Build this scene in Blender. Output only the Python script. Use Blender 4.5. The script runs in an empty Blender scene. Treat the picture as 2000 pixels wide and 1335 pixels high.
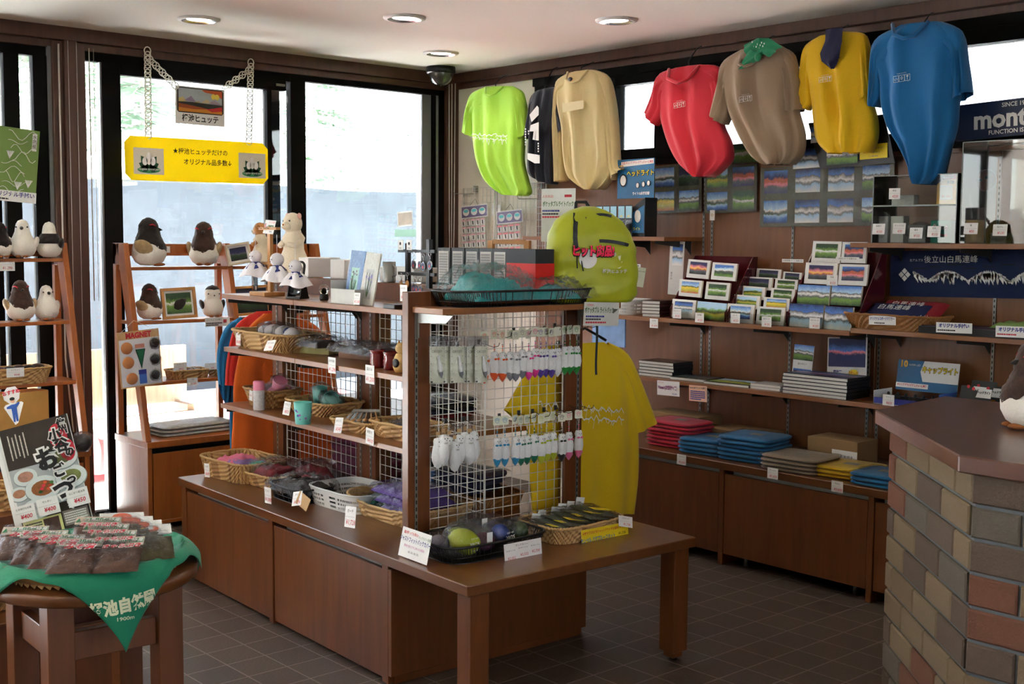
import bpy, math, random
from mathutils import Vector, Matrix, Euler, noise
sc = bpy.context.scene
COL = sc.collection
PI = math.pi
R = math.radians

# ---------------------------------------------------------------- camera
F_PX, YAW, PITCH, ROLL, EYE = 2366.63, 0.84382, 0.0845967, 0.0072557, 1.55
def _axes():
    f = Vector((-math.sin(YAW)*math.cos(PITCH), math.cos(YAW)*math.cos(PITCH), -math.sin(PITCH)))
    rt = Vector((math.cos(YAW), math.sin(YAW), 0)); up = rt.cross(f)
    return rt*math.cos(ROLL)+up*math.sin(ROLL), -rt*math.sin(ROLL)+up*math.cos(ROLL), f
RT, UP, FW = _axes()
CAMPOS = Vector((0, 0, EYE))
cd = bpy.data.cameras.new('camera'); cam = bpy.data.objects.new('camera', cd); COL.objects.link(cam)
cd.sensor_width = 36; cd.lens = F_PX*36/2000; cd.clip_start = 0.05; cd.clip_end = 400
cam.matrix_world = Matrix(((RT.x, UP.x, -FW.x, 0), (RT.y, UP.y, -FW.y, 0), (RT.z, UP.z, -FW.z, EYE), (0, 0, 0, 1)))
sc.camera = cam

# ---------------------------------------------------------------- light and exposure
sc.view_settings.view_transform = 'Standard'; sc.view_settings.look = 'None'
sc.view_settings.gamma = 1; sc.view_settings.use_curve_mapping = False
sc.view_settings.exposure = EXPOSURE = 1.6
wd = bpy.data.worlds.new('sky'); sc.world = wd; wd.use_nodes = True
_n = wd.node_tree; _bg = _n.nodes['Background']
_sk = _n.nodes.new('ShaderNodeTexSky'); _sk.sky_type = 'NISHITA'; _sk.sun_disc = False
_sk.sun_elevation = R(56); _sk.sun_rotation = R(230); _sk.altitude = 1900; _sk.air_density = 1.0; _sk.dust_density = 2.5
_hs = _n.nodes.new('ShaderNodeHueSaturation'); _hs.inputs['Saturation'].default_value = .35; _n.links.new(_sk.outputs[0], _hs.inputs['Color']); _n.links.new(_hs.outputs[0], _bg.inputs[0]); _bg.inputs[1].default_value = .36
SUN_EL, SUN_AZ = R(53), R(-40)
to_sun = Vector((-math.cos(SUN_EL)*math.cos(SUN_AZ), math.cos(SUN_EL)*math.sin(SUN_AZ), math.sin(SUN_EL)))
sl = bpy.data.lights.new('sun', 'SUN'); sl.energy = 48; sl.angle = R(0.6); sl.color = (1, .975, .94)
so = bpy.data.objects.new('sun', sl); COL.objects.link(so); so.rotation_euler = to_sun.to_track_quat('Z', 'Y').to_euler()
try:
    sc.cycles.use_denoising = True; sc.cycles.max_bounces = 10; sc.cycles.diffuse_bounces = 6
    sc.cycles.transparent_max_bounces = 64; sc.cycles.sample_clamp_indirect = 12; sc.cycles.caustics_reflective = False; sc.cycles.caustics_refractive = False
except Exception: pass

# ---------------------------------------------------------------- where the survey points lie
def ray(px, py): return RT*((px-1000)/F_PX)-UP*((py-667.5)/F_PX)+FW
def onpl(px, py, p0, n):
    d = ray(px, py); return CAMPOS+d*((Vector(p0)-CAMPOS).dot(Vector(n))/d.dot(Vector(n)))
def onz(px, py, z): return onpl(px, py, (0, 0, z), (0, 0, 1))
def onx(px, py, x): return onpl(px, py, (x, 0, 0), (1, 0, 0))
def ony(px, py, y): return onpl(px, py, (0, y, 0), (0, 1, 0))
GA = -0.048146; GO = Vector((-2.879, 2.381, 0)); GU = Vector((math.cos(GA), math.sin(GA), 0)); GV = Vector((-math.sin(GA), math.cos(GA), 0))
def gp(u, v, z): return GO+GU*u+GV*v+Vector((0, 0, z))
def gloc(p): d = Vector(p)-GO; return Vector((d.dot(GU), d.dot(GV), p[2]))
def ongu(px, py, u): return onpl(px, py, gp(u, 0, 0), GU)
def ongv(px, py, v): return onpl(px, py, gp(0, v, 0), GV)
# frames: wall of shelves W, gondola long side G, gondola end E, window wall N; local x right, -y to the viewer
FH = Vector((-math.sin(YAW), math.cos(YAW), 0))
ROT = {'C': YAW, 'W': 0.0, 'G': GA, 'E': GA+PI/2, 'N': PI/2}
def onf(fr, c, px, py):
    if fr == 'C': return onpl(px, py, CAMPOS+FH*c, FH)
    return {'W': ony, 'G': ongv, 'E': ongu, 'N': onx}[fr](px, py, c)

# ---------------------------------------------------------------- materials
MATS = {}
def pm(name, col, rough=.6, bump=0, scale=60, var=0, metal=0, coat=0, sheen=0, trans=0, emis=None, stretch=(1, 1, 1), spec=.5, subs=0, coord='Object'):
    if name in MATS: return MATS[name]
    m = bpy.data.materials.new(name); m.use_nodes = True; nt = m.node_tree; b = nt.nodes['Principled BSDF']
    c = tuple(col)+(1,)
    b.inputs['Base Color'].default_value = c; b.inputs['Roughness'].default_value = rough
    b.inputs['Metallic'].default_value = metal; b.inputs['Coat Weight'].default_value = coat; b.inputs['Coat Roughness'].default_value = .15
    b.inputs['Sheen Weight'].default_value = sheen; b.inputs['Specular IOR Level'].default_value = spec
    if trans: b.inputs['Transmission Weight'].default_value = trans
    if subs: b.inputs['Subsurface Weight'].default_value = subs
    if emis: b.inputs['Emission Color'].default_value = c; b.inputs['Emission Strength'].default_value = emis
    tc = nt.nodes.new('ShaderNodeTexCoord'); mp = nt.nodes.new('ShaderNodeMapping'); nz = nt.nodes.new('ShaderNodeTexNoise')
    mp.inputs['Scale'].default_value = stretch; nz.inputs['Scale'].default_value = scale; nz.inputs['Detail'].default_value = 4
    nt.links.new(tc.outputs[coord], mp.inputs[0]); nt.links.new(mp.outputs[0], nz.inputs['Vector'])
    var = var or .06
    mx = nt.nodes.new('ShaderNodeMix'); mx.data_type = 'RGBA'
    mx.inputs[6].default_value = tuple(x*(1-var) for x in col)+(1,); mx.inputs[7].default_value = tuple(min(1, x*(1+var)) for x in col)+(1,)
    nt.links.new(nz.outputs[0], mx.inputs[0]); nt.links.new(mx.outputs[2], b.inputs['Base Color'])
    if bump:
        bp = nt.nodes.new('ShaderNodeBump'); bp.inputs['Strength'].default_value = bump; bp.inputs['Distance'].default_value = .003
        nt.links.new(nz.outputs[0], bp.inputs['Height']); nt.links.new(bp.outputs[0], b.inputs['Normal'])
    MATS[name] = m; return m
def ramp(nt, fac, stops, interp='LINEAR'):
    r = nt.nodes.new('ShaderNodeValToRGB'); cr = r.color_ramp; cr.interpolation = interp
    while len(cr.elements) < len(stops): cr.elements.new(.5)
    for e, (p, c) in zip(cr.elements, stops): e.position = p; e.color = tuple(c)+(1,)
    nt.links.new(fac, r.inputs[0]); return r.outputs[0]
def wood(name, a, b_, rough=.38, stretch=(9, 9, .8), scale=3.5, coat=.25):
    if name in MATS: return MATS[name]
    m = bpy.data.materials.new(name); m.use_nodes = True; nt = m.node_tree; b = nt.nodes['Principled BSDF']
    tc = nt.nodes.new('ShaderNodeTexCoord'); mp = nt.nodes.new('ShaderNodeMapping'); mp.inputs['Scale'].default_value = stretch
    nz = nt.nodes.new('ShaderNodeTexNoise'); nz.inputs['Scale'].default_value = scale; nz.inputs['Detail'].default_value = 6; nz.inputs['Distortion'].default_value = .6
    nt.links.new(tc.outputs['Object'], mp.inputs[0]); nt.links.new(mp.outputs[0], nz.inputs['Vector'])
    o = ramp(nt, nz.outputs[0], [(.3, a), (.7, b_)]); nt.links.new(o, b.inputs['Base Color'])
    b.inputs['Roughness'].default_value = rough; b.inputs['Coat Weight'].default_value = coat; b.inputs['Coat Roughness'].default_value = .25
    bp = nt.nodes.new('ShaderNodeBump'); bp.inputs['Strength'].default_value = .08; bp.inputs['Distance'].default_value = .002
    nt.links.new(nz.outputs[0], bp.inputs['Height']); nt.links.new(bp.outputs[0], b.inputs['Normal'])
    MATS[name] = m; return m
FRK = .45
def clear(name, gloss=.12, rough=.05, tint=(1, 1, 1), bump=0, scale=30):
    if name in MATS: return MATS[name]
    m = bpy.data.materials.new(name); m.use_nodes = True; nt = m.node_tree; nt.nodes.clear()
    out = nt.nodes.new('ShaderNodeOutputMaterial'); t = nt.nodes.new('ShaderNodeBsdfTransparent'); g = nt.nodes.new('ShaderNodeBsdfGlossy'); mx = nt.nodes.new('ShaderNodeMixShader')
    t.inputs[0].default_value = tuple(tint)+(1,); g.inputs['Roughness'].default_value = rough
    fr = nt.nodes.new('ShaderNodeFresnel'); fr.inputs[0].default_value = 1.45
    ad = nt.nodes.new('ShaderNodeMath'); ad.operation = 'MULTIPLY_ADD'; ad.inputs[1].default_value = FRK if bump else 1.0; ad.inputs[2].default_value = gloss; ad.use_clamp = True
    nz = nt.nodes.new('ShaderNodeTexNoise'); nz.inputs['Scale'].default_value = scale; nz.inputs['Detail'].default_value = 2; nz.inputs['Distortion'].default_value = 1.5
    tc = nt.nodes.new('ShaderNodeTexCoord'); nt.links.new(tc.outputs['Object'], nz.inputs['Vector'])
    if bump:
        bp = nt.nodes.new('ShaderNodeBump'); bp.inputs['Strength'].default_value = bump; bp.inputs['Distance'].default_value = .01
        nt.links.new(nz.outputs[0], bp.inputs['Height']); nt.links.new(bp.outputs[0], g.inputs['Normal']); nt.links.new(bp.outputs[0], fr.inputs['Normal'])
    nt.links.new(fr.outputs[0], ad.inputs[0]); nt.links.new(ad.outputs[0], mx.inputs[0]); nt.links.new(t.outputs[0], mx.inputs[1]); nt.links.new(g.outputs[0], mx.inputs[2]); nt.links.new(mx.outputs[0], out.inputs[0])
    MATS[name] = m; return m
def photo(name, stops, seed=0, amp=.35, sc_=(2.2, 1.2), rough=.35, detail=5, speck=0.18):
    """a printed landscape: bands of colour whose edges follow a jagged ridge"""
    if name in MATS: return MATS[name]
    m = bpy.data.materials.new(name); m.use_nodes = True; nt = m.node_tree; b = nt.nodes['Principled BSDF']
    uv = nt.nodes.new('ShaderNodeUVMap'); mp = nt.nodes.new('ShaderNodeMapping'); mp.inputs['Scale'].default_value = (sc_[0], sc_[1], 1); mp.inputs['Location'].default_value = (seed*3.7, seed*1.3, seed)
    nz = nt.nodes.new('ShaderNodeTexNoise'); nz.inputs['Scale'].default_value = 2.0; nz.inputs['Detail'].default_value = detail; nz.inputs['Roughness'].default_value = .68
    sep = nt.nodes.new('ShaderNodeSeparateXYZ'); nt.links.new(uv.outputs[0], sep.inputs[0]); nt.links.new(uv.outputs[0], mp.inputs[0]); nt.links.new(mp.outputs[0], nz.inputs['Vector'])
    ma = nt.nodes.new('ShaderNodeMath'); ma.operation = 'MULTIPLY_ADD'; ma.inputs[1].default_value = amp; nt.links.new(nz.outputs[0], ma.inputs[0]); nt.links.new(sep.outputs[1], ma.inputs[2])
    sb = nt.nodes.new('ShaderNodeMath'); sb.operation = 'SUBTRACT'; sb.inputs[1].default_value = amp*.5; nt.links.new(ma.outputs[0], sb.inputs[0])
    c = ramp(nt, sb.outputs[0], stops)
    n2 = nt.nodes.new('ShaderNodeTexNoise'); n2.inputs['Scale'].default_value = 26; n2.inputs['Detail'].default_value = 3; nt.links.new(uv.outputs[0], n2.inputs['Vector'])
    mx = nt.nodes.new('ShaderNodeMix'); mx.data_type = 'RGBA'; mx.blend_type = 'OVERLAY'; mx.inputs[0].default_value = speck*3
    nt.links.new(c, mx.inputs[6]); nt.links.new(n2.outputs[0], mx.inputs[7]); nt.links.new(mx.outputs[2], b.inputs['Base Color'])
    b.inputs['Roughness'].default_value = rough
    MATS[name] = m; return m
def lin(r, g, b): # sRGB 0-255 -> linear
    return tuple(((x/255)/12.92 if x/255 <= .04045 else ((x/255+.055)/1.055)**2.4) for x in (r, g, b))

# ---------------------------------------------------------------- mesh collecting
class MB:
    def __init__(s): s.v = []; s.f = []; s.mi = []; s.uv = []; s.sm = []; s.mats = []
    def _m(s, m):
        if m not in s.mats: s.mats.append(m)
        return s.mats.index(m)
    def add(s, vs, fs, m, M=None, uvs=None, smooth=False):
        o = len(s.v); i = s._m(m)
        s.v += [tuple(M @ Vector(p)) if M else tuple(p) for p in vs]
        for k, f in enumerate(fs):
            s.f.append(tuple(o+a for a in f)); s.mi.append(i); s.sm.append(smooth)
            s.uv.append([uvs[a] for a in f] if uvs else [(0, 0)]*len(f))
        return s
    def box(s, x0, x1, y0, y1, z0, z1, m, M=None):
        vs = [(x, y, z) for z in (z0, z1) for y in (y0, y1) for x in (x0, x1)]
        return s.add(vs, [(0, 2, 3, 1), (4, 5, 7, 6), (0, 1, 5, 4), (2, 6, 7, 3), (0, 4, 6, 2), (1, 3, 7, 5)], m, M)
    def cbox(s, c, d, m, rz=0, rx=0, ry=0):
        M = Matrix.Translation(c) @ Euler((rx, ry, rz)).to_matrix().to_4x4()
        return s.box(-d[0]/2, d[0]/2, -d[1]/2, d[1]/2, -d[2]/2, d[2]/2, m, M)
    def quad(s, a, b, c, d, m):  # lower-left, lower-right, upper-right, upper-left
        return s.add([a, b, c, d], [(0, 1, 2, 3)], m, None, [(0, 0), (1, 0), (1, 1), (0, 1)])
    def sheet(s, w, h, m, M=None, t=0.0012, back=None, x=0, z=0):
        """upright sheet facing -y, lower-left corner at x,z; front carries the picture"""
        if t:
            s.box(x, x+w, 0.0004, t, z, z+h, back or m, M)
        return s.add([(x, 0, z), (x+w, 0, z), (x+w, 0, z+h), (x, 0, z+h)], [(0, 1, 2, 3)], m, M, [(0, 0), (1, 0), (1, 1), (0, 1)])
    def prism(s, pts, y0, y1, m, M=None):
        """polygon in x,z pulled from y0 to y1"""
        n = len(pts); vs = [(x, y0, z) for x, z in pts]+[(x, y1, z) for x, z in pts]
        xs = [p[0] for p in pts]; zs = [p[1] for p in pts]; dx = (max(xs)-min(xs)) or 1; dz = (max(zs)-min(zs)) or 1
        uv = [((x-min(xs))/dx, (z-min(zs))/dz) for x, z in pts]*2
        fs = [tuple(range(n)), tuple(range(2*n-1, n-1, -1))]+[(i, i+n, (i+1) % n+n, (i+1) % n) for i in range(n)]
        return s.add(vs, fs, m, M, uv)
    def slab(s, pts, z0, z1, m, M=None):
        """polygon in x,y pulled from z0 to z1"""
        n = len(pts); vs = [(p[0], p[1], z0) for p in pts]+[(p[0], p[1], z1) for p in pts]
        fs = [tuple(range(n-1, -1, -1)), tuple(range(n, 2*n))]+[(i, (i+1) % n, (i+1) % n+n, i+n) for i in range(n)]
        return s.add(vs, fs, m, M)
    def tube(s, pts, r, m, n=6, closed=False, M=None, smooth=True):
        pts = [Vector(p) for p in pts]; L = len(pts); vs = []; fs = []
        rr = r if isinstance(r, (list, tuple)) else [r]*L
        prev = None
        for i, p in enumerate(pts):
            t = (pts[(i+1) % L]-pts[i-1]) if closed else (pts[min(i+1, L-1)]-pts[max(i-1, 0)])
            t = t.normalized() if t.length > 1e-9 else Vector((0, 0, 1))
            if prev is None:
                a = t.orthogonal().normalized()
            else:
                a = prev-t*prev.dot(t); a = a.normalized() if a.length > 1e-6 else t.orthogonal().normalized()
            prev = a; b = t.cross(a)
            for k in range(n):
                an = 2*PI*k/n; vs.append(p+(a*math.cos(an)+b*math.sin(an))*rr[i])
        for i in range(L if closed else L-1):
            for k in range(n):
                j = (i+1) % L; fs.append((i*n+k, i*n+(k+1) % n, j*n+(k+1) % n, j*n+k))
        if not closed: fs += [tuple(range(n-1, -1, -1)), tuple(range((L-1)*n, L*n))]
        return s.add(vs, fs, m, M, None, smooth)
    def lathe(s, prof, m, n=20, M=None, cap=True, sx=1, sy=1, matf=None, jit=0):
        vs = []; fs = []; L = len(prof)
        for i, (r, z) in enumerate(prof):
            for k in range(n):
                a = 2*PI*k/n; q = r*(1+jit*(random.random()-.5)); vs.append((q*math.cos(a)*sx, q*math.sin(a)*sy, z))
        for i in range(L-1):
            for k in range(n): fs.append((i*n+k, i*n+(k+1) % n, (i+1)*n+(k+1) % n, (i+1)*n+k))
        if cap: fs += [tuple(range(n-1, -1, -1)), tuple(range((L-1)*n, L*n))]
        if matf:
            for f in fs:
                c = sum((Vector(vs[a]) for a in f), Vector())/len(f); 
                o = len(s.v)
                s.add([vs[a] for a in f], [tuple(range(len(f)))], matf(c), M, None, True)
            return s
        return s.add(vs, fs, m, M, None, True)
    def ball(s, c, r, m, n=14, k=8, M=None, jit=0):
        rx, ry, rz = r if isinstance(r, (list, tuple)) else (r, r, r)
        T = Matrix.Translation(c)
        if M: T = M @ T
        return s.lathe([(max(1e-4, math.sin(PI*i/k)), -math.cos(PI*i/k)) for i in range(k+1)], m, n, T @ Matrix.Diagonal((rx, ry, rz, 1)), cap=False, jit=jit)
    def surf(s, fn, nu, nv, m, M=None, smooth=True, closed_u=False):
        vs = []; uv = []
        for j in range(nv+1):
            for i in range(nu+1):
                u, v = i/nu, j/nv; vs.append(fn(u, v)); uv.append((u, v))
        fs = [(j*(nu+1)+i, j*(nu+1)+i+1, (j+1)*(nu+1)+i+1, (j+1)*(nu+1)+i) for j in range(nv) for i in range(nu)]
        return s.add(vs, fs, m, M, uv, smooth)
    def text(s, t, size, m, M=None, x=0, y=-.0006, z=0, align='CENTER', bold=0, sx=1, sz=1, rot=0, fn=None, it=0, ):
        """lettering on an upright face: x right, z up, at depth y"""
        vs, fs = glyphs(t, align, bold)
        c, sn = math.cos(rot), math.sin(rot)
        out = []
        for a, b in vs:
            a2 = (a+it*b)*size*sx; b2 = b*size*sz; p = (x+a2*c-b2*sn, y, z+a2*sn+b2*c)
            out.append(fn(*p) if fn else p)
        return s.add(out, fs, m, M)
    def build(s, name, parent=None, loc=None, rz=0, rot=None, bev=0, label=None, cat=None, group=None, kind=None, subd=0, merge=False):
        me = bpy.data.meshes.new(name); me.from_pydata([tuple(p) for p in s.v], [], s.f)
        for m in s.mats: me.materials.append(m)
        me.polygons.foreach_set('material_index', s.mi); me.polygons.foreach_set('use_smooth', s.sm)
        ul = me.uv_layers.new(name='UVMap'); fl = [c for f in s.uv for p in f for c in p]; ul.data.foreach_set('uv', fl)
        me.update()
        if merge:
            import bmesh
            b = bmesh.new(); b.from_mesh(me); bmesh.ops.remove_doubles(b, verts=b.verts, dist=1e-5); b.to_mesh(me); b.free()
        o = bpy.data.objects.new(name, me); COL.objects.link(o)
        if parent: o.parent = parent
        if loc is not None: o.location = loc
        o.rotation_euler = rot if rot else (0, 0, rz)
        if bev:
            b = o.modifiers.new('b', 'BEVEL'); b.width = bev; b.segments = 1; b.limit_method = 'ANGLE'; b.angle_limit = R(40)
        if subd:
            b = o.modifiers.new('s', 'SUBSURF'); b.levels = b.render_levels = subd
        tag(o, label, cat, group, kind)
        return o
def tag(o, label=None, cat=None, group=None, kind=None):
    if label: o['label'] = label
    if cat: o['category'] = cat
    if group: o['group'] = group
    if kind: o['kind'] = kind
    return o
_GL = {}
def glyphs(t, align, bold):
    k = (t, align, bold)
    if k in _GL: return _GL[k]
    cu = bpy.data.curves.new('t', 'FONT'); cu.body = t; cu.align_x = align; cu.align_y = 'CENTER'; cu.resolution_u = 2; cu.offset = bold
    o = bpy.data.objects.new('t', cu); me = bpy.data.meshes.new_from_object(o)
    vs = [(v.co.x, v.co.y) for v in me.vertices]; fs = [tuple(p.vertices) for p in me.polygons]
    bpy.data.objects.remove(o); bpy.data.curves.remove(cu); bpy.data.meshes.remove(me)
    _GL[k] = (vs, fs); return _GL[k]
def thing(name, label, cat, loc=(0, 0, 0), rz=0, group=None, rot=None):
    o = bpy.data.objects.new(name, None); COL.objects.link(o); o.location = loc; o.rotation_euler = rot or (0, 0, rz); o.empty_display_size = .05
    return tag(o, label, cat, group)
def dup(root, loc, rz=None, label=None, group=None, rot=None, scale=None):
    r = root.copy(); COL.objects.link(r); r.location = loc
    if rot: r.rotation_euler = rot
    elif rz is not None: r.rotation_euler = (0, 0, rz)
    if scale: r.scale = (scale,)*3
    if label: r['label'] = label
    if group: r['group'] = group
    for ch in list(root.children):
        c = ch.copy(); COL.objects.link(c); c.parent = r
        for g in list(ch.children):
            d = g.copy(); COL.objects.link(d); d.parent = c
    return r
def MT(x=0, y=0, z=0, rx=0, ry=0, rz=0): return Matrix.Translation((x, y, z)) @ Euler((rx, ry, rz)).to_matrix().to_4x4()
def nz3(x, y, z): return noise.noise(Vector((x, y, z)))
def struct(mb, name, **k): return mb.build(name, kind='structure', **k)
# ---------------------------------------------------------------- shared materials
M_WOOD = wood('cabinet_wood', lin(98, 52, 20), lin(116, 64, 26))
M_WOODTOP = wood('bench_top_wood', lin(98, 56, 26), lin(112, 66, 32), rough=.3, stretch=(.8, 9, 9), coat=.4)
M_RACK = wood('rack_wood', lin(160, 88, 36), lin(178, 102, 44))
M_EDGE = wood('shelf_wood', lin(130, 80, 42), lin(144, 92, 50), rough=.4, stretch=(.8, 9, 9))
M_WALLWOOD = wood('wall_wood', lin(114, 70, 36), lin(128, 80, 42), rough=.4)
M_TRIM = wood('trim_wood', lin(74, 44, 30), lin(92, 56, 38), rough=.45)
M_BLK = pm('window_metal', lin(13, 12, 12), .7, .05, 200, spec=.1)
M_GREYM = pm('grey_window_metal', lin(120, 120, 124), .4)
M_CREAM = pm('plaster', lin(243, 236, 226), .9, .1, 120)
M_CEIL = pm('ceiling_board', lin(238, 234, 224), .95, .05, 150)
M_STEEL = pm('bracket_steel', lin(150, 150, 146), .35, .03, 300, metal=.7)
M_DSTEEL = pm('dark_bracket_steel', lin(70, 70, 68), .4, .03, 300, metal=.5)
M_WHITEWIRE = pm('white_coated_wire', lin(228, 226, 220), .35)
M_BLACK = pm('black_plastic', lin(20, 20, 21), .4, .05, 300)
M_WHITE = pm('white_card', lin(238, 238, 236), .6)
M_RED = pm('red_ink', lin(205, 40, 60), .6)
M_INK = pm('black_ink', lin(24, 24, 26), .6)
M_BLUEINK = pm('blue_ink', lin(50, 60, 150), .6)
M_GREENINK = pm('green_ink', lin(60, 110, 50), .6)
M_YEL = pm('yellow_card', lin(240, 214, 30), .5)
M_GLASS = clear('window_glass', .03, .01, (.97, .99, .98))
M_ACRYL = clear('acrylic', .0, .02, (.96, .98, .97))
M_FILM = clear('plastic_film', .04, .12, (.97, .97, .97), bump=.7, scale=28)
M_FILM2 = clear('crumpled_film', .05, .16, (.95, .95, .95), bump=.8, scale=45)

X0, YW, H = -6.45, 5.2, 2.645
# ---------------------------------------------------------------- floor of brown tiles
def tile_mat():
    m = bpy.data.materials.new('floor_tile'); m.use_nodes = True; nt = m.node_tree; b = nt.nodes['Principled BSDF']
    tc = nt.nodes.new('ShaderNodeTexCoord'); mp = nt.nodes.new('ShaderNodeMapping'); mp.inputs['Location'].default_value = (-.0312, -.0435, 0)
    br = nt.nodes.new('ShaderNodeTexBrick'); br.offset = 0; br.squash = 1
    br.inputs['Scale'].default_value = 1; br.inputs['Brick Width'].default_value = .157; br.inputs['Row Height'].default_value = .157; br.inputs['Mortar Size'].default_value = .0035; br.inputs['Mortar Smooth'].default_value = .3
    br.inputs['Color1'].default_value = lin(74, 60, 52)+(1,); br.inputs['Color2'].default_value = lin(84, 70, 60)+(1,); br.inputs['Mortar'].default_value = lin(132, 122, 110)+(1,)
    nt.links.new(tc.outputs['Object'], mp.inputs[0]); nt.links.new(mp.outputs[0], br.inputs['Vector'])
    nz = nt.nodes.new('ShaderNodeTexNoise'); nz.inputs['Scale'].default_value = 90; nz.inputs['Detail'].default_value = 5; nt.links.new(tc.outputs['Object'], nz.inputs['Vector'])
    mx = nt.nodes.new('ShaderNodeMix'); mx.data_type = 'RGBA'; mx.blend_type = 'OVERLAY'; mx.inputs[0].default_value = .35
    nt.links.new(br.outputs[0], mx.inputs[6]); nt.links.new(nz.outputs[0], mx.inputs[7]); nt.links.new(mx.outputs[2], b.inputs['Base Color'])
    b.inputs['Roughness'].default_value = .42
    bp = nt.nodes.new('ShaderNodeBump'); bp.inputs['Strength'].default_value = .35; bp.inputs['Distance'].default_value = .003
    ad = nt.nodes.new('ShaderNodeMath'); ad.operation = 'MULTIPLY_ADD'; ad.inputs[1].default_value = -1.5; nt.links.new(br.outputs[1], ad.inputs[0]); nt.links.new(nz.outputs[0], ad.inputs[2])
    nt.links.new(ad.outputs[0], bp.inputs['Height']); nt.links.new(bp.outputs[0], b.inputs['Normal'])
    return m
M_TILE = tile_mat()
XR, YB = 3.2, -3.2
struct(MB().box(X0-.12, XR, YB, YW+.1, -.12, 0, M_TILE), 'floor')
struct(MB().box(X0-.12, XR, YB, YW+.1, H, H+.15, M_CEIL), 'ceiling')
# wall of shelves: plaster at the corner, wood panel below the clerestory, metal window band above
wx = -5.62
struct(MB().box(X0-.12, wx, YW, YW+.12, 0, H, M_CREAM).box(wx, XR, YW+.02, YW+.12, 0, 1.90, M_CREAM), 'wall_shelves')
mb = MB()
for a, b in ((wx+.0, -4.25), (-4.248, -3.7), (-3.698, -3.2), (-3.198, -2.6), (-2.598, -1.6), (-1.598, 0), (.002, XR)): mb.box(a, b, YW, YW+.02, 0, 1.955, M_WALLWOOD)
struct(mb, 'wall_panelling', bev=.002)
struct(MB().box(wx, XR, YW-.012, YW+.02, 1.955, 1.975, M_WOODTOP), 'trim_1')
# ceiling trims
struct(MB().box(X0-.02, X0+.045, YB, YW, 2.575, H, M_TRIM).box(X0-.05, X0+.01, YB, YW, 2.535, 2.575, M_TRIM), 'trim_2', bev=.002)
struct(MB().box(X0, XR, YW-.045, YW+.02, 2.585, H, M_TRIM).box(X0, XR, YW-.01, YW+.02, 2.545, 2.585, M_TRIM), 'trim_3', bev=.002)
struct(MB().box(X0-.02, X0+.03, 5.115, YW, 0, 2.58, M_TRIM).box(X0, X0+.05, YW-.055, YW, 0, 2.585, M_TRIM), 'trim_4', bev=.002)
# clerestory: black frames and frosted panes
def frosted():
    m = pm('frosted_glass', (.93, .95, .93), .45, .9, 90); b = m.node_tree.nodes['Principled BSDF']; b.inputs['Transmission Weight'].default_value = 1; b.inputs['IOR'].default_value = 1.1; b.inputs['Base Color'].default_value = (.7, .72, .7, 1)
    return m
M_FROST = frosted()
zt, zb = 2.545, 1.975
def wlx(px, py): return ony(px, py, YW)[0]
panes = [(-4.945, -4.640, 2.07, 2.44), (-4.32, -3.05, 2.06, 2.43), (-2.98, -1.75, 2.05, 2.43), (-1.6, -.35, 2.05, 2.43), (-.2, 1.1, 2.05, 2.43)]
xs = [wx-.02]
fr = MB(); last = wx-.02
for i, (a, b, c, d) in enumerate(panes):
    fr.box(last, a, YW-.012, YW+.08, zb, zt, M_BLK); fr.box(a, b, YW-.012, YW+.08, zb, c, M_BLK); fr.box(a, b, YW-.012, YW+.08, d, zt, M_BLK); last = b
fr.box(last, XR, YW-.012, YW+.08, zb, zt, M_BLK)
fr.box(wx-.02, XR, YW-.03, YW, zt-.05, zt, M_BLK).box(wx-.02, XR, YW-.03, YW, zb, zb+.03, M_BLK)
w1 = struct(fr, 'window_1', bev=.002)
for a, b, c, d in panes: MB().box(a-.005, b+.005, YW+.03, YW+.036, c-.005, d+.005, M_FROST).build('window_pane', parent=w1)
struct(MB().box(-5.62, XR, YW+.08, YW+.12, 2.545, H, M_CREAM), 'wall_upper')
# window wall: sliding doors and a fixed pane
def nwin(y0, y1, z0, z1, name, fw=.0): pass
G0, G1 = X0-.055, X0
mb = MB()
mb.box(G0, G1, YB, 2.455, 2.485, 2.545, M_BLK)
mb.box(G0, G1, 2.18, 2.21, .03, 2.49, M_BLK)
mb.box(G0, G1, 2.235, 2.313, .03, 2.49, M_BLK).box(G0, G1, 2.385, 2.458, 0, 2.49, M_BLK).box(G0, G1, YB, 2.455, 0, .03, M_BLK)
for y in (1.2, .2, -.8, -1.8, -2.8): mb.box(G0, G1, y, y+.08, .03, 2.49, M_BLK)
d1 = struct(mb, 'door_1', bev=.002)
for a, b in ((2.305, 2.39), (1.27, 2.24), (.27, 1.21), (-.73, .21), (-1.73, -.79)): MB().box(X0-.035, X0-.029, a, b, .02, 2.5, M_GLASS).build('door_pane', parent=d1)
struct(MB().box(X0-.12, X0+.035, 2.475, 2.53, 0, 2.57, M_TRIM).box(X0-.12, X0+.06, 2.53, 2.60, 0, 2.575, M_TRIM).box(X0-.12, X0+.035, 2.60, 2.65, 0, 2.57, M_TRIM), 'wall_post', bev=.003)
struct(MB().box(X0-.03, X0+.012, 2.458, 2.478, 0, 2.54, M_GREYM), 'trim_5')
mb = MB()
mb.box(G0, G1, 2.645, 3.93, 2.487, 2.545, M_BLK)
mb.box(G0, G1, 2.754, 2.859, .02, 2.49, M_BLK).box(G0, G1, 2.859, 3.90, 2.43, 2.49, M_BLK).box(G0, G1, 2.645, 3.9, 0, .03, M_BLK).box(G0, G1, 2.859, 3.9, .03, .12, M_BLK)
mb.box(G0, G1, 3.768, 3.80, .03, 2.45, M_BLK)
mb.box(G0-.04, G0-.005, 3.80, 3.89, .03, 2.45, M_BLK)
mb.box(G0+.0, G1-.004, 2.745, 2.756, .03, 2.49, M_GREYM)
d2 = struct(mb, 'door_2', bev=.002)
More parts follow.
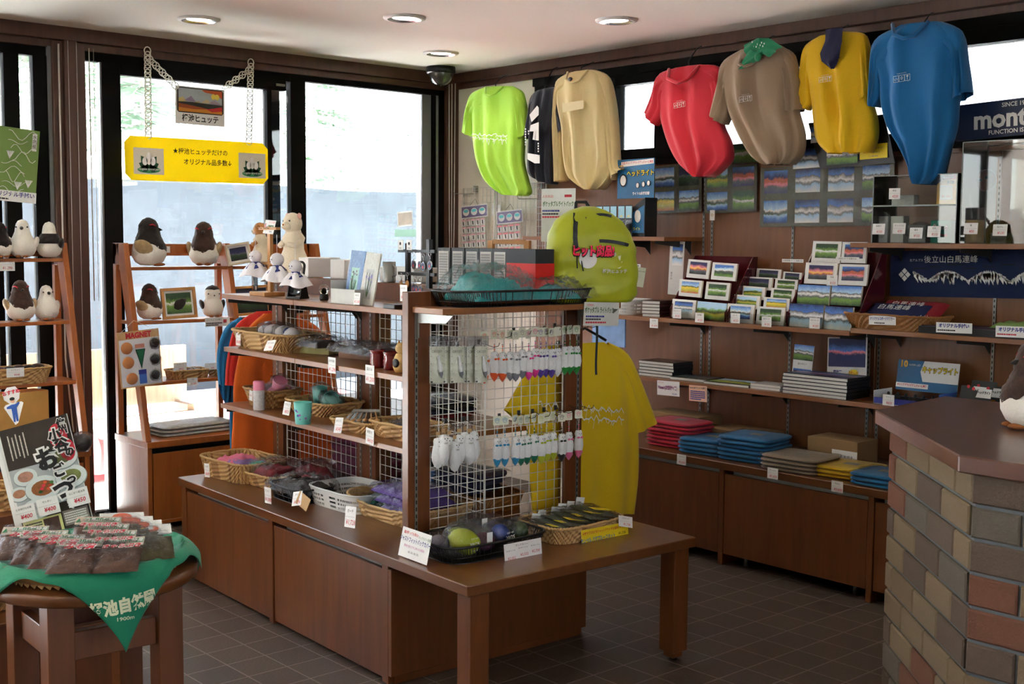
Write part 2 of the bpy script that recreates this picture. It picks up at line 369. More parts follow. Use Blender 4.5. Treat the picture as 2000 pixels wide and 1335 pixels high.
MB().box(X0-.035, X0-.029, 2.85, 3.775, .1, 2.44, M_GLASS).build('door_pane', parent=d2)
MB().box(X0-.035, X0-.029, 3.79, 3.93, .1, 2.44, M_GLASS).build('door_pane', parent=d2)
MB().box(X0-.035, X0-.029, 2.648, 2.76, .02, 2.49, M_GLASS).build('door_pane', parent=d2)
MB().cbox((X0+.002, 3.86, 2.462), (.006, .06, .014), M_GREYM).build('door_label', parent=d2)
mb = MB()
mb.box(G0, G1, 3.93, 4.035, .0, 2.545, M_BLK).box(G0, G1, 4.03, 5.12, 2.50, 2.545, M_BLK).box(G0, G1, 4.03, 5.12, 0, .06, M_BLK)
mb.box(G0-.03, G1-.02, 4.945, 5.02, .0, 2.505, M_GREYM).box(G0, G1-.005, 5.02, 5.05, 0, 2.5, M_BLK).box(G0+.02, G1-.01, 5.05, 5.075, 0, 2.5, M_GREYM).box(G0, G1, 5.075, 5.12, 0, 2.545, M_BLK)
w2 = struct(mb, 'window_2', bev=.002)
MB().box(X0-.035, X0-.029, 4.03, 4.95, .05, 2.505, M_GLASS).build('window_pane', parent=w2)
struct(MB().box(X0-.12, X0-.02, YB, YW, 2.545, H, M_TRIM), 'wall_window_header')
# unseen room behind the camera: plain plaster walls, wide right opening added for fill
mb = MB().box(XR, XR+.1, YB, YW+.1, 0, .9, M_CREAM).box(XR, XR+.1, YB, YW+.1, 2.3, H, M_CREAM).box(XR, XR+.1, YB, -2.0, .9, 2.3, M_CREAM).box(XR, XR+.1, -2.1, -.6, .9, 2.3, M_CREAM).box(XR, XR+.1, 3.6, YW+.1, .9, 2.3, M_CREAM)
struct(mb, 'wall_right')
mb = MB().box(X0-.1, XR, YB-.1, YB, 0, .9, M_CREAM).box(X0-.1, XR, YB-.1, YB, 2.3, H, M_CREAM).box(X0-.1, -4.6, YB-.1, YB, .9, 2.3, M_CREAM).box(-4.7, -1.6, YB-.1, YB, .9, 2.3, M_CREAM).box(-1.7, XR, YB-.1, YB, .9, 2.3, M_CREAM)
struct(mb, 'wall_back')
# roof edge outside
struct(MB().box(X0-.14, X0-.06, YB, YW+1.5, 2.68, 2.8, M_TRIM).box(X0-.14, XR+.5, YB-.5, YW+1.2, 2.8, 2.9, M_TRIM), 'roof')

# ---------------------------------------------------------------- outside: deck, snow bank, trees
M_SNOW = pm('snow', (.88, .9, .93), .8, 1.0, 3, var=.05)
M_SNOW2 = pm('cut_snow_shaded', lin(66, 75, 82), .8, 1.0, 5, var=.28)  # bank face far darker than real snow, its shade put into the colour
M_DECK = wood('deck_wood', lin(150, 130, 112), lin(175, 155, 135), rough=.8, coat=0)
struct(MB().box(-32, X0-.1, -20, 30, -.3, -.12, M_SNOW), 'ground_outside')
mb = MB()
def bank_top(y): # height of the cut face
    return 2.13+.02*math.sin(y*1.3)
def crest(y): return 2.48 if y < 7.3 else max(2.0, 2.48-(y-7.3)*.19)
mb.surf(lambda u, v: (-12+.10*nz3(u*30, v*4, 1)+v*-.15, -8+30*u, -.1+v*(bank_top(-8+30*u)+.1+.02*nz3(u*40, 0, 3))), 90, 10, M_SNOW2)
mb.surf(lambda u, v: (-12.15-v*14+.05*nz3(u*20, v*9, 5), -8+30*u, bank_top(-8+30*u)+(crest(-8+30*u)-bank_top(-8+30*u))*min(1, v*6)+max(0, v-.16)*1.1+.08*nz3(u*9, v*6, 2)), 70, 24, M_SNOW)
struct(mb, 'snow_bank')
M_NEEDLE = pm('conifer_needles', lin(120, 142, 122), .9, .5, 20, var=.3)
M_NEEDLE2 = pm('spring_leaves', lin(120, 130, 50), .9, .5, 20, var=.2)
M_BARK = pm('bark', lin(140, 136, 130), .9, .5, 30, var=.2)
def conifer(x, y, z, h, r, seed, label, mat=None, dens=13):
    rnd = random.Random(seed); mat = mat or M_NEEDLE
    t = thing('conifer_tree', label, 'tree', (x, y, z), 0, 'trees on the snow slope')
    MB().tube([(0, 0, 0), (.02, 0, h*.5), (0, .02, h)], [h*.009, h*.006, .003], M_BARK).build('trunk', t)
    mb = MB(); n = int(h*dens*1.1)
    for i in range(n):
        k = (i+rnd.random())/n; zz = h*(.12+.88*k); L = r*(1-k)**.8*(.7+.5*rnd.random())+.05; a = rnd.random()*2*PI
        d = Vector((math.cos(a), math.sin(a), -.15)); s_ = Vector((-d.y, d.x, 0)); p0 = Vector((0, 0, zz)); seg = 7
        pts = [p0+d*L*q/seg+Vector((0, 0, -.12*L*(q/seg)**2+.02*rnd.random())) for q in range(seg+1)]
        mb.tube(pts, [.012]*seg+[.003], M_BARK, 3)
        for q in range(1, seg+1):
            for sg in (-1, 1):
                w = L*(.42*(1-q/seg)+.14)*(.7+.6*rnd.random()); b = pts[q]; tip = b+s_*sg*w+d*w*.55+Vector((0, 0, (rnd.random()-.7)*w*.4))
                mb.add([b, b+d*.06*L, tip, b+Vector((0, 0, -.06*L))], [(0, 1, 2), (0, 2, 3)], mat)
    mb.build('foliage', t); return t
def birch(x, y, z, h, seed, label, leaf=None):
    rnd = random.Random(seed); t = thing('birch_tree', label, 'tree', (x, y, z), 0, 'bare trees on the snow slope'); mb = MB(); lf = MB()
    def br(p, d, L, r, k):
        q = p+d*L; m = (p+q)/2+Vector((rnd.uniform(-1, 1), rnd.uniform(-1, 1), 0))*L*.06
        mb.tube([p, m, q], [r, r*.8, r*.55], M_BARK, 4)
        if k == 0:
            if leaf:
                for _ in range(5):
                    c = q+Vector((rnd.uniform(-1, 1), rnd.uniform(-1, 1), rnd.uniform(-1, 1)))*.12; s_ = .03
                    lf.add([c, c+Vector((s_, 0, s_)), c+Vector((0, s_, 2*s_)), c+Vector((-s_, 0, s_))], [(0, 1, 2, 3)], leaf)
            return
        for _ in range(3 if k > 1 else 4):
            e = (d+Vector((rnd.uniform(-1, 1), rnd.uniform(-1, 1), rnd.uniform(-.1, .9)))*.62).normalized(); br(p.lerp(q, rnd.uniform(.45, 1)), e, L*rnd.uniform(.55, .75), r*.5, k-1)
    br(Vector((0, 0, 0)), Vector((0, 0, 1)), h*.45, h*.007, 4)
    mb.build('trunk', t)
    if leaf: lf.build('foliage', t)
def slope_z(x, y): return crest(y)+max(0, (-x-12.15)/14-.16)*1.1-.1
for (x, px, h, r, sd, lab) in ((-17, 282, 5.2, 1.1, 1, 'tall slim conifer seen through the door glass behind the hanging sign'), (-21, 55, 6.5, 1.3, 2, 'conifer seen through the narrow gap at the left door'), (-18.5, 186, 6, 1.2, 3, 'tall conifer seen in the slot beside the brown wall post'), (-14.5, 645, 1.5, .85, 4, 'low bushy conifer on the snow crest in the right pane'), (-21, 610, 5.5, 1.2, 5, 'pale conifer at the left edge of the right pane'), (-16.5, 775, 2.0, .55, 6, 'small thin conifer on the snow near the right window jamb')):
    y = onx(px, 400, x)[1]; conifer(x, y, slope_z(x, y), h, r, sd, lab)
for (x, px, h, sd, lab, lf) in ((-18, 470, 4.6, 11, 'bare birch with fresh yellow leaves left of the door frame', M_NEEDLE2), (-20, 700, 5.5, 12, 'bare birch in the middle of the right pane', None), (-22, 760, 5.8, 13, 'bare birch towards the right of the right pane', None), (-23.5, 650, 6, 14, 'bare birch behind the low bushy conifer', None), (-21, 400, 5.5, 15, 'bare birch above the yellow banner', None), (-24, 812, 6, 16, 'bare birch beside the right window jamb', None)):
    y = onx(px, 400, x)[1]; birch(x, y, slope_z(x, y), h, sd, lab, lf)
# ================================================================ fixtures
def gobj(mb, name, parent=None, **k): return mb.build(name, parent, **k)
# ---- ceiling downlights and camera dome
M_LAMP = pm('lamp_glow', (1, .93, .82), .5, emis=5)
M_REFL = pm('lamp_reflector', lin(200, 200, 200), .25, metal=.9)
for (px, py, w, lab) in ((388, 37, .12, 'round recessed ceiling downlight above the hanging sign by the left door'), (790, 34, .12, 'round recessed ceiling downlight between the two others along the ceiling front'), (1204, 39, .12, 'round recessed ceiling downlight nearest the row of hanging shirts'), (861, 103, .12, 'round recessed ceiling downlight just in front of the dome camera')):
    p = onz(px, py, H); t = thing('ceiling_downlight', lab, 'ceiling light', p, 0, 'recessed ceiling downlights')
    MB().lathe([(.085, -.012), (.105, -.008), (.107, 0)], M_WHITE, 28, cap=False).build('trim_ring', t)
    MB().lathe([(.085, -.012), (.07, -.004), (.06, -.003)], M_REFL, 28, cap=False).build('reflector', t)
    MB().lathe([(.0001, -.0025), (.062, -.0025)], M_LAMP, 24, cap=False).build('bulb', t)
    l = bpy.data.lights.new('downlight', 'SPOT'); l.energy = 2.6; l.color = (1, .85, .66); l.spot_size = R(130); l.spot_blend = .6; l.shadow_soft_size = .05
    o = bpy.data.objects.new('downlight', l); COL.objects.link(o); o.location = p+Vector((0, 0, -.03))
for x, y in ((-3.6, .9), (-2.6, -.6), (-2.2, 2.1), (-1.2, 3.6), (-1.0, .8), (.6, 2.6), (1.4, .2)):  # unseen ceiling spots without fixtures, added as warm fill for the room
    l = bpy.data.lights.new('downlight', 'SPOT'); l.energy = 2.6; l.color = (1, .85, .66); l.spot_size = R(130); l.spot_blend = .6; l.shadow_soft_size = .05
    o = bpy.data.objects.new('downlight', l); COL.objects.link(o); o.location = (x, y, H-.03)
p = onz(861, 131, H)
t = thing('security_camera', 'black dome security camera on the ceiling in the room corner', 'camera', p)
MB().lathe([(.093, 0), (.095, -.035), (.088, -.042), (.078, -.042)], M_BLACK, 28).build('housing', t)
MB().lathe([(.078*math.cos(a), -.042-.078*math.sin(a)) for a in [PI/2*i/8 for i in range(9)]], pm('smoked_dome', lin(70, 66, 64), .06, coat=1), 28, cap=False).build('dome', t)

# ---- gondola: long bench, slotted frames, wire grids, shelves
BT = .46; BL = 2.205; BW = 1.054
G = thing('display_gondola', 'long brown wooden display gondola with bench, shelves and wire grids in mid shop', 'display unit', gp(0, 0, 0), GA)
MB().box(-BL, 0, 0, BW, BT-.036, BT, M_WOODTOP).build('bench_top', G, bev=.003)
mb = MB()
for (a, b) in ((-2.195, -2.15), (-1.355, -1.32), (-.515, -.475)):
    for v in (.012, .885): mb.box(a, b, v, v+.035, .0 if a < -2 or a > -1 else .0, BT-.036, M_WOOD)
mb.box(-2.19, -2.17, .03, .90, .02, BT-.036, M_WOOD)
mb.box(-2.17, -.49, .045, .90, .012, .03, M_WOOD)
mb.build('carcass', G, bev=.002)
for a, b in ((-2.15, -1.355), (-1.32, -.515)):
    MB().box(a+.003, b-.003, .018, .036, .012, BT-.036-.022, M_WOOD).build('door', G, bev=.0015)
    MB().box(a+.05, b-.01, .05, .054, .03, BT-.04, pm('stored_paper', lin(190, 196, 196), .8)).build('stored_sheet', G)
MB().box(-.475, -.455, .012, .925, .03, BT-.05, M_WOOD).box(-.475, -.462, .03, .90, 0, .03, M_WOOD).build('end_panel', G, bev=.0015)
for v in (.022, BW-.1):
    MB().box(-.085, -.012, v, v+.075, .035, BT-.036, M_WOOD).box(-.073, -.024, v+.012, v+.063, .012, .035, M_WOOD).lathe([(.015, 0), (.015, .012)], M_BLACK, 12, MT(-.048, v+.037, 0)).build('leg', G, bev=.002)
def slot_strip(mb, u, v, z0, z1, face):
    """slotted standard: face 'u' looks along +u, 'v' along -v"""
    n = int((z1-z0)/.025)
    if face == 'u':
        mb.box(u, u+.003, v-.006, v+.006, z0, z1, M_STEEL)
        for i in range(n): mb.box(u+.003, u+.0036, v-.0025, v+.0025, z0+i*.025+.005, z0+i*.025+.019, M_BLACK)
    else:
        mb.box(u-.006, u+.006, v-.003, v, z0, z1, M_STEEL)
        for i in range(n): mb.box(u-.0025, u+.0025, v-.0036, v-.003, z0+i*.025+.005, z0+i*.025+.019, M_BLACK)
FZ = 1.364
mb = MB()
mb.box(-.56, -.521, .127, .221, BT, FZ, M_WOOD).box(-.56, -.521, .862, .95, BT, FZ, M_WOOD).box(-.56, -.522, .221, .862, 1.30, FZ, M_WOOD)
fr = mb.build('end_frame', G, bev=.002)
mb = MB(); slot_strip(mb, -.521, .160, BT+.02, FZ-.05, 'u'); slot_strip(mb, -.521, .925, BT+.02, FZ-.05, 'u'); mb.build('slotted_strip', fr)
mb = MB()
mb.box(-2.20, -2.10, .48, .56, BT, 1.29, M_WOOD).box(-1.44, -1.29, .48, .56, BT, 1.29, M_WOOD)
mb.box(-2.2, -.56, .485, .555, 1.29, 1.368, M_WOOD).box(-2.2, -.56, .50, .54, .46, .50, M_WOOD)
sp = mb.build('spine_frame', G, bev=.002)
mb = MB()
for u in (-2.15, -1.405, -1.325): slot_strip(mb, u, .48, BT+.02, 1.33, 'v')
mb.build('slotted_strip', sp)
def grid(mb, p0, a, b, La, Lb, pa=.041, pb=.041, r=.0017, frame=.004):
    p0, a, b = Vector(p0), Vector(a), Vector(b); n = a.cross(b)
    na, nb = int(La/pa), int(Lb/pb)
    for i in range(1, na+1): mb.tube([p0+a*i*pa, p0+a*i*pa+b*Lb], r, M_WHITEWIRE, 4)
    for j in range(1, nb+1): mb.tube([p0+b*j*pb+n*.003, p0+b*j*pb+a*La+n*.003], r, M_WHITEWIRE, 4)
    mb.tube([p0, p0+a*La, p0+a*La+b*Lb, p0+b*Lb], frame, M_WHITEWIRE, 6, closed=True)
for u0, u1 in ((-2.095, -1.445), (-1.285, -.565)):
    mb = MB(); grid(mb, (u0, .50, BT+.02), (1, 0, 0), (0, 0, 1), u1-u0, .84); mb.build('wire_grid', G)
mb = MB(); grid(mb, (-.535, .226, BT+.01), (0, 1, 0), (0, 0, 1), .632, .815, .0425, .0375); mb.build('wire_grid', G)
def bracket(mb, u, v0, v1, z, mat):
    mb.add([(u-.0015, v0, z), (u-.0015, v1, z), (u-.0015, v1, z-.075), (u-.0015, v1-.03, z-.04), (u-.0015, v0, z-.018),
            (u+.0015, v0, z), (u+.0015, v1, z), (u+.0015, v1, z-.075), (u+.0015, v1-.03, z-.04), (u+.0015, v0, z-.018)],
           [(0, 1, 2, 3, 4), (9, 8, 7, 6, 5), (0, 5, 6, 1), (1, 6, 7, 2), (2, 7, 8, 3), (3, 8, 9, 4), (4, 9, 5, 0)], mat)
ZT, ZM, ZL = 1.297, 1.058, .803
for z, vf in ((ZT, .16), (ZM, .165), (ZL, .145)):
    for a, b in ((-2.06, -1.405), (-1.403, -.565)):
        s = MB().box(a, b, vf, .475, z-.021, z, M_EDGE).build('shelf', G, bev=.0015)
        mb = MB()
        for u in ((a+.02, b-.015) if a < -2 else (a+.015,)): bracket(mb, u, vf+.02, .475, z-.021, M_DSTEEL)
        mb.build('bracket', s)
for z in (1.31, 1.06, .80):  # far side
    for a, b in ((-2.06, -1.405), (-1.403, -.75)):
        if z > .9 and z < 1.2: continue
        s = MB().box(a, b, .565, .90, z-.021, z, M_EDGE).build('shelf', G, bev=.0015)
        mb = MB(); bracket(mb, a+.02, .88, .565, z-.021, M_DSTEEL); mb.build('bracket', s)
ZE = 1.313
s = MB().box(-.519, -.335, .142, .975, ZE-.021, ZE, M_EDGE).build('end_shelf', G, bev=.0015)
mb = MB()
for v in (.160, .925):
    mb.box(-.519, -.505, v-.003, v+.003, ZE-.11, ZE-.021, M_STEEL)
    mb.add([(-.519, v-.002, ZE-.022), (-.30, v-.002, ZE-.022), (-.34, v-.002, ZE-.05), (-.519, v-.002, ZE-.058), (-.519, v+.002, ZE-.022), (-.30, v+.002, ZE-.022), (-.34, v+.002, ZE-.05), (-.519, v+.002, ZE-.058)], [(0, 1, 2, 3), (7, 6, 5, 4), (0, 4, 5, 1), (1, 5, 6, 2), (2, 6, 7, 3)], M_STEEL)
mb.build('bracket', s)

# ---- wall of shelves: base cabinets and shelves on slotted standards
WT = .50; WF = 4.54
W = thing('wall_cabinet', 'low brown wooden cabinet run with panel doors along the back wall', 'cabinet', (0, 0, 0))
MB().box(-4.65, -1.0, WF, YW-.002, WT-.036, WT, M_WOODTOP).build('cabinet_top', W, bev=.003)
mb = MB()
for x in (-4.64, -3.618, -2.81, -1.98, -1.03): mb.box(x, x+.028, WF+.012, YW-.01, 0, WT-.036, M_WOOD)
mb.box(-4.64, -1.0, WF+.3, WF+.31, .06, WT-.04, M_WOOD); mb.box(-4.64, -1.0, WF+.04, YW-.01, .06, .075, M_WOOD)
mb.build('carcass', W, bev=.002)
for a, b in ((-4.61, -3.618), (-3.59, -2.81), (-2.78, -1.98), (-1.95, -1.03)):
    MB().box(a+.003, b-.003, WF+.015, WF+.033, .055, WT-.036-.022, M_WOOD).build('door', W, bev=.0015)
    MB().box(a+.02, b-.02, WF+.06, WF+.064, .08, WT-.045, pm('stored_paper', (0, 0, 0))).build('stored_sheet', W)
mb = MB()
for x in (-4.55, -3.5, -2.9): mb.lathe([(.012, 0), (.012, .06)], M_STEEL, 10, MT(x, WF+.08, 0))
mb.build('foot', W)
def wall_shelf(x0, x1, z, yf, lab, brs):
    s = MB().box(x0, x1, yf, YW-.003, z-.022, z, M_EDGE).build('wall_shelf', label=lab, cat='shelf', group='shelves on the back wall', bev=.0015)
    mb = MB()
    for x in brs: 
        M = MT(x, 0, 0)
        mb.add([(-.0015, yf+.02, z-.022), (-.0015, YW-.004, z-.022), (-.0015, YW-.004, z-.10), (-.0015, YW-.05, z-.06), (-.0015, yf+.02, z-.038), (.0015, yf+.02, z-.022), (.0015, YW-.004, z-.022), (.0015, YW-.004, z-.10), (.0015, YW-.05, z-.06), (.0015, yf+.02, z-.038)], [(0, 1, 2, 3, 4), (9, 8, 7, 6, 5), (0, 5, 6, 1), (1, 6, 7, 2), (2, 7, 8, 3), (3, 8, 9, 4), (4, 9, 5, 0)], M_DSTEEL, M)
    mb.build('bracket', s); return s
wall_shelf(-5.40, -4.28, 1.568, 4.88, 'upper wooden wall shelf behind the green backpack', (-4.66, -4.36))
wall_shelf(-3.15, -1.2, 1.545, 4.88, 'upper wooden wall shelf with the clear display cases', (-3.06, -2.62))
wall_shelf(-4.70, -3.14, 1.137, 4.88, 'middle wooden wall shelf with the postcard racks', (-4.25, -3.7, -3.2))
wall_shelf(-3.135, -1.2, 1.152, 4.88, 'middle wooden wall shelf with the navy towels', (-3.06, -2.62))
wall_shelf(-4.70, -2.9, .812, 4.88, 'lower wooden wall shelf with the stacked books', (-4.2, -3.7, -3.2))
wall_shelf(-2.897, -1.2, .812, 4.88, 'lower wooden wall shelf with the boxed cap lights', (-2.62,))
mb = MB()
for x in (-4.275, -4.217, -3.692, -3.232, -3.177, -2.606, -2.1):
    mb.box(x-.007, x+.007, YW-.004, YW, .55, 1.93, M_STEEL)
    for i in range(54): mb.box(x-.0025, x+.0025, YW-.0046, YW-.004, .56+i*.025, .572+i*.025, M_BLACK)
tag(mb.build('slotted_standards'), kind='structure').name = 'trim_6'

# ---- brick counter
CT = 1.0
cpts = [(-2.157, 3.518), (-1.552, 2.935), (1.2, 2.935), (1.2, 4.035), (-2.196, 4.035)]
C = thing('shop_counter', 'brick counter with a thick brown wooden top and cut corner at the right', 'counter', (0, 0, 0))
MB().slab(cpts, CT-.046, CT, wood('counter_wood', lin(86, 52, 42), lin(100, 62, 48), rough=.28, stretch=(.8, 9, 9), coat=.5)).build('counter_top', C, bev=.004)
BR = [pm('brick_'+n, lin(*c), .9, .8, 160, var=.12) for n, c in (('sand', (128, 110, 86)), ('grey', (104, 95, 84)), ('tan', (132, 112, 88)), ('red', (116, 76, 58)), ('brown', (98, 82, 70)), ('buff', (122, 102, 78)))]
M_MORT = pm('mortar', lin(104, 108, 112), .95, .4, 120)
ins = .045
bpts = [(-2.157+ins, 3.518+.02), (-1.552+.018, 2.935+ins), (1.2, 2.935+ins), (1.2, 3.95), (-2.15, 3.95)]
mb = MB().slab([(x+.006*(i < 2), y+.008) for i, (x, y) in enumerate(bpts)], 0, CT-.046, M_MORT).build('counter_core', C)
mb = MB(); rnd = random.Random(7)
ch, bl = .0905, .235
def brick_row(p, q, off, z0, z1, mb):
    p, q = Vector(p), Vector(q); L = (q-p).length; d = (q-p)/L; a = math.atan2(d.y, d.x); s = -off
    while s < L:
        s0, s1 = max(0, s), min(L, s+bl)
        if s1-s0 > .03:
            m = rnd.choice(BR); M = Matrix.Translation((p.x, p.y, 0)) @ Matrix.Rotation(a, 4, 'Z'); c = .005
            x0, x1 = s0+(.004 if s0 > 0 else -.001), s1-.004; ya, yb = -.001, .05
            vs = [(x0+c, ya, z0+c), (x1-c, ya, z0+c), (x1-c, ya, z1-c), (x0+c, ya, z1-c), (x0, ya+c, z0), (x1, ya+c, z0), (x1, ya+c, z1), (x0, ya+c, z1), (x0, yb, z0), (x1, yb, z0), (x1, yb, z1), (x0, yb, z1)]
            mb.add(vs, [(0, 1, 2, 3), (4, 5, 1, 0), (5, 6, 2, 1), (6, 7, 3, 2), (7, 4, 0, 3), (4, 8, 9, 5), (5, 9, 10, 6), (6, 10, 11, 7), (7, 11, 8, 4)], m, M)
        s += bl
for i in range(11):
    z1 = CT-.05-i*ch; z0 = max(0, z1-ch+.010)
    if z1 <= 0: break
    brick_row((-2.15, 3.95, 0), (bpts[0][0], bpts[0][1], 0), (i % 2)*.1175, z0, z1, mb)
    brick_row((bpts[0][0], bpts[0][1], 0), (bpts[1][0], bpts[1][1], 0), .04+(i % 2)*.1175, z0, z1, mb)
    brick_row((bpts[1][0], bpts[1][1], 0), (1.2, bpts[1][1], 0), (i % 2)*.10+.0, z0, z1, mb)
mb.build('brickwork', C)

# ---- ladder racks by the windows
def ladder_rack(y0, bays, lab, shelves):
    t = thing('ladder_rack', lab, 'display rack', (X0, y0, 0), PI/2, 'wooden ladder racks by the windows')
    # local x = along window, local -y = into the room; cabinet below
    L = bays[-1]; yb, yf = -.09, -.50
    MB().box(0, L, yf, yb, .44, .476, M_RACK).build('cabinet_top', t, bev=.003)
    mb = MB().box(.005, .03, yf+.01, yb, 0, .44, M_RACK).box(L-.03, L-.005, yf+.01, yb, 0, .44, M_RACK).box(.03, L-.03, yb-.015, yb, .03, .44, M_RACK).box(.03, L-.03, yf+.01, yb, .03, .05, M_RACK)
    for b in bays[:-1]: mb.box(b-.015, b+.015, yf+.01, yb, 0, .44, M_RACK)
    mb.build('carcass', t, bev=.002)
    pb = 0
    for b in bays: MB().box(pb+.035, b-.035, yf+.012, yf+.03, .03, .41, M_RACK).build('door', t, bev=.0015); MB().box(pb+.04, b-.04, yf+.06, yf+.065, .3, .43, M_BLACK).build('stored_goods', t); pb = b
    for x in [.0]+bays:
        a, b = (x, x+.03) if x < L-.001 else (x-.03, x)
        mb = MB().box(a, b, -.15, -.115, .476, 1.515, M_RACK)
        mb.add([(a, -.16, 1.515), (b, -.16, 1.515), (b, -.25, 1.515), (a, -.25, 1.515), (a, -.44, .476), (b, -.44, .476), (b, -.485, .476), (a, -.485, .476)], [(0, 1, 2, 3), (7, 6, 5, 4), (0, 4, 5, 1), (1, 5, 6, 2), (2, 6, 7, 3), (3, 7, 4, 0)], M_RACK)
        mb.box(a, b, -.19, -.115, 1.40, 1.515, M_RACK); f = mb.build('side_frame', t, bev=.002)
        mb = MB(); mb.box(a+.012, b-.012, -.1145, -.113, .48, 1.5, M_STEEL); mb.build('slotted_strip', f)
    MB().box(0, L, -.165, -.14, 1.445, 1.51, M_RACK).build('top_rail', t, bev=.002)
    for z in shelves:
        k = (1.515-z)/1.04; yfz = -.235-k*.225
        MB().box(.012, L-.012, yfz-.01, -.16, z-.018, z, M_RACK).build('shelf', t, bev=.0015)
    return t
ladder_rack(2.745, [.60, 1.22], 'wooden ladder rack beside the brown wall post, holding the magnet board', (1.387, 1.100, .778))
ladder_rack(1.20, [.6, 1.245], 'wooden ladder rack at the left picture edge with a basket of plush toys', (1.436, 1.120, .818))

# ---- round table in front
RC = Vector((-3.185, 1.305, 0)); RTZ = .65
t = thing('round_table', 'round dark wooden stool table with square legs in the left foreground', 'table', RC, R(-3))
MB().lathe([(.0001, RTZ-.034), (.268, RTZ-.034), (.277, RTZ-.026), (.279, RTZ-.008), (.275, RTZ), (.0001, RTZ)], M_WOODTOP, 64, cap=False).build('table_top', t)
for sx in (-1, 1):
    for sy in (-1, 1): MB().box(-.034, .034, -.034, .034, 0, RTZ-.034, M_WOOD, MT(sx*.146, sy*.146, 0)).build('leg', t, bev=.002)
for k in range(4): MB().box(-.112, .112, -.146-.014, -.146+.014, .455, .53, M_WOOD, MT(rz=k*PI/2)).build('stretcher', t, bev=.002)

# ---- low display box behind the round table
t = thing('display_box', 'low brown wooden display box behind the round table at the left edge', 'display unit', (-3.705, 1.655, 0), R(90))
mb = MB()
mb.box(-.31, 0, 0, .4, .0, .385, M_WOOD)
mb.box(-.31, -.29, -.012, 0, 0, .38, M_WOOD).box(-.055, -.0, -.012, 0, 0, .38, M_WOOD).box(-.31, 0, -.012, 0, .33, .385, M_WOOD).box(-.31, 0, -.008, 0, .31, .322, M_WOODTOP)
mb.build('box_body', t, bev=.002); MB().box(-.315, .005, -.016, .405, .385, .40, M_WOODTOP).build('box_top', t, bev=.002)
t = thing('display_crate', 'plain brown wooden crate at the very left edge below the baskets', 'display unit', (-3.72, 1.15, 0), R(90))
MB().box(-.5, .18, 0, .55, 0, .36, M_WOOD).build('crate_body', t, bev=.002); MB().box(-.51, .185, -.01, .56, .36, .376, M_WOODTOP).build('crate_top', t, bev=.002)

# ---- white wire grid panels on the plaster wall
mb = MB(); gx0, gx1, gz1 = -6.30, -5.93, 1.885
for a, b in ((-6.305, -5.985), (-5.965, -5.50)):
    grid(mb, (a, YW-.035, .95), (1, 0, 0), (0, 0, 1), b-a, 1.885-.95 if a < -6 else 1.90-.95, .04, .04, .0015, .006)
mb.box(-6.02, -5.93, YW-.034, YW-.028, 1.70, 1.77, M_WHITE)
for x in (-6.2, -6.0, -5.75, -5.55): mb.box(x-.008, x+.008, YW-.03, YW-.002, 1.86, 1.90, M_STEEL)
tag(mb.build('wire_display_grid'), 'white wire display grid fixed to the plaster wall in the corner', 'display grid')
# ---- blind cords
for (px, yy, z0, z1, n, lab) in ((884, None, .9, 2.57, 3, 'pale looped blind cords hanging in the room corner'),):
    mb = MB()
    for k, dx in enumerate((-.03, .0, .035)): mb.tube([(X0+.1+dx, YW-.1, z1), (X0+.1+dx*.8, YW-.1, 1.7), (X0+.1+dx*.3, YW-.1, z0)], .003, pm('cord', lin(214, 208, 200), .8), 5)
    tag(mb.build('blind_cord'), lab, 'cord')
mb = MB()
for y, r in ((2.675, .0035), (2.70, .0015)): mb.tube([(X0+.025, y, 2.55), (X0+.025, y, 1.2)], r, pm('cord', (0, 0, 0)), 5)
tag(mb.build('blind_cord'), 'thin pale blind cords hanging in front of the narrow pane beside the wall post', 'cord')
mb = MB()
for y in (2.50,): mb.tube([(X0+.055, y, 2.55), (X0+.05, y, .9), (X0+.06, y+.03, .5)], .005, pm('cord', (0, 0, 0)), 5)
for y in (2.545, 2.59): mb.tube([(X0+.068, y, 2.57), (X0+.068, y, .3)], .0015, pm('cord', (0, 0, 0)), 4)
tag(mb.build('blind_cord'), 'thin pale blind cords hanging down the brown wall post', 'cord')
# ================================================================ builders used by the goods
def panel(fr, c, LL, LR, UL, tilt=0):
    p, q, r = (Vector(onf(fr, c, *a)) for a in (LL, LR, UL))
    xa = Vector((math.cos(ROT[fr]), math.sin(ROT[fr]), 0)); d = q-p; w = d.length; a = math.atan2(d.z, d.dot(xa))
    m = Matrix.Rotation(ROT[fr], 3, 'Z') @ Matrix.Rotation(-a, 3, 'Y') @ Matrix.Rotation(tilt, 3, 'X')
    n = Vector((-math.sin(a), 0, math.cos(a))); e = r-p; h = Vector((e.dot(xa), 0, e.z)).dot(n)
    return p, m.to_euler(), w, h
def para(mb, n, w, h, m, x=0, z=0, y=-.0006, seed=1):
    """n short printed lines filling a block"""
    rnd = random.Random(seed); lh = h/n
    for i in range(n):
        xx = x; zz = z+h-(i+.5)*lh; end = x+w*(1 if i < n-1 else rnd.uniform(.5, .9))
        while xx < end-.002:
            l = min(rnd.uniform(.02, .06)*w*1.6, end-xx); s = lh*.32
            mb.add([(xx, y, zz-s), (xx+l*.86, y, zz-s), (xx+l*.86, y, zz+s), (xx, y, zz+s)], [(0, 1, 2, 3)], m); xx += l
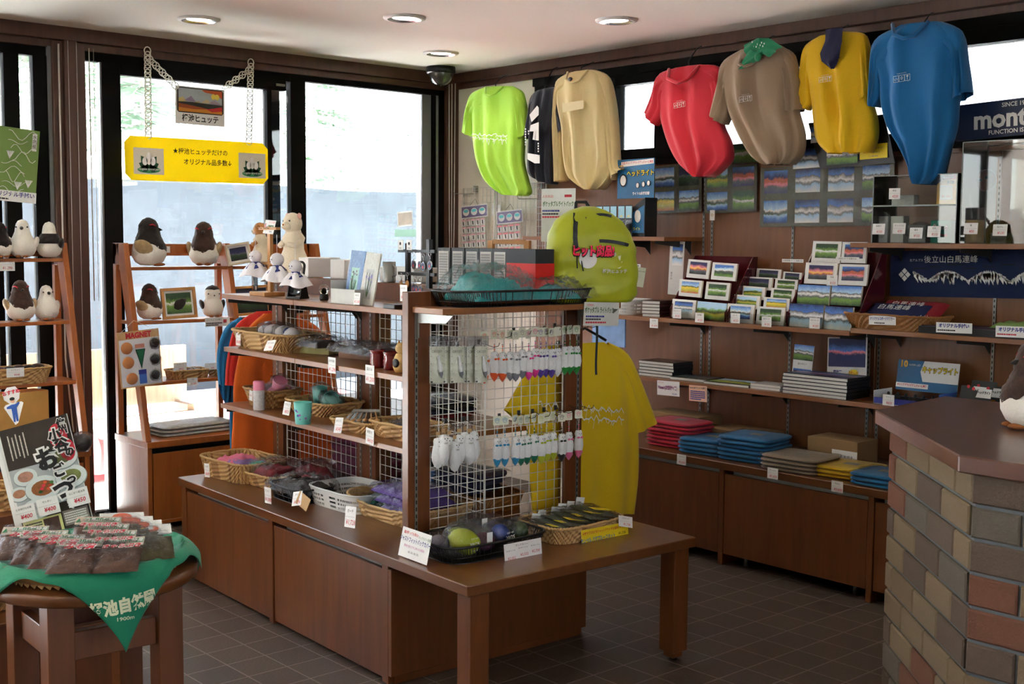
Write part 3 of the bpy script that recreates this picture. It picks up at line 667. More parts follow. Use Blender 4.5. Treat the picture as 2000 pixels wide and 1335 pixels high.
def price_card(px, py, fr, c, label, name='', price='¥1,512', w=.062, h=.046, tilt=0, rot=0, mat=None, group=None, off=0):
    p = onf(fr, c, px, py)
    mb = MB(); M = MT(ry=-rot)
    mb.sheet(w, h, mat or M_WHITE, M, .0012, M_WHITE, -w/2, -h/2)
    if name: mb.text(name, h*.19, M_INK, M, 0, z=h*.27, sx=min(1, w*.8/(len(name)*h*.2)))
    mb.add([(-w*.45, -.0004, 0), (w*.45, -.0004, 0), (w*.45, -.0004, h*.012), (-w*.45, -.0004, h*.012)], [(0, 1, 2, 3)], pm('grey_ink', lin(150, 150, 150), .6), M)
    mb.text(price, h*.33, M_RED, M, w*.08, z=-h*.26, sx=.9, it=.15)
    return mb.build('price_card', loc=p, rot=(tilt, 0, ROT[fr]+off), label=label, cat='price card', group=group)
def lettered_card(px, py, fr, c, w, h, label, items, mat=None, tilt=0, rot=0, name='sign_card', cat='sign', off=0, paras=(), t=.0015, loc=None):
    """items: (text, size, material, x, z) from the card centre"""
    p = loc if loc is not None else onf(fr, c, px, py); mb = MB(); M = MT(ry=-rot); mb.sheet(w, h, mat or M_WHITE, M, t, M_WHITE, -w/2, -h/2)
    for it in items:
        tx, s, m, x, z = it[:5]; mb.text(tx, s, m, M, x, z=z, bold=it[5] if len(it) > 5 else 0, sx=it[6] if len(it) > 6 else 1)
    o = mb
    for k, (n, x, z, pw, ph, m) in enumerate(paras): 
        q = MB(); para(q, n, pw, ph, m, x, z, seed=k+3); o.add(q.v, q.f, m, M)
    return mb.build(name, loc=p, rot=(tilt, 0, ROT[fr]+off), label=label, cat=cat)

# ---- woven basket: local, base at z=0, opening up
def basket(name, label, loc, rz, w, d, h, mats=None, flare=1.18, style='weave', cat='basket', group=None, rows=9, sag=0):
    t = thing(name, label, cat, loc, rz, group); A, B = mats or (M_WICK, M_WICK2)
    mb = MB(); n = int((w+d)*2/.013); n += n % 2
    def pt(k, zf, off):
        f = 1+(flare-1)*zf; a = k/n; W, D = w/2*f+off, d/2*f+off; P = 2*(W+D)*2; s = a*P
        c = .03
        # rounded rectangle by superellipse
        an = 2*PI*a; ca, sa = math.cos(an), math.sin(an); e = .42
        return Vector((W*math.copysign(abs(ca)**e, ca), D*math.copysign(abs(sa)**e, sa), h*zf-sag*h*(1-min(1, abs(ca)**.8))*zf))
    if style in ('weave', 'coarse'):
        for side in (0, 1):
            vs = []; fs = []
            for j in range(rows+1):
                for k in range(n):
                    o = .0022*(1 if (j+k//(1 if style == 'weave' else 2)) % 2 else -1)
                    vs.append(pt(k, j/rows, o-side*.005))
            for j in range(rows):
                for k in range(n): fs.append((j*n+k, j*n+(k+1) % n, (j+1)*n+(k+1) % n, (j+1)*n+k))
            for q in range(2): mb.add(vs, [f for i, f in enumerate(fs) if (i*7+i//n) % 3 // 2 == q], (A, B)[q])
        mb.add([pt(k, 0, -.004) for k in range(n)], [tuple(range(n-1, -1, -1))], A)
        mb.build('basket_wall', t)
        rim = [pt(k/2, 1, .0015*math.sin(k*1.57)) + Vector((0, 0, .002+.0015*math.cos(k*1.57))) for k in range(2*n)]
        MB().tube(rim, .0055, A, 6, closed=True).build('rim', t)
    elif style == 'bars':
        for k in range(0, n): mb.tube([pt(k, 0, -.001), pt(k, 1, -.001)], .0016, A, 4)
        for zf, r in ((0, .003), (.35, .0015)): mb.tube([pt(k, zf, 0) for k in range(n)], r, A, 5, closed=True)
        mb.add([pt(k, .01, -.002) for k in range(n)], [tuple(range(n))], A); mb.build('basket_wall', t)
        MB().tube([pt(k, 1, 0) for k in range(n)], .0045, A, 6, closed=True).build('rim', t)
    elif style == 'holes':
        m = n*2
        def q(k, zf, off=0): return pt(k/2, zf, off)
        rr = max(3, rows); 
        vs = []; fs = []
        zs = [0, .12]+[.12+.7*i/(rr*2) for i in range(1, rr*2+1)]+[.9, 1]
        for zf in zs:
            for k in range(m): vs.append(q(k, zf))
        for j in range(len(zs)-1):
            hole_row = 1 <= j <= rr*2 and j % 2 == 1
            for k in range(m):
                if hole_row and k % 2: continue
                fs.append((j*m+k, j*m+(k+1) % m, (j+1)*m+(k+1) % m, (j+1)*m+k))
        mb.add(vs, fs, A); mb.add([q(k, 0) for k in range(m)], [tuple(range(m-1, -1, -1))], A)
        o = mb.build('basket_wall', t); sd = o.modifiers.new('t', 'SOLIDIFY'); sd.thickness = .002
        MB().tube([q(k, 1) for k in range(m)], .004, A, 5, closed=True).build('rim', t)
    return t
M_WICK = pm('wicker_light', lin(196, 158, 104), .7, .6, 120, var=.18)
M_WICK2 = pm('wicker_dark', lin(160, 118, 70), .7, .6, 120, var=.18)
M_TEAK = pm('wicker_brown', lin(150, 100, 50), .6, .5, 120, var=.2)
M_PLW = pm('white_plastic', lin(222, 224, 224), .4)
# ---- soft lump with an uneven top, local base at z=0
def lump(mb, w, d, h, m, seed=0, rough=.12, M=None, nu=22, nv=16, flat=.55, edge=.28):
    def f(u, v):
        a, b = 2*u-1, 2*v-1; k = max(abs(a), abs(b)); e = (1-max(0, (k-edge)/(1-edge))**3)
        return (a*w/2*(1+.04*nz3(b*3, seed, 1)), b*d/2*(1+.04*nz3(a*3, seed, 2)), h*(flat+(1-flat)*(nz3(a*1.6+seed, b*1.6, seed)*.9+.5))*max(0.02, e)+rough*h*nz3(a*7+seed, b*7, 3)*e)
    mb.surf(f, nu, nv, m, M); return mb
def film_over(mb, w, d, h, seed=0, M=None, m=None, nu=26, nv=20, amp=.018):
    def f(u, v):
        a, b = 2*u-1, 2*v-1; k = max(abs(a), abs(b)); e = max(0, 1-k**4)
        z = h*e**.45; s = 1+.05*nz3(a*4+seed, b*4, 0)
        return (a*w/2*s, b*d/2*s, max(.001, z+amp*nz3(a*6+seed*3, b*6, seed)+amp*.7*abs(nz3(a*13, b*13+seed, 4))))
    mb.surf(f, nu, nv, m or M_FILM2, M, smooth=False); return mb
def folded(name, label, loc, rz, w, d, h, mat, cat='shirt', group=None, film=True, tag_=False, rot=None, seed=0, print_=None, nose=.6):
    """a folded garment in a clear sleeve, lying flat"""
    t = thing(name, label, cat, loc, rz, group, rot)
    def prof(k, zf):
        an = 2*PI*k; ca, sa = math.cos(an), math.sin(an); e = .28
        b = (1-abs(2*zf-1)**2.2*.10)
        return Vector((w/2*b*math.copysign(abs(ca)**e, ca)+.003*nz3(k*9, zf*3, seed), d/2*b*math.copysign(abs(sa)**e, sa)+.003*nz3(k*8, zf*3, seed+5), h*zf))
    mb = MB(); n = 40; lv = 6; vs = []; fs = []
    for j in range(lv+1):
        for k in range(n): vs.append(prof(k/n, j/lv)+Vector((0, 0, h*.05*nz3(k*.7, j, seed))))
    for j in range(lv): 
        for k in range(n): fs.append((j*n+k, j*n+(k+1) % n, (j+1)*n+(k+1) % n, (j+1)*n+k))
    c0, c1 = len(vs), len(vs)+1; vs += [Vector((0, 0, 0)), Vector((0, 0, h*(1+.1*nose)))]
    fs += [(lv*n+k, lv*n+(k+1) % n, c1) for k in range(n)]+[((k+1) % n, k, c0) for k in range(n)]
    mb.add(vs, fs, mat, smooth=True)
    if print_: mb.add([(-.03, -.02, h*1.09), (.04, -.02, h*1.09), (.04, .03, h*1.09), (-.03, .03, h*1.09)], [(0, 1, 2, 3)], print_)
    mb.build('folded_cloth', t)
    if film:
        q = MB(); q.surf(lambda u, v: ((2*u-1)*(w/2+.006), (2*v-1)*(d/2+.006), h*1.07+.002+.004*abs(nz3(u*8, v*8, seed+9))-(.5*h if max(abs(2*u-1), abs(2*v-1)) > .97 else 0)), 18, 14, M_FILM, smooth=False)
        q.build('clear_sleeve', t)
    return t
def stack(n, name, labelf, loc, rz, w, d, h, mat, jitter=.006, **k):
    rnd = random.Random(int(loc[0]*1000)); out = []
    for i in range(n):
        p = Vector(loc)+Vector((rnd.uniform(-jitter, jitter), rnd.uniform(-jitter, jitter), i*h*1.1))
        out.append(folded(name, labelf(i), p, rz+rnd.uniform(-.03, .03), w, d, h, mat, seed=i+int(loc[1]*7), film=(i == n-1 or i % 2 == 0), **k))
    return out
def nth(i, n):
    return 'topmost' if i == n-1 else 'bottom one' if i == 0 else ('second', 'third', 'fourth', 'fifth', 'sixth', 'seventh', 'eighth', 'ninth', 'tenth')[i-1]+' from the bottom'

# ---- plush birds
M_PWHITE = pm('white_plush', lin(240, 234, 222), .95, 1, 140, sheen=.6)
M_PCREAM = pm('cream_plush', lin(240, 226, 200), .95, 1, 140, sheen=.6)
M_PBROWN = pm('mottled_brown_plush', lin(62, 38, 28), .95, 1, 45, var=.9, sheen=.3)
M_PDARK = pm('dark_plush', lin(34, 24, 22), .95, 1, 60, var=.4, sheen=.3)
M_PTAN = pm('striped_tan_plush', lin(176, 150, 108), .9, 1, 50, var=.45, sheen=.3)
M_FELT = pm('brown_felt', lin(164, 100, 52), .9, .4, 100)
def bird(kind, h, label, loc, rz, tilt=0):
    t = thing('plush_bird', label, 'soft toy', loc, rz, rot=(0, tilt, rz))
    P = [(.001, .02), (.17, .03), (.27, .10), (.33, .22), (.335, .33), (.30, .45), (.235, .57), (.19, .68), (.175, .78), (.155, .88), (.105, .96), (.001, 1.0)]
    if kind == 'chick': P = [(.001, .02), (.17, .03), (.27, .10), (.32, .22), (.32, .36), (.27, .50), (.22, .58), (.235, .68), (.24, .78), (.20, .90), (.12, .97), (.001, 1.0)]
    MB().lathe([(r*h, z*h) for r, z in P], M_PWHITE, 24, cap=False, sy=1.05).build('body', t)
    def shell(z0, z1, mat, nm, gro=.012, a0=0, a1=2*PI, low=None, jag=.0):
        def f(u, v):
            a = a0+(a1-a0)*u; lo = z0+(low(a) if low else 0); z = lo+(z1-lo)*v; 
            for i in range(len(P)-1):
                if P[i][1] <= z <= P[i+1][1]: k = (z-P[i][1])/(P[i+1][1]-P[i][1]); r = P[i][0]*(1-k)+P[i+1][0]*k; break
            else: r = .001
            r += gro*min(1, 6*v+.2)*(1 if v < .999 else 1)+jag*nz3(math.cos(a)*5, math.sin(a)*5, z*16)
            return (r*h*math.cos(a), r*h*math.sin(a)*1.05, z*h+(.01*h if v > .98 else 0))
        MB().surf(f, 32, 16, mat).build(nm, t)
    if kind in ('summer', 'dark'):
        m = M_PBROWN if kind == 'summer' else M_PDARK
        shell(.52, .998, m, 'head_plumage', .02, low=lambda a: -.20*max(0, -math.sin(a))**1.2+.02*math.sin(9*a), jag=.03)
    if kind == 'chick': shell(.80, .998, M_PDARK, 'cap', .008, low=lambda a: .06*math.sin(a)*-1+.05*abs(math.cos(a)))
    if kind == 'back': shell(.40, .66, M_PDARK, 'back_plumage', .03, jag=.03); shell(.10, .5, M_PDARK, 'back_plumage', .03, a0=-.1-PI*.0, a1=-PI, jag=.03); shell(.66, .998, M_PDARK, 'cap', .01, a0=-.7, a1=-PI+.7)
    for s in (-1, 1):
        wm = {'summer': M_PTAN, 'dark': M_PTAN, 'chick': M_PDARK, 'back': M_PDARK}.get(kind, M_PWHITE)
        w = MB().ball((0, 0, 0), (.075*h, .20*h, .15*h), wm, 14, 8, MT(s*.315*h, .05*h, .40*h, rx=.5, ry=s*.28)); w.build('wing', t)
        MB().ball((s*.09*h, -.19*h, .045*h), (.075*h, .12*h, .035*h), M_FELT, 12, 6).build('foot', t)
        ex, ey, ez = (s*.135*h, -.115*h, .80*h) if kind != 'chick' else (s*.17*h, -.17*h, .74*h)
        MB().ball((ex, ey-.012*h, ez), .022*h, M_BLACK, 8, 6).build('eye', t)
        if kind in ('summer', 'dark'): MB().tube([(s*.10*h, -.16*h, .83*h), (s*.155*h, -.115*h, .865*h), (s*.18*h, -.05*h, .85*h)], .016*h, M_RED, 6).build('brow', t)
    bz = .77 if kind != 'chick' else .70
    MB().lathe([(.001, -.11*h), (.03*h, -.06*h), (.05*h, 0)], M_BLACK if kind in ('winter', 'chick') else M_PDARK, 10, MT(0, -.17*h, bz*h, rx=PI/2+.15) @ Matrix.Rotation(PI, 4, 'X')).build('beak', t)
    return t

def cloth(n, c): return pm('cloth_'+n, lin(*c), .85, .35, 160, var=.05, sheen=.25)
# ---- garments as lofts of cross-sections lying in an upright plane
def loft(mb, segs, depth, m, fr, c, yc=0, n=48, fold=.012, seed=0, closed_end=False, N=0, org=None):
    """segs: ((px,py),(px,py)) edges of successive cross-sections seen in the picture, on the plane fr/c"""
    xa = Vector((math.cos(ROT[fr]), math.sin(ROT[fr]), 0)); ya = Vector((-math.sin(ROT[fr]), math.cos(ROT[fr]), 0))
    S = [(Vector(onf(fr, c, *a)), Vector(onf(fr, c, *b))) for a, b in segs]; sm = []
    K = 5
    for i in range(len(S)-1):
        for k in range(K):
            t = k/K
            p0, p1, p2, p3 = S[max(0, i-1)], S[i], S[i+1], S[min(len(S)-1, i+2)]
            cr = lambda A, B, C_, D: .5*((2*B)+(-A+C_)*t+(2*A-5*B+4*C_-D)*t*t+(-A+3*B-3*C_+D)*t**3)
            sm.append((cr(p0[0], p1[0], p2[0], p3[0]), cr(p0[1], p1[1], p2[1], p3[1]), (i+t)/(len(S)-1)))
    sm.append((S[-1][0], S[-1][1], 1.0))
    D = depth if callable(depth) else (lambda t: depth)
    rings = []
    for a, b, t in sm:
        mid = (a+b)/2; half = (b-a)/2; dd = D(t)
        ring = []
        for k in range(n):
            an = 2*PI*k/n; ca, sa = math.cos(an), math.sin(an)
            f = fold*min(1, t*1.6+.15)*(.9*math.sin(k*2*PI/n*7+seed+3*nz3(t*1.5, seed, 1))+.6*math.sin(k*2*PI/n*11+seed*2+2*t)+1.0*nz3(k*.45, t*2.5, seed))*abs(sa)
            ring.append(mid+half*ca+ya*((dd+f)*sa*(abs(sa)**-.35 if abs(sa) > .01 else 0)*1.0+yc))
        rings.append(ring)
    org = org or Vector((0, 0, 0))
    vs = [p-org for r in rings for p in r]; L = len(rings)
    fs = [(j*n+k, j*n+(k+1) % n, (j+1)*n+(k+1) % n, (j+1)*n+k) for j in range(L-1) for k in range(n)]
    mb.add(vs, fs, m, None, None, True); return rings
def shirt(name, label, fr, c, body, sleeves, mat, depth=.05, fold=.012, seed=0, neck=None, hanger=None, hook=None, yc=0, cat='shirt', scarf=None):
    xa = Vector((math.cos(ROT[fr]), math.sin(ROT[fr]), 0)); ya = Vector((-math.sin(ROT[fr]), math.cos(ROT[fr]), 0))
    top = (Vector(onf(fr, c, *body[0][0]))+Vector(onf(fr, c, *body[0][1])))/2
    t = thing(name, label, cat, top)
    mb = MB(); loft(mb, body, lambda u: depth*(.45+.55*min(1, u*3)), mat, fr, c, fold=fold, seed=seed, org=top); o = mb.build('body', t)
    for i, s in enumerate(sleeves):
        mb = MB(); loft(mb, s, lambda u: depth*(.55+.2*u), mat, fr, c, fold=fold*.5, seed=seed+i+3, org=top, n=28, yc=.0); mb.build('sleeve', t)
    return t, top
def on_front(fr, c, px, py, off): 
    ya = Vector((-math.sin(ROT[fr]), math.cos(ROT[fr]), 0)); return onf(fr, c, px, py)-ya*off
# ---- landscapes printed on cards and posters
SKY, SKYL, SNOWY, ROCK, GRN, DGRN, YELG, RUST, DUSK, PINK, DEEP, CLOUD = (lin(*c) for c in ((70, 120, 200), (170, 205, 235), (235, 240, 248), (90, 92, 100), (110, 150, 60), (40, 70, 40), (190, 180, 50), (190, 90, 60), (40, 40, 90), (225, 130, 140), (20, 40, 90), (225, 230, 238)))
def PH(kind, seed):
    st = {'alp': [(0, DGRN), (.3, GRN), (.42, ROCK), (.5, SNOWY), (.62, ROCK), (.66, SKYL), (1, SKY)],
          'snow': [(0, SNOWY), (.3, SKYL), (.4, ROCK), (.5, SNOWY), (.68, ROCK), (.72, SKY), (1, DEEP)],
          'field': [(0, DGRN), (.2, GRN), (.4, YELG), (.5, DGRN), (.6, GRN), (.68, SKYL), (1, SKYL)],
          'glow': [(0, DUSK), (.25, ROCK), (.4, PINK), (.5, RUST), (.62, RUST), (.7, DUSK), (1, SKY)],
          'sunset': [(0, (.01, .01, .01)), (.3, ROCK), (.4, RUST), (.5, lin(250, 190, 90)), (.6, PINK), (.8, DUSK), (1, DUSK)],
          'lake': [(0, DEEP), (.2, SKY), (.34, SKYL), (.42, DGRN), (.5, ROCK), (.58, SNOWY), (.66, SKYL), (1, SKY)],
          'night': [(0, (.005, .005, .005)), (.4, DGRN), (.5, ROCK), (.6, DUSK), (1, (.01, .01, .03))],
          'cloud': [(0, GRN), (.3, DGRN), (.45, ROCK), (.55, CLOUD), (.7, SKYL), (.8, SKY), (1, SKY)],
          'flower': [(0, DGRN), (.35, GRN), (.5, SNOWY), (.56, GRN), (.75, DGRN), (1, DGRN)],
          'gold': [(0, RUST), (.25, YELG), (.5, lin(230, 200, 60)), (.62, DGRN), (.68, SKYL), (1, SKY)],
          'blue': [(0, DUSK), (.4, DEEP), (.5, PINK), (.58, SKY), (.8, DEEP), (1, DEEP)]}[kind]
    return photo('print_%s_%d' % (kind, seed), [(p_, tuple(min(1, x*1.25+.01) for x in c_)) for p_, c_ in st], seed, speck=.2 if kind != 'flower' else .45, amp=.55, sc_=(1.6, .9), detail=9)
def picture(mb, kind, seed, x, z, w, h, y=-.0008, M=None):
    mb.add([(x, y, z), (x+w, y, z), (x+w, y, z+h), (x, y, z+h)], [(0, 1, 2, 3)], PH(kind, seed), M, [(0, 0), (1, 0), (1, 1), (0, 1)])
def disc(mb, cx, cz, rx, rz_, m, y=-.001, M=None, n=18, a0=0):
    mb.add([(cx+rx*math.cos(2*PI*k/n+a0), y, cz+rz_*math.sin(2*PI*k/n+a0)) for k in range(n)], [tuple(range(n))], m, M)
def emblem(mb, cx, cz, s, M=None, y=-.001, mono=None):
    """water-arum badge: oval lawn, dark leaves, three white spathes"""
    g1, g2, g3 = (mono or pm('emblem_green', lin(60, 150, 90), .6)), (mono or pm('emblem_dark_green', lin(20, 84, 56), .6)), M_WHITE
    if not mono: disc(mb, cx, cz-.38*s, .5*s, .14*s, g1, y, M)
    for a, l in ((-70, .42), (-38, .5), (38, .5), (70, .42), (-100, .36), (100, .36)):
        r = R(a); d = (math.sin(r), math.cos(r)); n = (d[1], -d[0]); b = (cx, cz-.3*s)
        P = [(b[0]+d[0]*l*s*q+n[0]*w*s, y-.0002, b[1]+d[1]*l*s*q*1.1+n[1]*w*s) for q, w in ((0, 0), (.35, .15), (.75, .13), (1.1, 0), (.75, -.13), (.35, -.15))]
        mb.add(P, [tuple(range(6))], g2, M)
    for dx, hh in ((-.17, .34), (0, .52), (.18, .36)):
        disc(mb, cx+dx*s, cz-.25*s+hh*s*.62, .115*s, hh*s*.5, g3 if not mono else mono, y-.0004, M, 14)
def paw(mb, cx, cz, s, m, y=-.001, M=None):
    for r_ in (0,):
        n = 16; 
        def ring(x, z, a, b, w=.2):
            P = []
            for k in range(n): P += [(x+a*math.cos(2*PI*k/n), y, z+b*math.sin(2*PI*k/n))]
            for k in range(n): P += [(x+a*(1-w)*math.cos(2*PI*k/n), y, z+b*(1-w)*math.sin(2*PI*k/n))]
            mb.add(P, [(k, (k+1) % n, (k+1) % n+n, k+n) for k in range(n)], m, M)
        ring(cx, cz-.12*s, .32*s, .25*s)
        for dx, dz in ((-.34, .2), (-.12, .36), (.12, .36), (.34, .2)): ring(cx+dx*s, cz+dz*s, .12*s, .15*s, .35)
# ================================================================ things hanging by the windows
def chain(pts, n, r, label, cat='chain'):
    mb = MB(); P = [Vector(p) for p in pts]; L = [0]
    for a, b in zip(P, P[1:]): L.append(L[-1]+(b-a).length)
    for i in range(n):
        s = L[-1]*(i+.5)/n; k = max(j for j in range(len(L)-1) if L[j] <= s); f = (s-L[k])/(L[k+1]-L[k]); c = P[k].lerp(P[k+1], f); d = (P[k+1]-P[k]).normalized()
        side = Vector((0, 1, 0)) if i % 2 == 0 else Vector((.8, .5, 0)).normalized(); side = (side-d*side.dot(d)).normalized()
        mb.tube([c+(d*math.cos(2*PI*q/12)*1.15+side*math.sin(2*PI*q/12))*r for q in range(12)], r*.17, pm('chain_plastic', lin(232, 228, 214), .5), 5, closed=True)
    return tag(mb.build('plastic_chain'), label, cat)
XS = X0+.07
def W_(px, py, x=XS): return onx(px, py, x)
chain([W_(288, 95), W_(290, 268)], 20, .019, 'white plastic chain holding the left end of the yellow banner')
chain([W_(490, 118), W_(486, 280)], 19, .019, 'white plastic chain holding the right end of the yellow banner')
chain([W_(289, 112), W_(345, 170)], 9, .019, 'white plastic chain slanting down to the left corner of the picture sign')
chain([W_(489, 135), W_(438, 172)], 8, .019, 'white plastic chain slanting down to the right corner of the picture sign')
p, e, w, h = panel('N', XS, (343, 240), (439, 248), (344, 166))
t = thing('picture_sign', 'small hanging sign with an autumn mountain picture above black Japanese lettering', 'sign', p, rot=e)
M_SGN = lambda c: pm('sign_ink_%d_%d_%d' % c, lin(*c), .6)
mb = MB().sheet(w, h, M_WHITE, None, .004)
x0, x1, z0, z1 = w*.03, w*.97, h*.30, h*.97
mb.prism([(x0+.01, z0), (x1-.01, z0), (x1, z0+.01), (x1, z1-.01), (x1-.01, z1), (x0+.01, z1), (x0, z1-.01), (x0, z0+.01)], -.001, 0, M_INK)
X = lambda a: x0+(x1-x0)*a; Z = lambda b: z0+(z1-z0)*b
def pg(P, c, y=-.0014): mb.add([(X(a), y, Z(b)) for a, b in P], [tuple(range(len(P)))], M_SGN(c))
pg([(.03, .04), (.97, .04), (.97, .96), (.03, .96)], (178, 190, 196))
for i, P in enumerate([[(.03, .4), (.03, .55), (.12, .62), (.2, .45)], [(.15, .48), (.3, .68), (.4, .45)], [(.35, .45), (.5, .5), (.45, .4)], [(.5, .42), (.64, .62), (.72, .45)], [(.68, .45), (.8, .6), (.96, .42), (.8, .38)]]): pg(P, ((214, 196, 130), (150, 130, 160), (190, 170, 120), (206, 190, 150), (170, 150, 170))[i], -.0017)
pg([(.03, .42), (.3, .44), (.6, .42), (.97, .40), (.97, .2), (.03, .2)], (40, 40, 40), -.0019)
pg([(.03, .36), (.3, .30), (.6, .22), (.97, .18), (.97, .04), (.03, .04)], (216, 140, 40), -.0021)
pg([(.03, .35), (.2, .33), (.5, .26), (.7, .20), (.35, .16), (.03, .2)], (166, 84, 40), -.0023)
pg([(.62, .2), (.8, .26), (.97, .34), (.97, .16), (.75, .1)], (200, 40, 40), -.0024)
pg([(.52, .95), (.6, .86), (.72, .84), (.84, .8), (.97, .66), (.97, .96), (.6, .96)], (196, 84, 36), -.0024)
for a in (.78, .86): disc(mb, X(a), Z(.72), .014, .016, M_SGN((240, 220, 90)), -.0026)
mb.text('栂池ヒュッテ', h*.21, M_INK, None, w/2, -.0008, h*.15, bold=.025, sx=.86); mb.build('sign_board', t)
p, e, w, h = panel('N', XS, (245, 351), (524, 360), (245, 264))
t = thing('yellow_banner', 'yellow translucent banner with two flower badges hanging in the door glass', 'sign', p, rot=e)
my = pm('yellow_sheet', lin(255, 232, 0), .4, trans=.0); b_ = my.node_tree.nodes['Principled BSDF']
_tr = my.node_tree.nodes.new('ShaderNodeBsdfTranslucent'); _tr.inputs[0].default_value = lin(255, 236, 30)+(1,); _mx = my.node_tree.nodes.new('ShaderNodeMixShader'); _mx.inputs[0].default_value = .35
my.node_tree.links.new(b_.outputs[0], _mx.inputs[1]); my.node_tree.links.new(_tr.outputs[0], _mx.inputs[2]); my.node_tree.links.new(_mx.outputs[0], my.node_tree.nodes['Material Output'].inputs[0])
c = .035
MB().prism([(c, 0), (w-c, 0), (w, c), (w, h-c), (w-c, h), (c, h), (0, h-c), (0, c)], 0, .003, my).build('banner_sheet', t)
mb = MB()
for a in (.055, .78):
    mb.sheet(w*.17, h*.60, pm('badge_card', lin(226, 222, 206), .7), None, 0, None, w*a, h*.12) if False else mb.add([(w*a, -.001, h*.14), (w*(a+.2), -.001, h*.14), (w*(a+.2), -.001, h*.74), (w*a, -.001, h*.74)], [(0, 1, 2, 3)], pm('badge_card', lin(226, 222, 206), .7))
    emblem(mb, w*(a+.1), h*.46, h*.56, None, -.0018); mb.text('Tsugaike natural park', h*.075, M_WHITE, None, w*(a+.1), -.0026, h*.26, sx=.8)
mb.build('flower_badge', t)
mb = MB(); mb.text('★栂池ヒュッテだけの', h*.15, M_INK, None, w*.51, -.0008, h*.70, bold=.01, sx=.95); mb.text('オリジナル品多数↓', h*.15, M_INK, None, w*.56, -.0008, h*.46, bold=.015, sx=.95); mb.build('lettering', t)
# green hand towel at the left edge
p, e, w, h = panel('N', X0+.09, (-46, 378), (70, 391), (-46, 238))
t = thing('green_hand_towel', 'sage green hand towel printed with white streams and flowers, hanging at the left door', 'towel', p, rot=e)
MB().surf(lambda u, v: (u*w, .004*math.sin(u*14)*(1-v), v*h), 20, 10, pm('sage_cloth', lin(128, 158, 86), .8, .3, 200)).build('cloth', t)
mb = MB(); rnd = random.Random(3)
for i in range(9):
    zc = h*(.1+.1*i); xs = w*(.30+.25*rnd.random()); l = w*(.3+.2*rnd.random())
    mb.tube([(xs+l*q/8, -.008, zc+.018*math.sin(q*.9+i)+.01*math.cos(i*3+q)) for q in range(9)], .0016, M_WHITE, 4)
for cx, cz in ((.84, .16), (.66, .12), (.5, .55)):
    for a in (-.5, -.2, .1, .4, .7): mb.tube([(w*cx, -.008, h*cz), (w*cx+math.sin(a)*.03, -.008, h*cz+.04)], [.001, .003], M_WHITE, 4)
mb.add([(w*.87, -.0078, h*.70), (w*.95, -.0078, h*.70), (w*.95, -.0078, h*.95), (w*.87, -.0078, h*.95)], [(0, 1, 2, 3)], M_WHITE)
mb.text('水\n芭\n蕉', h*.07, M_INK, None, w*.91, -.009, h*.825); mb.build('towel_print', t)
p, e, w, h = panel('N', X0+.095, (-50, 386), (70, 398), (-50, 376))
mb = MB().sheet(w, .055, M_WHITE, None, .001); mb.text('オリジナル手拭い', .027, M_BLUEINK, None, w*.62, z=.036, bold=.02); para(mb, 1, w*.8, .012, M_INK, w*.1, .006)
mb.build('towel_label', loc=p, rot=e, label='white label with blue Japanese lettering under the green hand towel', cat='sign')

# ================================================================ ladder rack goods
def rz_face(a): return PI/2+a
XB = X0+.27
for px, py, z, hh, kind, a, lab in (
    (286, 519, 1.387, .262, 'dark', .95, 'large plush bird with dark brown head turned to the right on the top rack shelf'),
    (393, 518, 1.387, .245, 'summer', -.55, 'large plush bird with mottled brown neck on the top rack shelf, facing the room'),
    (291, 620, 1.100, .195, 'summer', .6, 'plush bird with mottled brown head left of the framed bird picture'),
    (414, 616, 1.100, .18, 'chick', -.25, 'white plush chick with dark cap and wings right of the framed bird picture'),
    (40, 500, 1.436, .195, 'winter', -.45, 'white plush bird leaning left on the top shelf at the left edge'),
    (92, 502, 1.436, .185, 'back', 2.6, 'dark plush bird seen from behind on the top shelf at the left edge'),
    (-6, 500, 1.436, .18, 'dark', .2, 'dark plush bird cut off by the left picture edge on the top shelf'),
    (40, 628, 1.120, .205, 'summer', -.1, 'plush bird with mottled brown head on the second shelf at the left edge'),
    (90, 627, 1.120, .18, 'winter', .05, 'white plush bird with black beak on the second shelf at the left edge')):
    q = onx(px, py, X0+(.20 if z > 1.3 else .25)); q.z = z+.001; q.x = X0+(.235 if z > 1.3 else .26); bird(kind, hh, lab, q, rz_face(a))
# framed bird picture
p, e, w, h = panel('N', -6.16, (318, 619), (385, 614), (318, 558), tilt=-.12); p.z = 1.1005
t = thing('framed_picture', 'wooden framed picture of a bird on grass between two plush birds', 'picture', p, rot=e)
def frame_box(t, w, h, fw, mat, kind, seed, mount=.012):
    mb = MB()
    for a, b, c_, d in ((0, w, 0, fw), (0, w, h-fw, h), (0, fw, fw, h-fw), (w-fw, w, fw, h-fw)): mb.box(a, b, -.012, .004, c_, d, mat)
    mb.build('frame', t, bev=.001); mb = MB().sheet(w-2*fw, h-2*fw, M_WHITE, MT(fw, -.002, fw), .003); picture(mb, kind, seed, fw+mount, fw+mount, w-2*fw-2*mount, h-2*fw-2*mount, -.0035); mb.build('print', t)
M_LWOOD = wood('pale_wood', lin(186, 132, 74), lin(206, 150, 88), rough=.5)
frame_box(t, w, h, .016, M_LWOOD, 'flower', 3)
q = MB().lathe([(.001, .09), (.02, .05), (.03, 0), (.02, -.04), (.001, -.06)], M_PDARK, 8, MT(w*.5, -.006, h*.45, ry=1.0) @ Matrix.Diagonal((1, .15, .6, 1))); q.build('bird_figure', t)
p, e, w, h = panel('N', -6.17, (446, 520), (492, 512), (444, 478), tilt=-.1)
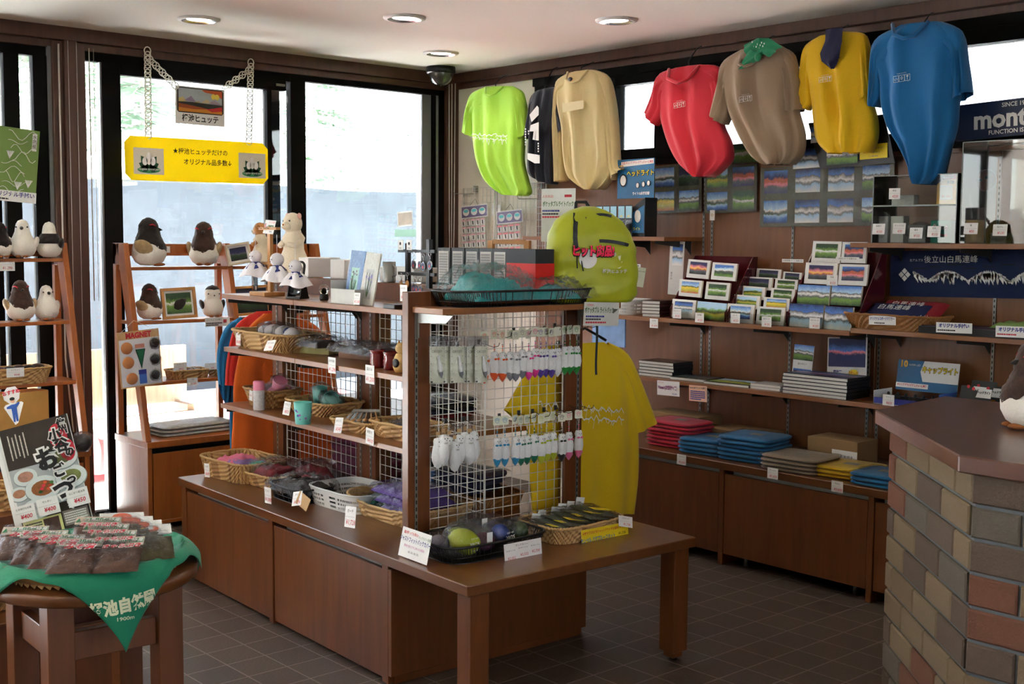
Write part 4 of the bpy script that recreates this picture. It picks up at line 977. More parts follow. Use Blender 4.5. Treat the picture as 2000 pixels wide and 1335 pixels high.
t = thing('framed_picture', 'pale framed grey photograph on the top shelf left of the hanging cloth dolls', 'picture', p, rot=e); frame_box(t, w, h, .012, pm('cream_frame', lin(222, 212, 188), .6), 'night', 5)
p, e, w, h = panel('N', -6.16, (458, 618), (528, 612), (458, 560), tilt=-.1)
t = thing('framed_picture', 'wooden framed plant picture behind the hanging blue jacket', 'picture', p, rot=e); frame_box(t, w, h, .014, M_LWOOD, 'night', 8, .002)
# magnet board
p, e, w, h = panel('N', X0+.495, (237, 760), (318, 748), (228, 650))
t = thing('magnet_board', 'white board of sample magnets headed MAGNET hanging on the ladder rack', 'display board', p, rot=e)
MB().box(0, w, 0, .006, 0, h, wood('board_edge', lin(206, 160, 106), lin(220, 176, 120))).build('board', t)
mb = MB(); mb.add([(.006, -.001, .006), (w-.006, -.001, .006), (w-.006, -.001, h*.86), (.006, -.001, h*.86)], [(0, 1, 2, 3)], pm('board_white', lin(226, 224, 226), .7)); mb.text('MAGNET', .038, M_RED, None, w*.5, -.002, h*.92, bold=.05, sx=.9); mb.build('board_face', t)
for x, z in ((.2, .71), (.21, .45), (.27, .16)):
    MB().lathe([(.001, .006), (.028, .006), (.031, .003), (.031, 0)], pm('cork', lin(196, 128, 78), .8, .4, 90), 20, MT(w*x, -.001, h*z, rx=PI/2)).build('round_magnet', t)
for x, z in ((.86, .75), (.84, .46), (.82, .18)):
    m = MB(); m.ball((w*x, -.012, h*z), (.026, .012, .026), M_PDARK, 10, 6, jit=.3); m.ball((w*x, -.014, h*z), (.034, .016, .034), M_FILM, 8, 5, jit=.4); m.build('bird_magnet', t)
m = MB(); m.add([(w*.42, -.004, h*.66), (w*.62, -.004, h*.66), (w*.52, -.004, h*.34)], [(0, 2, 1)], pm('pennant_green', lin(30, 110, 70), .6)).add([(w*.40, -.003, h*.67), (w*.64, -.003, h*.67), (w*.52, -.003, h*.31)], [(0, 2, 1)], M_INK); m.box(w*.4, w*.62, -.004, -.001, h*.69, h*.76, pm('pink_tag', lin(210, 140, 120), .6)); m.build('pennant_magnet', t)
m = MB().box(w*.45, w*.62, -.004, -.001, h*.05, h*.28, pm('blue_tag', lin(70, 110, 190), .6)).box(w*.44, w*.62, -.005, -.001, h*.22, h*.30, M_BLUEINK); m.build('blue_magnet', t)
MB().tube([(.01, -.002, h-.01), (w*.42, -.002, h+.055), (w-.02, -.002, h-.005)], .0012, M_WHITE, 4).build('string', t)

def bagged_goods(fr_loc, rz, n, w, d, h0, mat, gname, lab, seed, size=.035, film=True, name='bagged_toy', cat='soft toy'):
    rnd = random.Random(seed)
    for i in range(n):
        x = -w/2+w*(i+.5)/n+rnd.uniform(-.01, .01); y = rnd.uniform(-d/4, d/4); c = Matrix.Rotation(rz, 3, 'Z') @ Vector((x, y, 0))
        t = thing(name, lab, cat, fr_loc+c+Vector((0, 0, h0)), rz+rnd.uniform(-.5, .5), gname)
        MB().ball((0, 0, size*.7), (size*.95, size*.8, size*.7), mat if not isinstance(mat, (list, tuple)) else mat[i % len(mat)], 12, 7, jit=.12).build('stuffing', t)
        if film: MB().ball((0, 0, size*.75), (size*1.25, size*1.05, size*.95), M_FILM2, 9, 6, jit=.5).build('clear_bag', t)
# baskets on the racks
b1 = onz(352, 735, .778); b1.x = -6.13
basket('wicker_basket', 'flat wicker basket of silver bagged trinkets behind the MAGNET board', b1, PI/2, .20, .13, .045, flare=1.1, rows=5)
bagged_goods(b1, PI/2, 4, .18, .08, .012, pm('silver_trinket', lin(190, 188, 190), .5, .5, 60, var=.3), 'bagged trinkets in the left basket', 'small silver bagged trinket in the flat basket behind the MAGNET board', 4, .026, name='bagged_trinket', cat='souvenir')
b2 = onz(411, 727, .778); b2.x = -6.13
basket('wicker_basket', 'small olive wicker basket of dark bagged trinkets left of the red jacket sleeve', b2, PI/2, .15, .12, .04, (pm('olive_wicker', lin(150, 134, 84), .7, .5, 100, var=.2), M_WICK2), flare=1.15, rows=5)
bagged_goods(b2, PI/2, 3, .14, .07, .012, M_PDARK, 'bagged trinkets in the right basket', 'small dark bagged trinket in the olive basket', 6, .03, name='bagged_trinket', cat='souvenir')
b3 = onz(45, 752, .818); b3.x = -6.12; b3.y -= .04
basket('wicker_basket', 'long wicker basket of small plush birds on the third shelf at the left edge', b3, PI/2, .36, .15, .075, flare=1.15, rows=8)
bagged_goods(b3, PI/2, 7, .38, .14, .035, [M_PBROWN, M_PDARK], 'small plush birds heaped in the left basket', 'small dark mottled plush bird heaped in the long basket at the left edge', 9, .04, film=False)
# price cards on rack shelf edges
RX = X0+.27
price_card(12, 517, 'N', X0+.262, 'white price card on the top shelf edge at the left picture edge', '雷鳥ぬいぐるみ', '¥1,296', .085, .06)
price_card(30, 727, 'N', X0+.435, 'white price card on the front of the long basket of plush birds', 'らいちょう', '¥648', .085, .045)
price_card(318, 487, 'N', X0+.21, 'white price card between the two large plush birds on the top shelf', '雷鳥', '¥2,160', .085, .035)
price_card(352, 716, 'N', X0+.385, 'white price card on the flat basket of silver trinkets', 'マグネット', '¥432', .075, .045)
price_card(413, 715, 'N', X0+.385, 'white price card on the olive basket of dark trinkets', 'ストラップ', '¥486', .08, .035)
price_card(376, 745, 'N', X0+.41, 'white price card hanging from the third shelf edge right of the MAGNET board', '小物', '¥1,080', .062, .042)
lettered_card(425, 628, 'N', X0+.34, .15, .05, 'long white card with a small red block under the plush chick', [('らいちょうの親子', .012, M_GREENINK, -.02, .012)], paras=((2, -.07, -.022, .1, .02, M_INK), (1, .035, -.012, .035, .03, M_RED)))
# folded paper-printed cloths on rack cabinet
base = onz(370, 842, .476); base.x = -6.14
for i in range(3):
    folded('folded_cloth_bag', 'grey and white printed cloth folded on the rack cabinet, %s of three' % nth(i, 3), base+Vector((0, 0, i*.02)), PI/2+.03*i, .44, .22, .018, pm('newsprint', lin(196, 200, 196), .7, .4, 40, var=.45), cat='cloth', group='printed cloths on the ladder rack cabinet', seed=i)
# outside: deck furniture and the red tarp
t = thing('wooden_bench', 'sunlit wooden bench on the snowy deck outside, seen below the rack shelves', 'bench', (-7.6, 3.1, -.12))
mb = MB().box(-.2, .2, -.7, .9, .42, .46, M_DECK); mb.build('seat', t)
for y in (-.6, .8): MB().box(-.18, .18, y-.04, y+.04, 0, .42, M_DECK).build('leg', t)
MB().box(-.45, -.41, -.7, .9, .5, .9, M_DECK).box(-.43, -.2, -.65, -.6, .38, .5, M_DECK).box(-.43, -.2, .8, .85, .38, .5, M_DECK).build('backrest', t)
mb = MB(); mb.surf(lambda u, v: (-.55+1.1*u, -1.4+2.8*v, .34+.06*nz3(u*4, v*6, 2)-(.3 if u in (0, 1) or v in (0, 1) else 0)), 14, 26, pm('red_tarp', lin(196, 104, 108), .7, .3, 12))
tag(mb.build('red_tarp', loc=(-8.5, 4.6, -.12)), 'red tarpaulin covering something on the deck outside the door', 'tarpaulin')
# ================================================================ goods on the gondola
def GP(px, py, v, z): 
    p = ongv(px, py, v); return Vector((p.x, p.y, z))
def EP(px, py, u, z):
    p = ongu(px, py, u); return Vector((p.x, p.y, z))
def gz(px, py, z): return onz(px, py, z)
# -- cloth dolls on a wooden stand
q = GP(525, 575, .24, ZT)
t = thing('doll_stand', 'pale wooden display stand with crossbars at the left end of the top gondola shelf', 'stand', q, GA)
MB().box(-.085, .055, -.05, .05, 0, .018, M_LWOOD).build('base', t, bev=.002)
MB().box(.004, .03, -.008, .008, .018, .30, M_LWOOD).build('post', t, bev=.001)
for z, a, b in ((.285, -.07, .09), (.135, -.06, .085)): MB().box(a, b, -.011, .011, z, z+.012, M_LWOOD).build('crossbar', t, bev=.001)
mb = MB()
for x in (-.07, -.035, 0, .03): mb.tube([(x, -.011, .292), (x, -.022, .292), (x, -.024, .302)], .001, M_INK, 4)
mb.build('hooks', t)
lettered_card(526, 443, 'G', .235, .095, .06, 'small leaning card with a red figure above the hanging cloth dolls', [('てるてる坊主', .010, M_RED, .015, .02), ('¥648', .011, M_INK, .02, -.02)], paras=((2, -.01, -.01, .05, .02, M_GREENINK), (1, -.043, -.022, .018, .044, M_RED)), tilt=-.25, rot=-.05)
M_PAPERW = pm('white_cotton', lin(232, 228, 232), .85, .3, 80)
M_DOT = pm('navy_dots', lin(40, 50, 120), .8)
for px, py, lab, s_, tr in ((499, 501, 'white cotton hanging doll with navy dotted scarf, left of the two on the stand', 1, .3), (541, 507, 'white cotton hanging doll with navy dotted scarf in front of the cream stoat', 1.05, -.1), (577, 520, 'white cotton hanging doll half hidden behind the black table mirror', .98, .2)):
    c = ongv(px, py, .20); t = thing('cloth_doll', lab, 'hanging doll', c, GA+tr, 'cotton dolls hanging on the wooden stand'); r_ = .028*s_
    MB().ball((0, 0, 0), r_, M_PAPERW, 18, 12).build('head', t)
    mb = MB(); mb.surf(lambda u, v: ((.012+v**.8*(.062+.010*math.sin(u*2*PI*5+px)))*math.cos(u*2*PI)*s_, (.012+v**.8*(.045+.010*math.sin(u*2*PI*5+px)))*math.sin(u*2*PI)*s_, (-.022-.062*v**1.3+.006*v*math.sin(u*2*PI*3))*s_), 44, 10, M_PAPERW); mb.build('skirt', t)
    mb = MB(); mb.surf(lambda u, v: ((.014+v*.030)*math.cos(u*2*PI)*s_, (.014+v*.026)*math.sin(u*2*PI)*s_, (-.020-.024*v-.012*v*max(0, -math.sin(u*2*PI)))*s_+.002), 28, 4, M_DOT)
    for k in range(22): a = k*2.4; rr = (.02+.022*((k*.37) % 1))*s_; mb.ball((rr*math.cos(a), rr*.88*math.sin(a), (-.020-.024*((rr/s_-.014)/.03))*s_+.004), .0022, M_WHITE, 5, 3)
    mb.build('scarf', t)
    mb = MB()
    for s in (-1, 1): mb.ball((s*.008*s_, -.027*s_, .001), (.0025, .0015, .003), M_INK, 6, 4)
    mb.tube([(-.004, -.028*s_, -.006), (0, -.029*s_, -.008), (.004, -.028*s_, -.006)], .0008, M_INK, 4); mb.build('face', t)
    mb = MB(); mb.tube([(0, 0, r_), (0, 0, .105 if py < 515 else .1)], .0012, M_WHITE, 4); mb.build('string', t)
q = GP(496, 574, .25, ZT)
t = thing('acrylic_card', 'clear cut out card with small leaf and acorn drawings under the hanging dolls', 'ornament', q, GA-.1)
MB().box(-.025, .045, -.001, .001, 0, .10, M_ACRYL).build('card', t)
mb = MB(); disc(mb, .0, .055, .008, .014, pm('acorn_print', lin(150, 130, 116), .7), -.002); disc(mb, .03, .03, .011, .010, pm('acorn_print', (0, 0, 0)), -.002); mb.tube([(-.008, -.002, .035), (.0, -.002, .055), (.006, -.002, .072)], .001, M_INK, 4); mb.build('drawing', t)
# -- stoat plush toys standing on the far side
def stoat(p, lab, h, mb_, mw, face, tail=False):
    t = thing('plush_stoat', lab, 'soft toy', p, face)
    MB().lathe([(.001, 0), (.26*h, .02*h), (.27*h, .12*h), (.23*h, .28*h), (.17*h, .42*h), (.165*h, .52*h), (.19*h, .60*h), (.13*h, .68*h), (.12*h, .72*h), (.001, .74*h)], mw, 22, cap=False, sy=.9).build('body', t)
    m = MB(); m.ball((0, -.02*h, .82*h), (.155*h, .15*h, .17*h), mb_, 20, 14); m.ball((0, -.13*h, .78*h), (.09*h, .09*h, .07*h), mw, 14, 8); m.build('head', t)
    for s in (-1, 1):
        MB().ball((s*.13*h, .0, .93*h), (.045*h, .025*h, .055*h), mb_ if tail else pm('pink_ear', lin(232, 176, 164), .9), 10, 6).build('ear', t)
        MB().ball((s*.07*h, -.145*h, .86*h), .014*h, M_BLACK, 8, 6).build('eye', t)
        MB().tube([(s*.17*h, -.02*h, .55*h), (s*.17*h, -.12*h, .48*h), (s*.06*h, -.18*h, .50*h)], [.05*h, .045*h, .04*h], mb_ if tail else mw, 10).build('arm', t)
    MB().ball((0, -.215*h, .80*h), .016*h, M_FELT, 8, 5).build('nose', t)
    return t
M_FOX = pm('tan_plush', lin(206, 144, 84), .95, 1, 120, sheen=.5)
stoat(GP(574, 545, .525, 1.369), 'tall cream plush stoat with pink ears standing behind the white boxes', .30, M_PCREAM, M_PCREAM, GA+.25)
_q = onx(507, 500, X0+.22); _q.z = 1.388; _q.x = X0+.235
stoat(_q, 'tan and white plush stoat looking left behind the wooden doll stand', .25, M_FOX, M_PCREAM, GA-.9, True)
# -- mirror, snow globe
q = GP(581, 580, .235, ZT)
t = thing('table_mirror', 'small tilting table mirror in a black stand on the top gondola shelf', 'mirror', q, GA+.35)
mb = MB(); mb.box(-.038, .038, -.03, .03, 0, .008, M_BLACK)
for s in (-1, 1): mb.add([(s*.038, -.028, 0), (s*.038, .028, 0), (s*.036, .006, .09), (s*.036, -.006, .09), (s*.032, -.028, 0), (s*.032, .028, 0), (s*.032, .006, .09), (s*.032, -.006, .09)], [(0, 1, 2, 3), (7, 6, 5, 4), (0, 4, 5, 1), (1, 5, 6, 2), (2, 6, 7, 3), (3, 7, 4, 0)], M_BLACK)
mb.build('stand', t)
def rrect(w, h, c, n=5): 
    P = []
    for cx, cz, a0 in ((w/2-c, h/2-c, 0), (-w/2+c, h/2-c, 90), (-w/2+c, -h/2+c, 180), (w/2-c, -h/2+c, 270)): P += [(cx+c*math.cos(R(a0+90*k/n)), cz+c*math.sin(R(a0+90*k/n))) for k in range(n+1)]
    return P
M = MT(0, 0, .085, rx=-.18)
MB().tube([(x, 0, z) for x, z in rrect(.062, .135, .018)], .0055, M_BLACK, 8, closed=True, M=M).build('mirror_frame', t)
m = MB().prism(rrect(.060, .132, .017), -.002, .002, pm('mirror_glass', (.9, .92, .92), .02, metal=1), M); m.tube([(-.01, -.0025, -.01), (.004, -.0025, .0), (.014, -.0025, .012)], .0012, M_GREENINK, 4, M=M); m.tube([(.004, -.0025, .0), (.0, -.0025, .02)], .001, M_GREENINK, 4, M=M); m.build('mirror_glass', t)
q = GP(633, 580, .26, ZT)
t = thing('snow_globe', 'tiny snow globe with black base on the top gondola shelf', 'ornament', q, GA)
MB().lathe([(.016, 0), (.019, .004), (.017, .022), (.014, .026)], M_BLACK, 18).build('base', t)
mg = pm('clear_glass', (1, 1, 1), .02, trans=1); MB().ball((0, 0, .043), .022, mg, 20, 14).build('globe', t); MB().ball((0, 0, .038), (.008, .008, .01), M_PDARK, 8, 6).build('figure', t)
# -- boxed picture cards
q = GP(690, 592, .20, ZT)
t = thing('card_box', 'grey cardboard box holding two tall framed flower cards', 'box', q, GA)
gy = pm('grey_board', lin(196, 196, 192), .8)
MB().box(-.118, .06, -.03, -.028, 0, .058, gy).box(-.118, -.116, -.03, .045, 0, .09, gy).box(.058, .06, -.03, .045, 0, .058, gy).box(-.118, .06, .043, .045, 0, .09, gy).box(-.118, .06, -.03, .045, 0, .002, gy).build('box_body', t)
price_card(697, 583, 'G', .165, 'white price card on the grey box of flower cards', '木の花', '¥1,100', .042, .045, tilt=-.1)
def flower_card(x, yy, w, h, mat, inner, lab, col, tilt, roll):
    t = thing('flower_card', lab, 'picture card', q+Matrix.Rotation(GA, 3, 'Z') @ Vector((x, yy, .004)), rot=(tilt, roll, GA))
    mb = MB().sheet(w, h, mat, None, .006); mb.add([(w*.24, -.001, h*.12), (w*.76, -.001, h*.12), (w*.76, -.001, h*.68), (w*.24, -.001, h*.68)], [(0, 1, 2, 3)], inner); mb.build('card', t)
    mb = MB(); rnd = random.Random(len(lab))
    for i in range(7): a = rnd.uniform(-.6, .6); mb.tube([(w*.5, -.002, h*.15), (w*(.5+.3*a), -.0025, h*.35), (w*(.5+.35*a), -.002, h*(.42+.2*rnd.random()))], .0009, M_GREENINK, 4); disc(mb, w*(.5+.35*a), h*(.42+.2*rnd.random()), .005, .005, col, -.0026, n=6)
    mb.build('pressed_flower', t); MB().surf(lambda u, v: (u*w, -.004-.003*nz3(u*7, v*9, 2), v*h), 10, 14, M_FILM, smooth=False).build('clear_sleeve', t)
flower_card(-.085, .008, .105, .205, pm('blue_card', lin(110, 150, 200), .6), pm('mint_card', lin(160, 214, 200), .6), 'blue bordered framed flower card wrapped in film', pm('mauve', lin(120, 100, 120), .7), -.16, .04)
flower_card(.035, .0, .10, .20, pm('ivory_card', lin(214, 212, 200), .6), pm('grey_mat', lin(190, 190, 186), .6), 'ivory framed card with a violet flower wrapped in film', pm('violet', lin(140, 120, 200), .7), -.16, .06)
q = GP(775, 588, .18, ZT); tag(MB().box(-.045, .03, -.03, .03, 0, .016, M_BLACK).build('black_tray', loc=q, rz=GA, bev=.002), 'small flat black tray on the top gondola shelf beside the end post', 'tray')
price_card(788, 572, 'G', .23, 'white price card standing behind the small black tray', 'キーホルダー', '¥540', .045, .06)
# -- boxes on the gondola's upper board
def carton(px, v, z, w, d, h, lab, mat=None, rz=GA, py=545):
    p = GP(px, py, v, z); return tag(MB().box(-w/2, w/2, -d/2, d/2, 0, h, mat or M_WHITE).build('white_box', loc=p, rz=rz, bev=.002), lab, 'box', 'plain white boxes on the gondola top')
carton(618, .60, 1.369, .15, .17, .09, 'plain white box in front of the cream stoat'); carton(685, .61, 1.369, .12, .14, .085, 'plain white box behind the blue flower card')
carton(797, .64, 1.369, .26, .12, .06, 'plain white box behind the black key ring stand', py=540)
q = GP(760, 548, .50, 1.369); t = thing('steel_cup', 'brushed steel cup behind the ivory flower card', 'cup', q, GA); MB().lathe([(.026, 0), (.028, .006), (.027, .01), (.027, .085), (.0255, .085), (.0255, .01), (.001, .01)], M_STEEL, 24, cap=False).build('cup', t); MB().tube([(.027, 0, .07), (.05, 0, .065), (.05, 0, .03), (.027, 0, .025)], .003, M_STEEL, 6).build('handle', t)
# -- key ring stand
q = GP(797, 588, .33, ZT)
t = thing('keyring_stand', 'black metal stand with two crossbars of dangling key rings', 'stand', q, GA)
MB().box(-.04, .04, -.03, .03, 0, .008, M_BLACK).build('base', t); MB().box(-.008, .008, -.008, .008, .008, .235, M_BLACK).build('post', t)
MB().box(.13, .150, -.008, .008, .07, .25, M_BLACK).build('post', t)
for z in (.20, .115): MB().box(-.06, .18, -.006, .006, z, z+.012, M_BLACK).build('crossbar', t)
MB().box(.09, .13, .0, .012, .14, .19, M_BLACK).build('backing', t)
stq = q
M_CHROME = pm('chrome', (.8, .8, .8), .15, metal=1); M_KPIC = pm('key_picture', lin(70, 70, 100), .3, .2, 60, var=.6); M_KRED = pm('key_red', lin(200, 60, 60), .4)
def keyring(x, z, lab, kind=0):
    t = thing('key_ring', lab, 'key ring', stq+Matrix.Rotation(GA, 3, 'Z') @ Vector((x, -.012, z)), GA, 'key rings on the black stand')
    MB().tube([(.007*math.cos(a), 0, .007*math.sin(a)) for a in [k*PI/5 for k in range(10)]], .001, M_CHROME, 4, closed=True).tube([(0, 0, -.006), (.002, 0, -.016), (0, 0, -.024)], .0012, M_CHROME, 4).build('ring', t)
    m = MB()
    if kind == 0: m.prism([(.013*math.cos(a), -.040+.017*math.sin(a)) for a in [k*PI/8 for k in range(16)]], -.002, .002, M_CHROME); disc(m, 0, -.04, .0105, .014, M_KPIC, -.0026); disc(m, .001, -.043, .004, .006, M_KRED, -.003, n=8)
    else: m.prism([(.010*math.cos(a), -.036+.013*math.sin(a)) for a in [k*PI/8 for k in range(16)]], -.002, .002, M_LWOOD)
    m.build('charm', t)
for x, z, lab, k in ((.055, .195, 'oval key ring left on the upper crossbar of the black stand', 0), (.095, .195, 'pale oval key ring in the middle of the upper crossbar', 0), (.118, .19, 'oval key ring seen from the back on the upper crossbar', 0), (.16, .195, 'oval key ring at the right end of the upper crossbar', 0), (.055, .108, 'oval key ring left on the lower crossbar of the black stand', 0), (.075, .106, 'oval key ring half behind its neighbour on the lower crossbar', 0), (.10, .104, 'oval key ring right on the lower crossbar beside the teal bag', 0), (-.03, .115, 'small wooden key charm left of the stand post', 1), (.012, .118, 'small wooden key charm in front of the stand post', 1)): keyring(x, z, lab, k)
lettered_card(782, 478, 'G', .31, .034, .038, 'tiny white hang tag left of the key ring stand post', [('●', .016, M_INK, 0, .004), ('¥540', .007, M_INK, 0, -.012)], name='hang_tag'); lettered_card(799, 478, 'G', .31, .034, .038, 'tiny white hang tag on the key ring stand post', [('●', .016, M_INK, 0, .004), ('¥540', .007, M_INK, 0, -.012)], name='hang_tag')
p, e, w, h = panel('G', .34, (771, 462), (812, 462), (771, 448)); mb = MB().sheet(w, h, pm('mint_sheet', lin(170, 220, 200), .6)); mb.build('mint_card', loc=p, rot=e, label='small mint green card above the key ring tags', cat='card')
p, e, w, h = panel('G', .34, (777, 443), (806, 440), (777, 414)); mb = MB().sheet(w, h, M_WHITE); mb.build('photo_card', loc=p, rot=e, label='small photo card of pale figures above the mint card', cat='card')
mb = MB().sheet(w*.9, h*.8, pm('sepia', lin(190, 176, 160), .6, .2, 30, var=.4), None, 0, None, w*.05, h*.1)
mb.build('photo_print', loc=p-GV*.001, rot=e, parent=None).parent = bpy.data.objects['photo_card']
po = bpy.data.objects['photo_print']; po.location = (0, -.001, 0); po.rotation_euler = (0, 0, 0)
# -- black, white and red boxes in a row on the far side
M_REDBOX = pm('red_box', lin(214, 30, 20), .45); M_PALEBOX = pm('box_text', lin(206, 206, 200), .6)
for i in range(7):
    xa_ = ongv(854+27*i, 520, .62); p = Vector((xa_.x, xa_.y, 1.369)); w = .088
    t = thing('gift_box', ['white labelled box with black spine, %s in the row behind the teal bags' % s for s in ('leftmost', 'second', 'third', 'fourth', 'fifth')][i] if i < 5 else 'black and red box %s in the row behind the teal bags' % ('next to the last' if i == 5 else 'at the right end'), 'box', p+GU*.045, GA, 'boxes in a row behind the teal bags')
    MB().box(-w/2, w/2, 0, .09, 0, .145, M_BLACK).build('box_body', t, bev=.001)
    if i < 5: m = MB(); m.add([(-w/2+.010, -.001, .004), (w/2-.010, -.001, .004), (w/2-.010, -.001, .132), (-w/2+.010, -.001, .132)], [(0, 1, 2, 3)], M_PALEBOX); para(m, 11, w-.03, .115, pm('grey_ink', lin(150, 150, 150), .6), -w/2+.015, .01, -.0015, i); m.build('label', t)
    else: m = MB(); m.box(-w/2-.0006, w/2+.0006, -.0008, .0906, .0, .092, M_REDBOX); m.build('label', t)
# -- middle shelf
q = GP(548, 690, .31, ZM)
basket('wicker_basket', 'wide shallow wicker basket of bagged cotton dolls on the middle gondola shelf', q-GU*.03, GA, .44, .20, .075, flare=1.2, rows=8)
for i, (dx, s) in enumerate(((-.11, .040), (-.03, .045), (.06, .045), (.13, .042))):
    t = thing('bagged_doll', ('cotton doll in a clear bag heaped %s in the wide basket' % ('at the left', 'left of the middle', 'right of the middle', 'at the right')[i]), 'hanging doll', q+GU*(dx-.03)+Vector((0, 0, .045)), GA+i, 'bagged cotton dolls')
    MB().ball((0, 0, s*.7), (s, s*.8, s*.7), M_PAPERW, 12, 8, jit=.1).build('doll', t); MB().ball((.01, .01, s*.9), (s*.6, s*.55, s*.5), M_DOT, 10, 6, jit=.1).build('scarf', t); MB().ball((0, 0, s*.8), (s*1.3, s*1.1, s), M_FILM2, 9, 6, jit=.5).build('clear_bag', t)
price_card(465, 660, 'G', .195, 'white price card at the left corner of the wide doll basket', 'てるてる坊主', '¥648', .045, .065)
lettered_card(527, 674, 'G', .15, .07, .048, 'white folded card leaning in front of the wide doll basket', [('てるてる坊主', .009, M_INK, 0, .01), ('¥540', .011, M_RED, .01, -.01)], tilt=-.5, rot=.12)
p_ = gz(604, 690, ZM); t = thing('flat_box', 'yellow green cardboard box under the clear wrapped goods', 'box', p_+GV*.06, GA+.35); MB().box(-.09, .09, -.06, .06, 0, .034, pm('lime_board', lin(206, 204, 140), .8)).build('box_body', t, bev=.001)
p_ = gz(690, 701, ZM); t = thing('flat_box', 'brown cardboard box under the clear wrapped goods', 'box', p_+GV*.07, GA+.25); MB().box(-.11, .12, -.06, .06, 0, .034, pm('brown_board', lin(160, 124, 104), .8)).build('box_body', t, bev=.001)
for i, (px, w) in enumerate(((625, .24), (705, .26), (755, .16))):
    c = GP(px, 685, .33, ZM+.036); t = thing('wrapped_goods', 'clear wrapped dark goods lying %s on the flat boxes' % ('at the left', 'in the middle', 'at the right')[i], 'wrapped goods', c, GA, 'clear wrapped goods on the middle gondola shelf')
    m = MB(); lump(m, w*.8, .13, .03, pm('dark_goods', lin(70, 60, 56), .6, .5, 40, var=.4), i); m.build('contents', t); m = MB(); film_over(m, w*1.05, .18, .042, i+2); m.build('clear_bag', t)
for i, px in enumerate((738, 765)):
    t = thing('lacquer_cup', 'x', 'cup', GP(px, 718, .255, ZM), GA, 'dark red lacquer cups')
    P = [(.028, 0)]+[(.033-.0025*(k % 2), .006+k*.007) for k in range(9)]+[(.034, .068), (.031, .068), (.03, .01), (.001, .01)]
    MB().lathe(P, pm('lacquer', lin(120, 22, 20), .2, coat=.8), 28, cap=False).build('cup', t)
    t['label'] = ('dark red ribbed lacquer cup beside the brown cardboard box', 'dark red ribbed lacquer cup next to the wooden cat')[i]
q = GP(785, 724, .24, ZM); t = thing('wooden_cat', 'round pale wooden beckoning cat beside the end post', 'ornament', q, GA+.2); mp_ = pm('turned_wood', lin(214, 176, 112), .5)
MB().lathe([(.001, 0), (.026, 0), (.034, .02), (.034, .045), (.022, .068), (.001, .072)], mp_, 22, cap=False).build('body', t)
m = MB(); m.ball((0, 0, .088), (.026, .024, .022), mp_, 16, 10); m.build('head', t)
for s in (-1, 1): MB().lathe([(.008, 0), (.001, .014)], mp_, 8, MT(s*.015, 0, .103)).build('ear', t)
m = MB(); m.ball((0, -.032, .035), (.017, .006, .017), M_BLACK, 12, 8); m.build('belly_spot', t); m = MB(); m.ball((-.014, -.026, .05), (.004, .003, .004), M_BLACK, 6, 4); m.tube([(-.008, -.024, .09), (-.004, -.0245, .092), (0, -.024, .09)], .0006, M_INK, 4); m.build('face', t)
price_card(648, 713, 'G', .157, 'white price card with a small bell hanging from the middle shelf joint', 'お弁当箱', '¥1,296', .055, .062); price_card(722, 731, 'G', .157, 'white price card hanging from the middle shelf under the red cups', '湯のみ', '¥1,200', .06, .07)
# -- lower shelf
q = gz(521, 792, ZL)+GV*.03
basket('wicker_basket', 'round open wicker basket of wrapped pink cups on the lower gondola shelf', q, GA, .20, .15, .075, (M_WICK2, M_WICK), flare=1.3, style='coarse', rows=7)
M_PINKC = pm('pink_plastic', lin(222, 130, 160), .4); M_TEALC = pm('teal_plastic', lin(110, 200, 190), .35)
def cup_mesh(mat, r=.033, h=.075, print_=None):
    m = MB(); m.lathe([(r*.8, 0), (r*.84, .003), (r, h), (r*.92, h), (r*.76, .006), (.001, .006)], mat, 24, cap=False)
    return m
def wrapped_cup(loc, rot, mat, lab, grp, i):
    t = thing('wrapped_cup', lab, 'cup', loc, group=grp, rot=rot); cup_mesh(mat).build('cup', t); MB().tube([(.03, 0, .06), (.052, 0, .055), (.050, 0, .02), (.028, 0, .018)], .004, mat, 6).build('handle', t)
    MB().ball((.005, 0, .045), (.058, .05, .06), M_FILM2, 10, 7, jit=.45).build('clear_bag', t)
for i, (dx, dz, rx) in enumerate(((-.05, .03, 1.2), (.02, .055, .5), (.075, .03, -1.1))): wrapped_cup(q+GU*dx+Vector((0, .01, dz)), (rx, .3, GA+i), M_PINKC, 'pink cup in a clear bag, %s in the round wicker basket' % ('at the left', 'on top of the others', 'at the right')[i], 'wrapped pink cups', i)
lettered_card(490, 772, 'G', .19, .03, .045, 'tiny pinkish price card stuck to the round wicker basket', [('¥864', .009, M_RED, 0, 0)], rot=-.1, name='price_card', cat='price card')
q = gz(506, 800, ZL); t = thing('flask', 'small white flask with pink cap standing on the lower gondola shelf', 'bottle', q, GA)
MB().lathe([(.001, 0), (.023, 0), (.025, .004), (.025, .085), (.024, .087)], pm('printed_enamel', lin(206, 206, 208), .4, .1, 90, var=.35), 28, cap=False).build('body', t); MB().lathe([(.0245, .087), (.0245, .122), (.022, .126), (.001, .126)], M_PINKC, 28, cap=False).build('cap', t)
q = gz(618, 808, ZL)+GV*.04
basket('wicker_basket', 'flared rectangular wicker basket of wrapped teal mugs on the lower gondola shelf', q, GA+.12, .26, .17, .055, flare=1.3, rows=6)
for i, (dx, dz, rx) in enumerate(((-.07, .03, .15), (.01, .03, .9), (.09, .035, -1.2))): wrapped_cup(q+GU*dx+Vector((0, .02, dz)), (rx, .2, GA+i), M_TEALC, 'teal mug in a clear bag, %s in the flared basket' % ('standing at the left', 'in the middle', 'tipped over at the right')[i], 'wrapped teal mugs', i)
price_card(560, 797, 'G', .135, 'white price card on the left corner of the teal mug basket', 'マグカップ', '¥870', .055, .055, tilt=-.2)
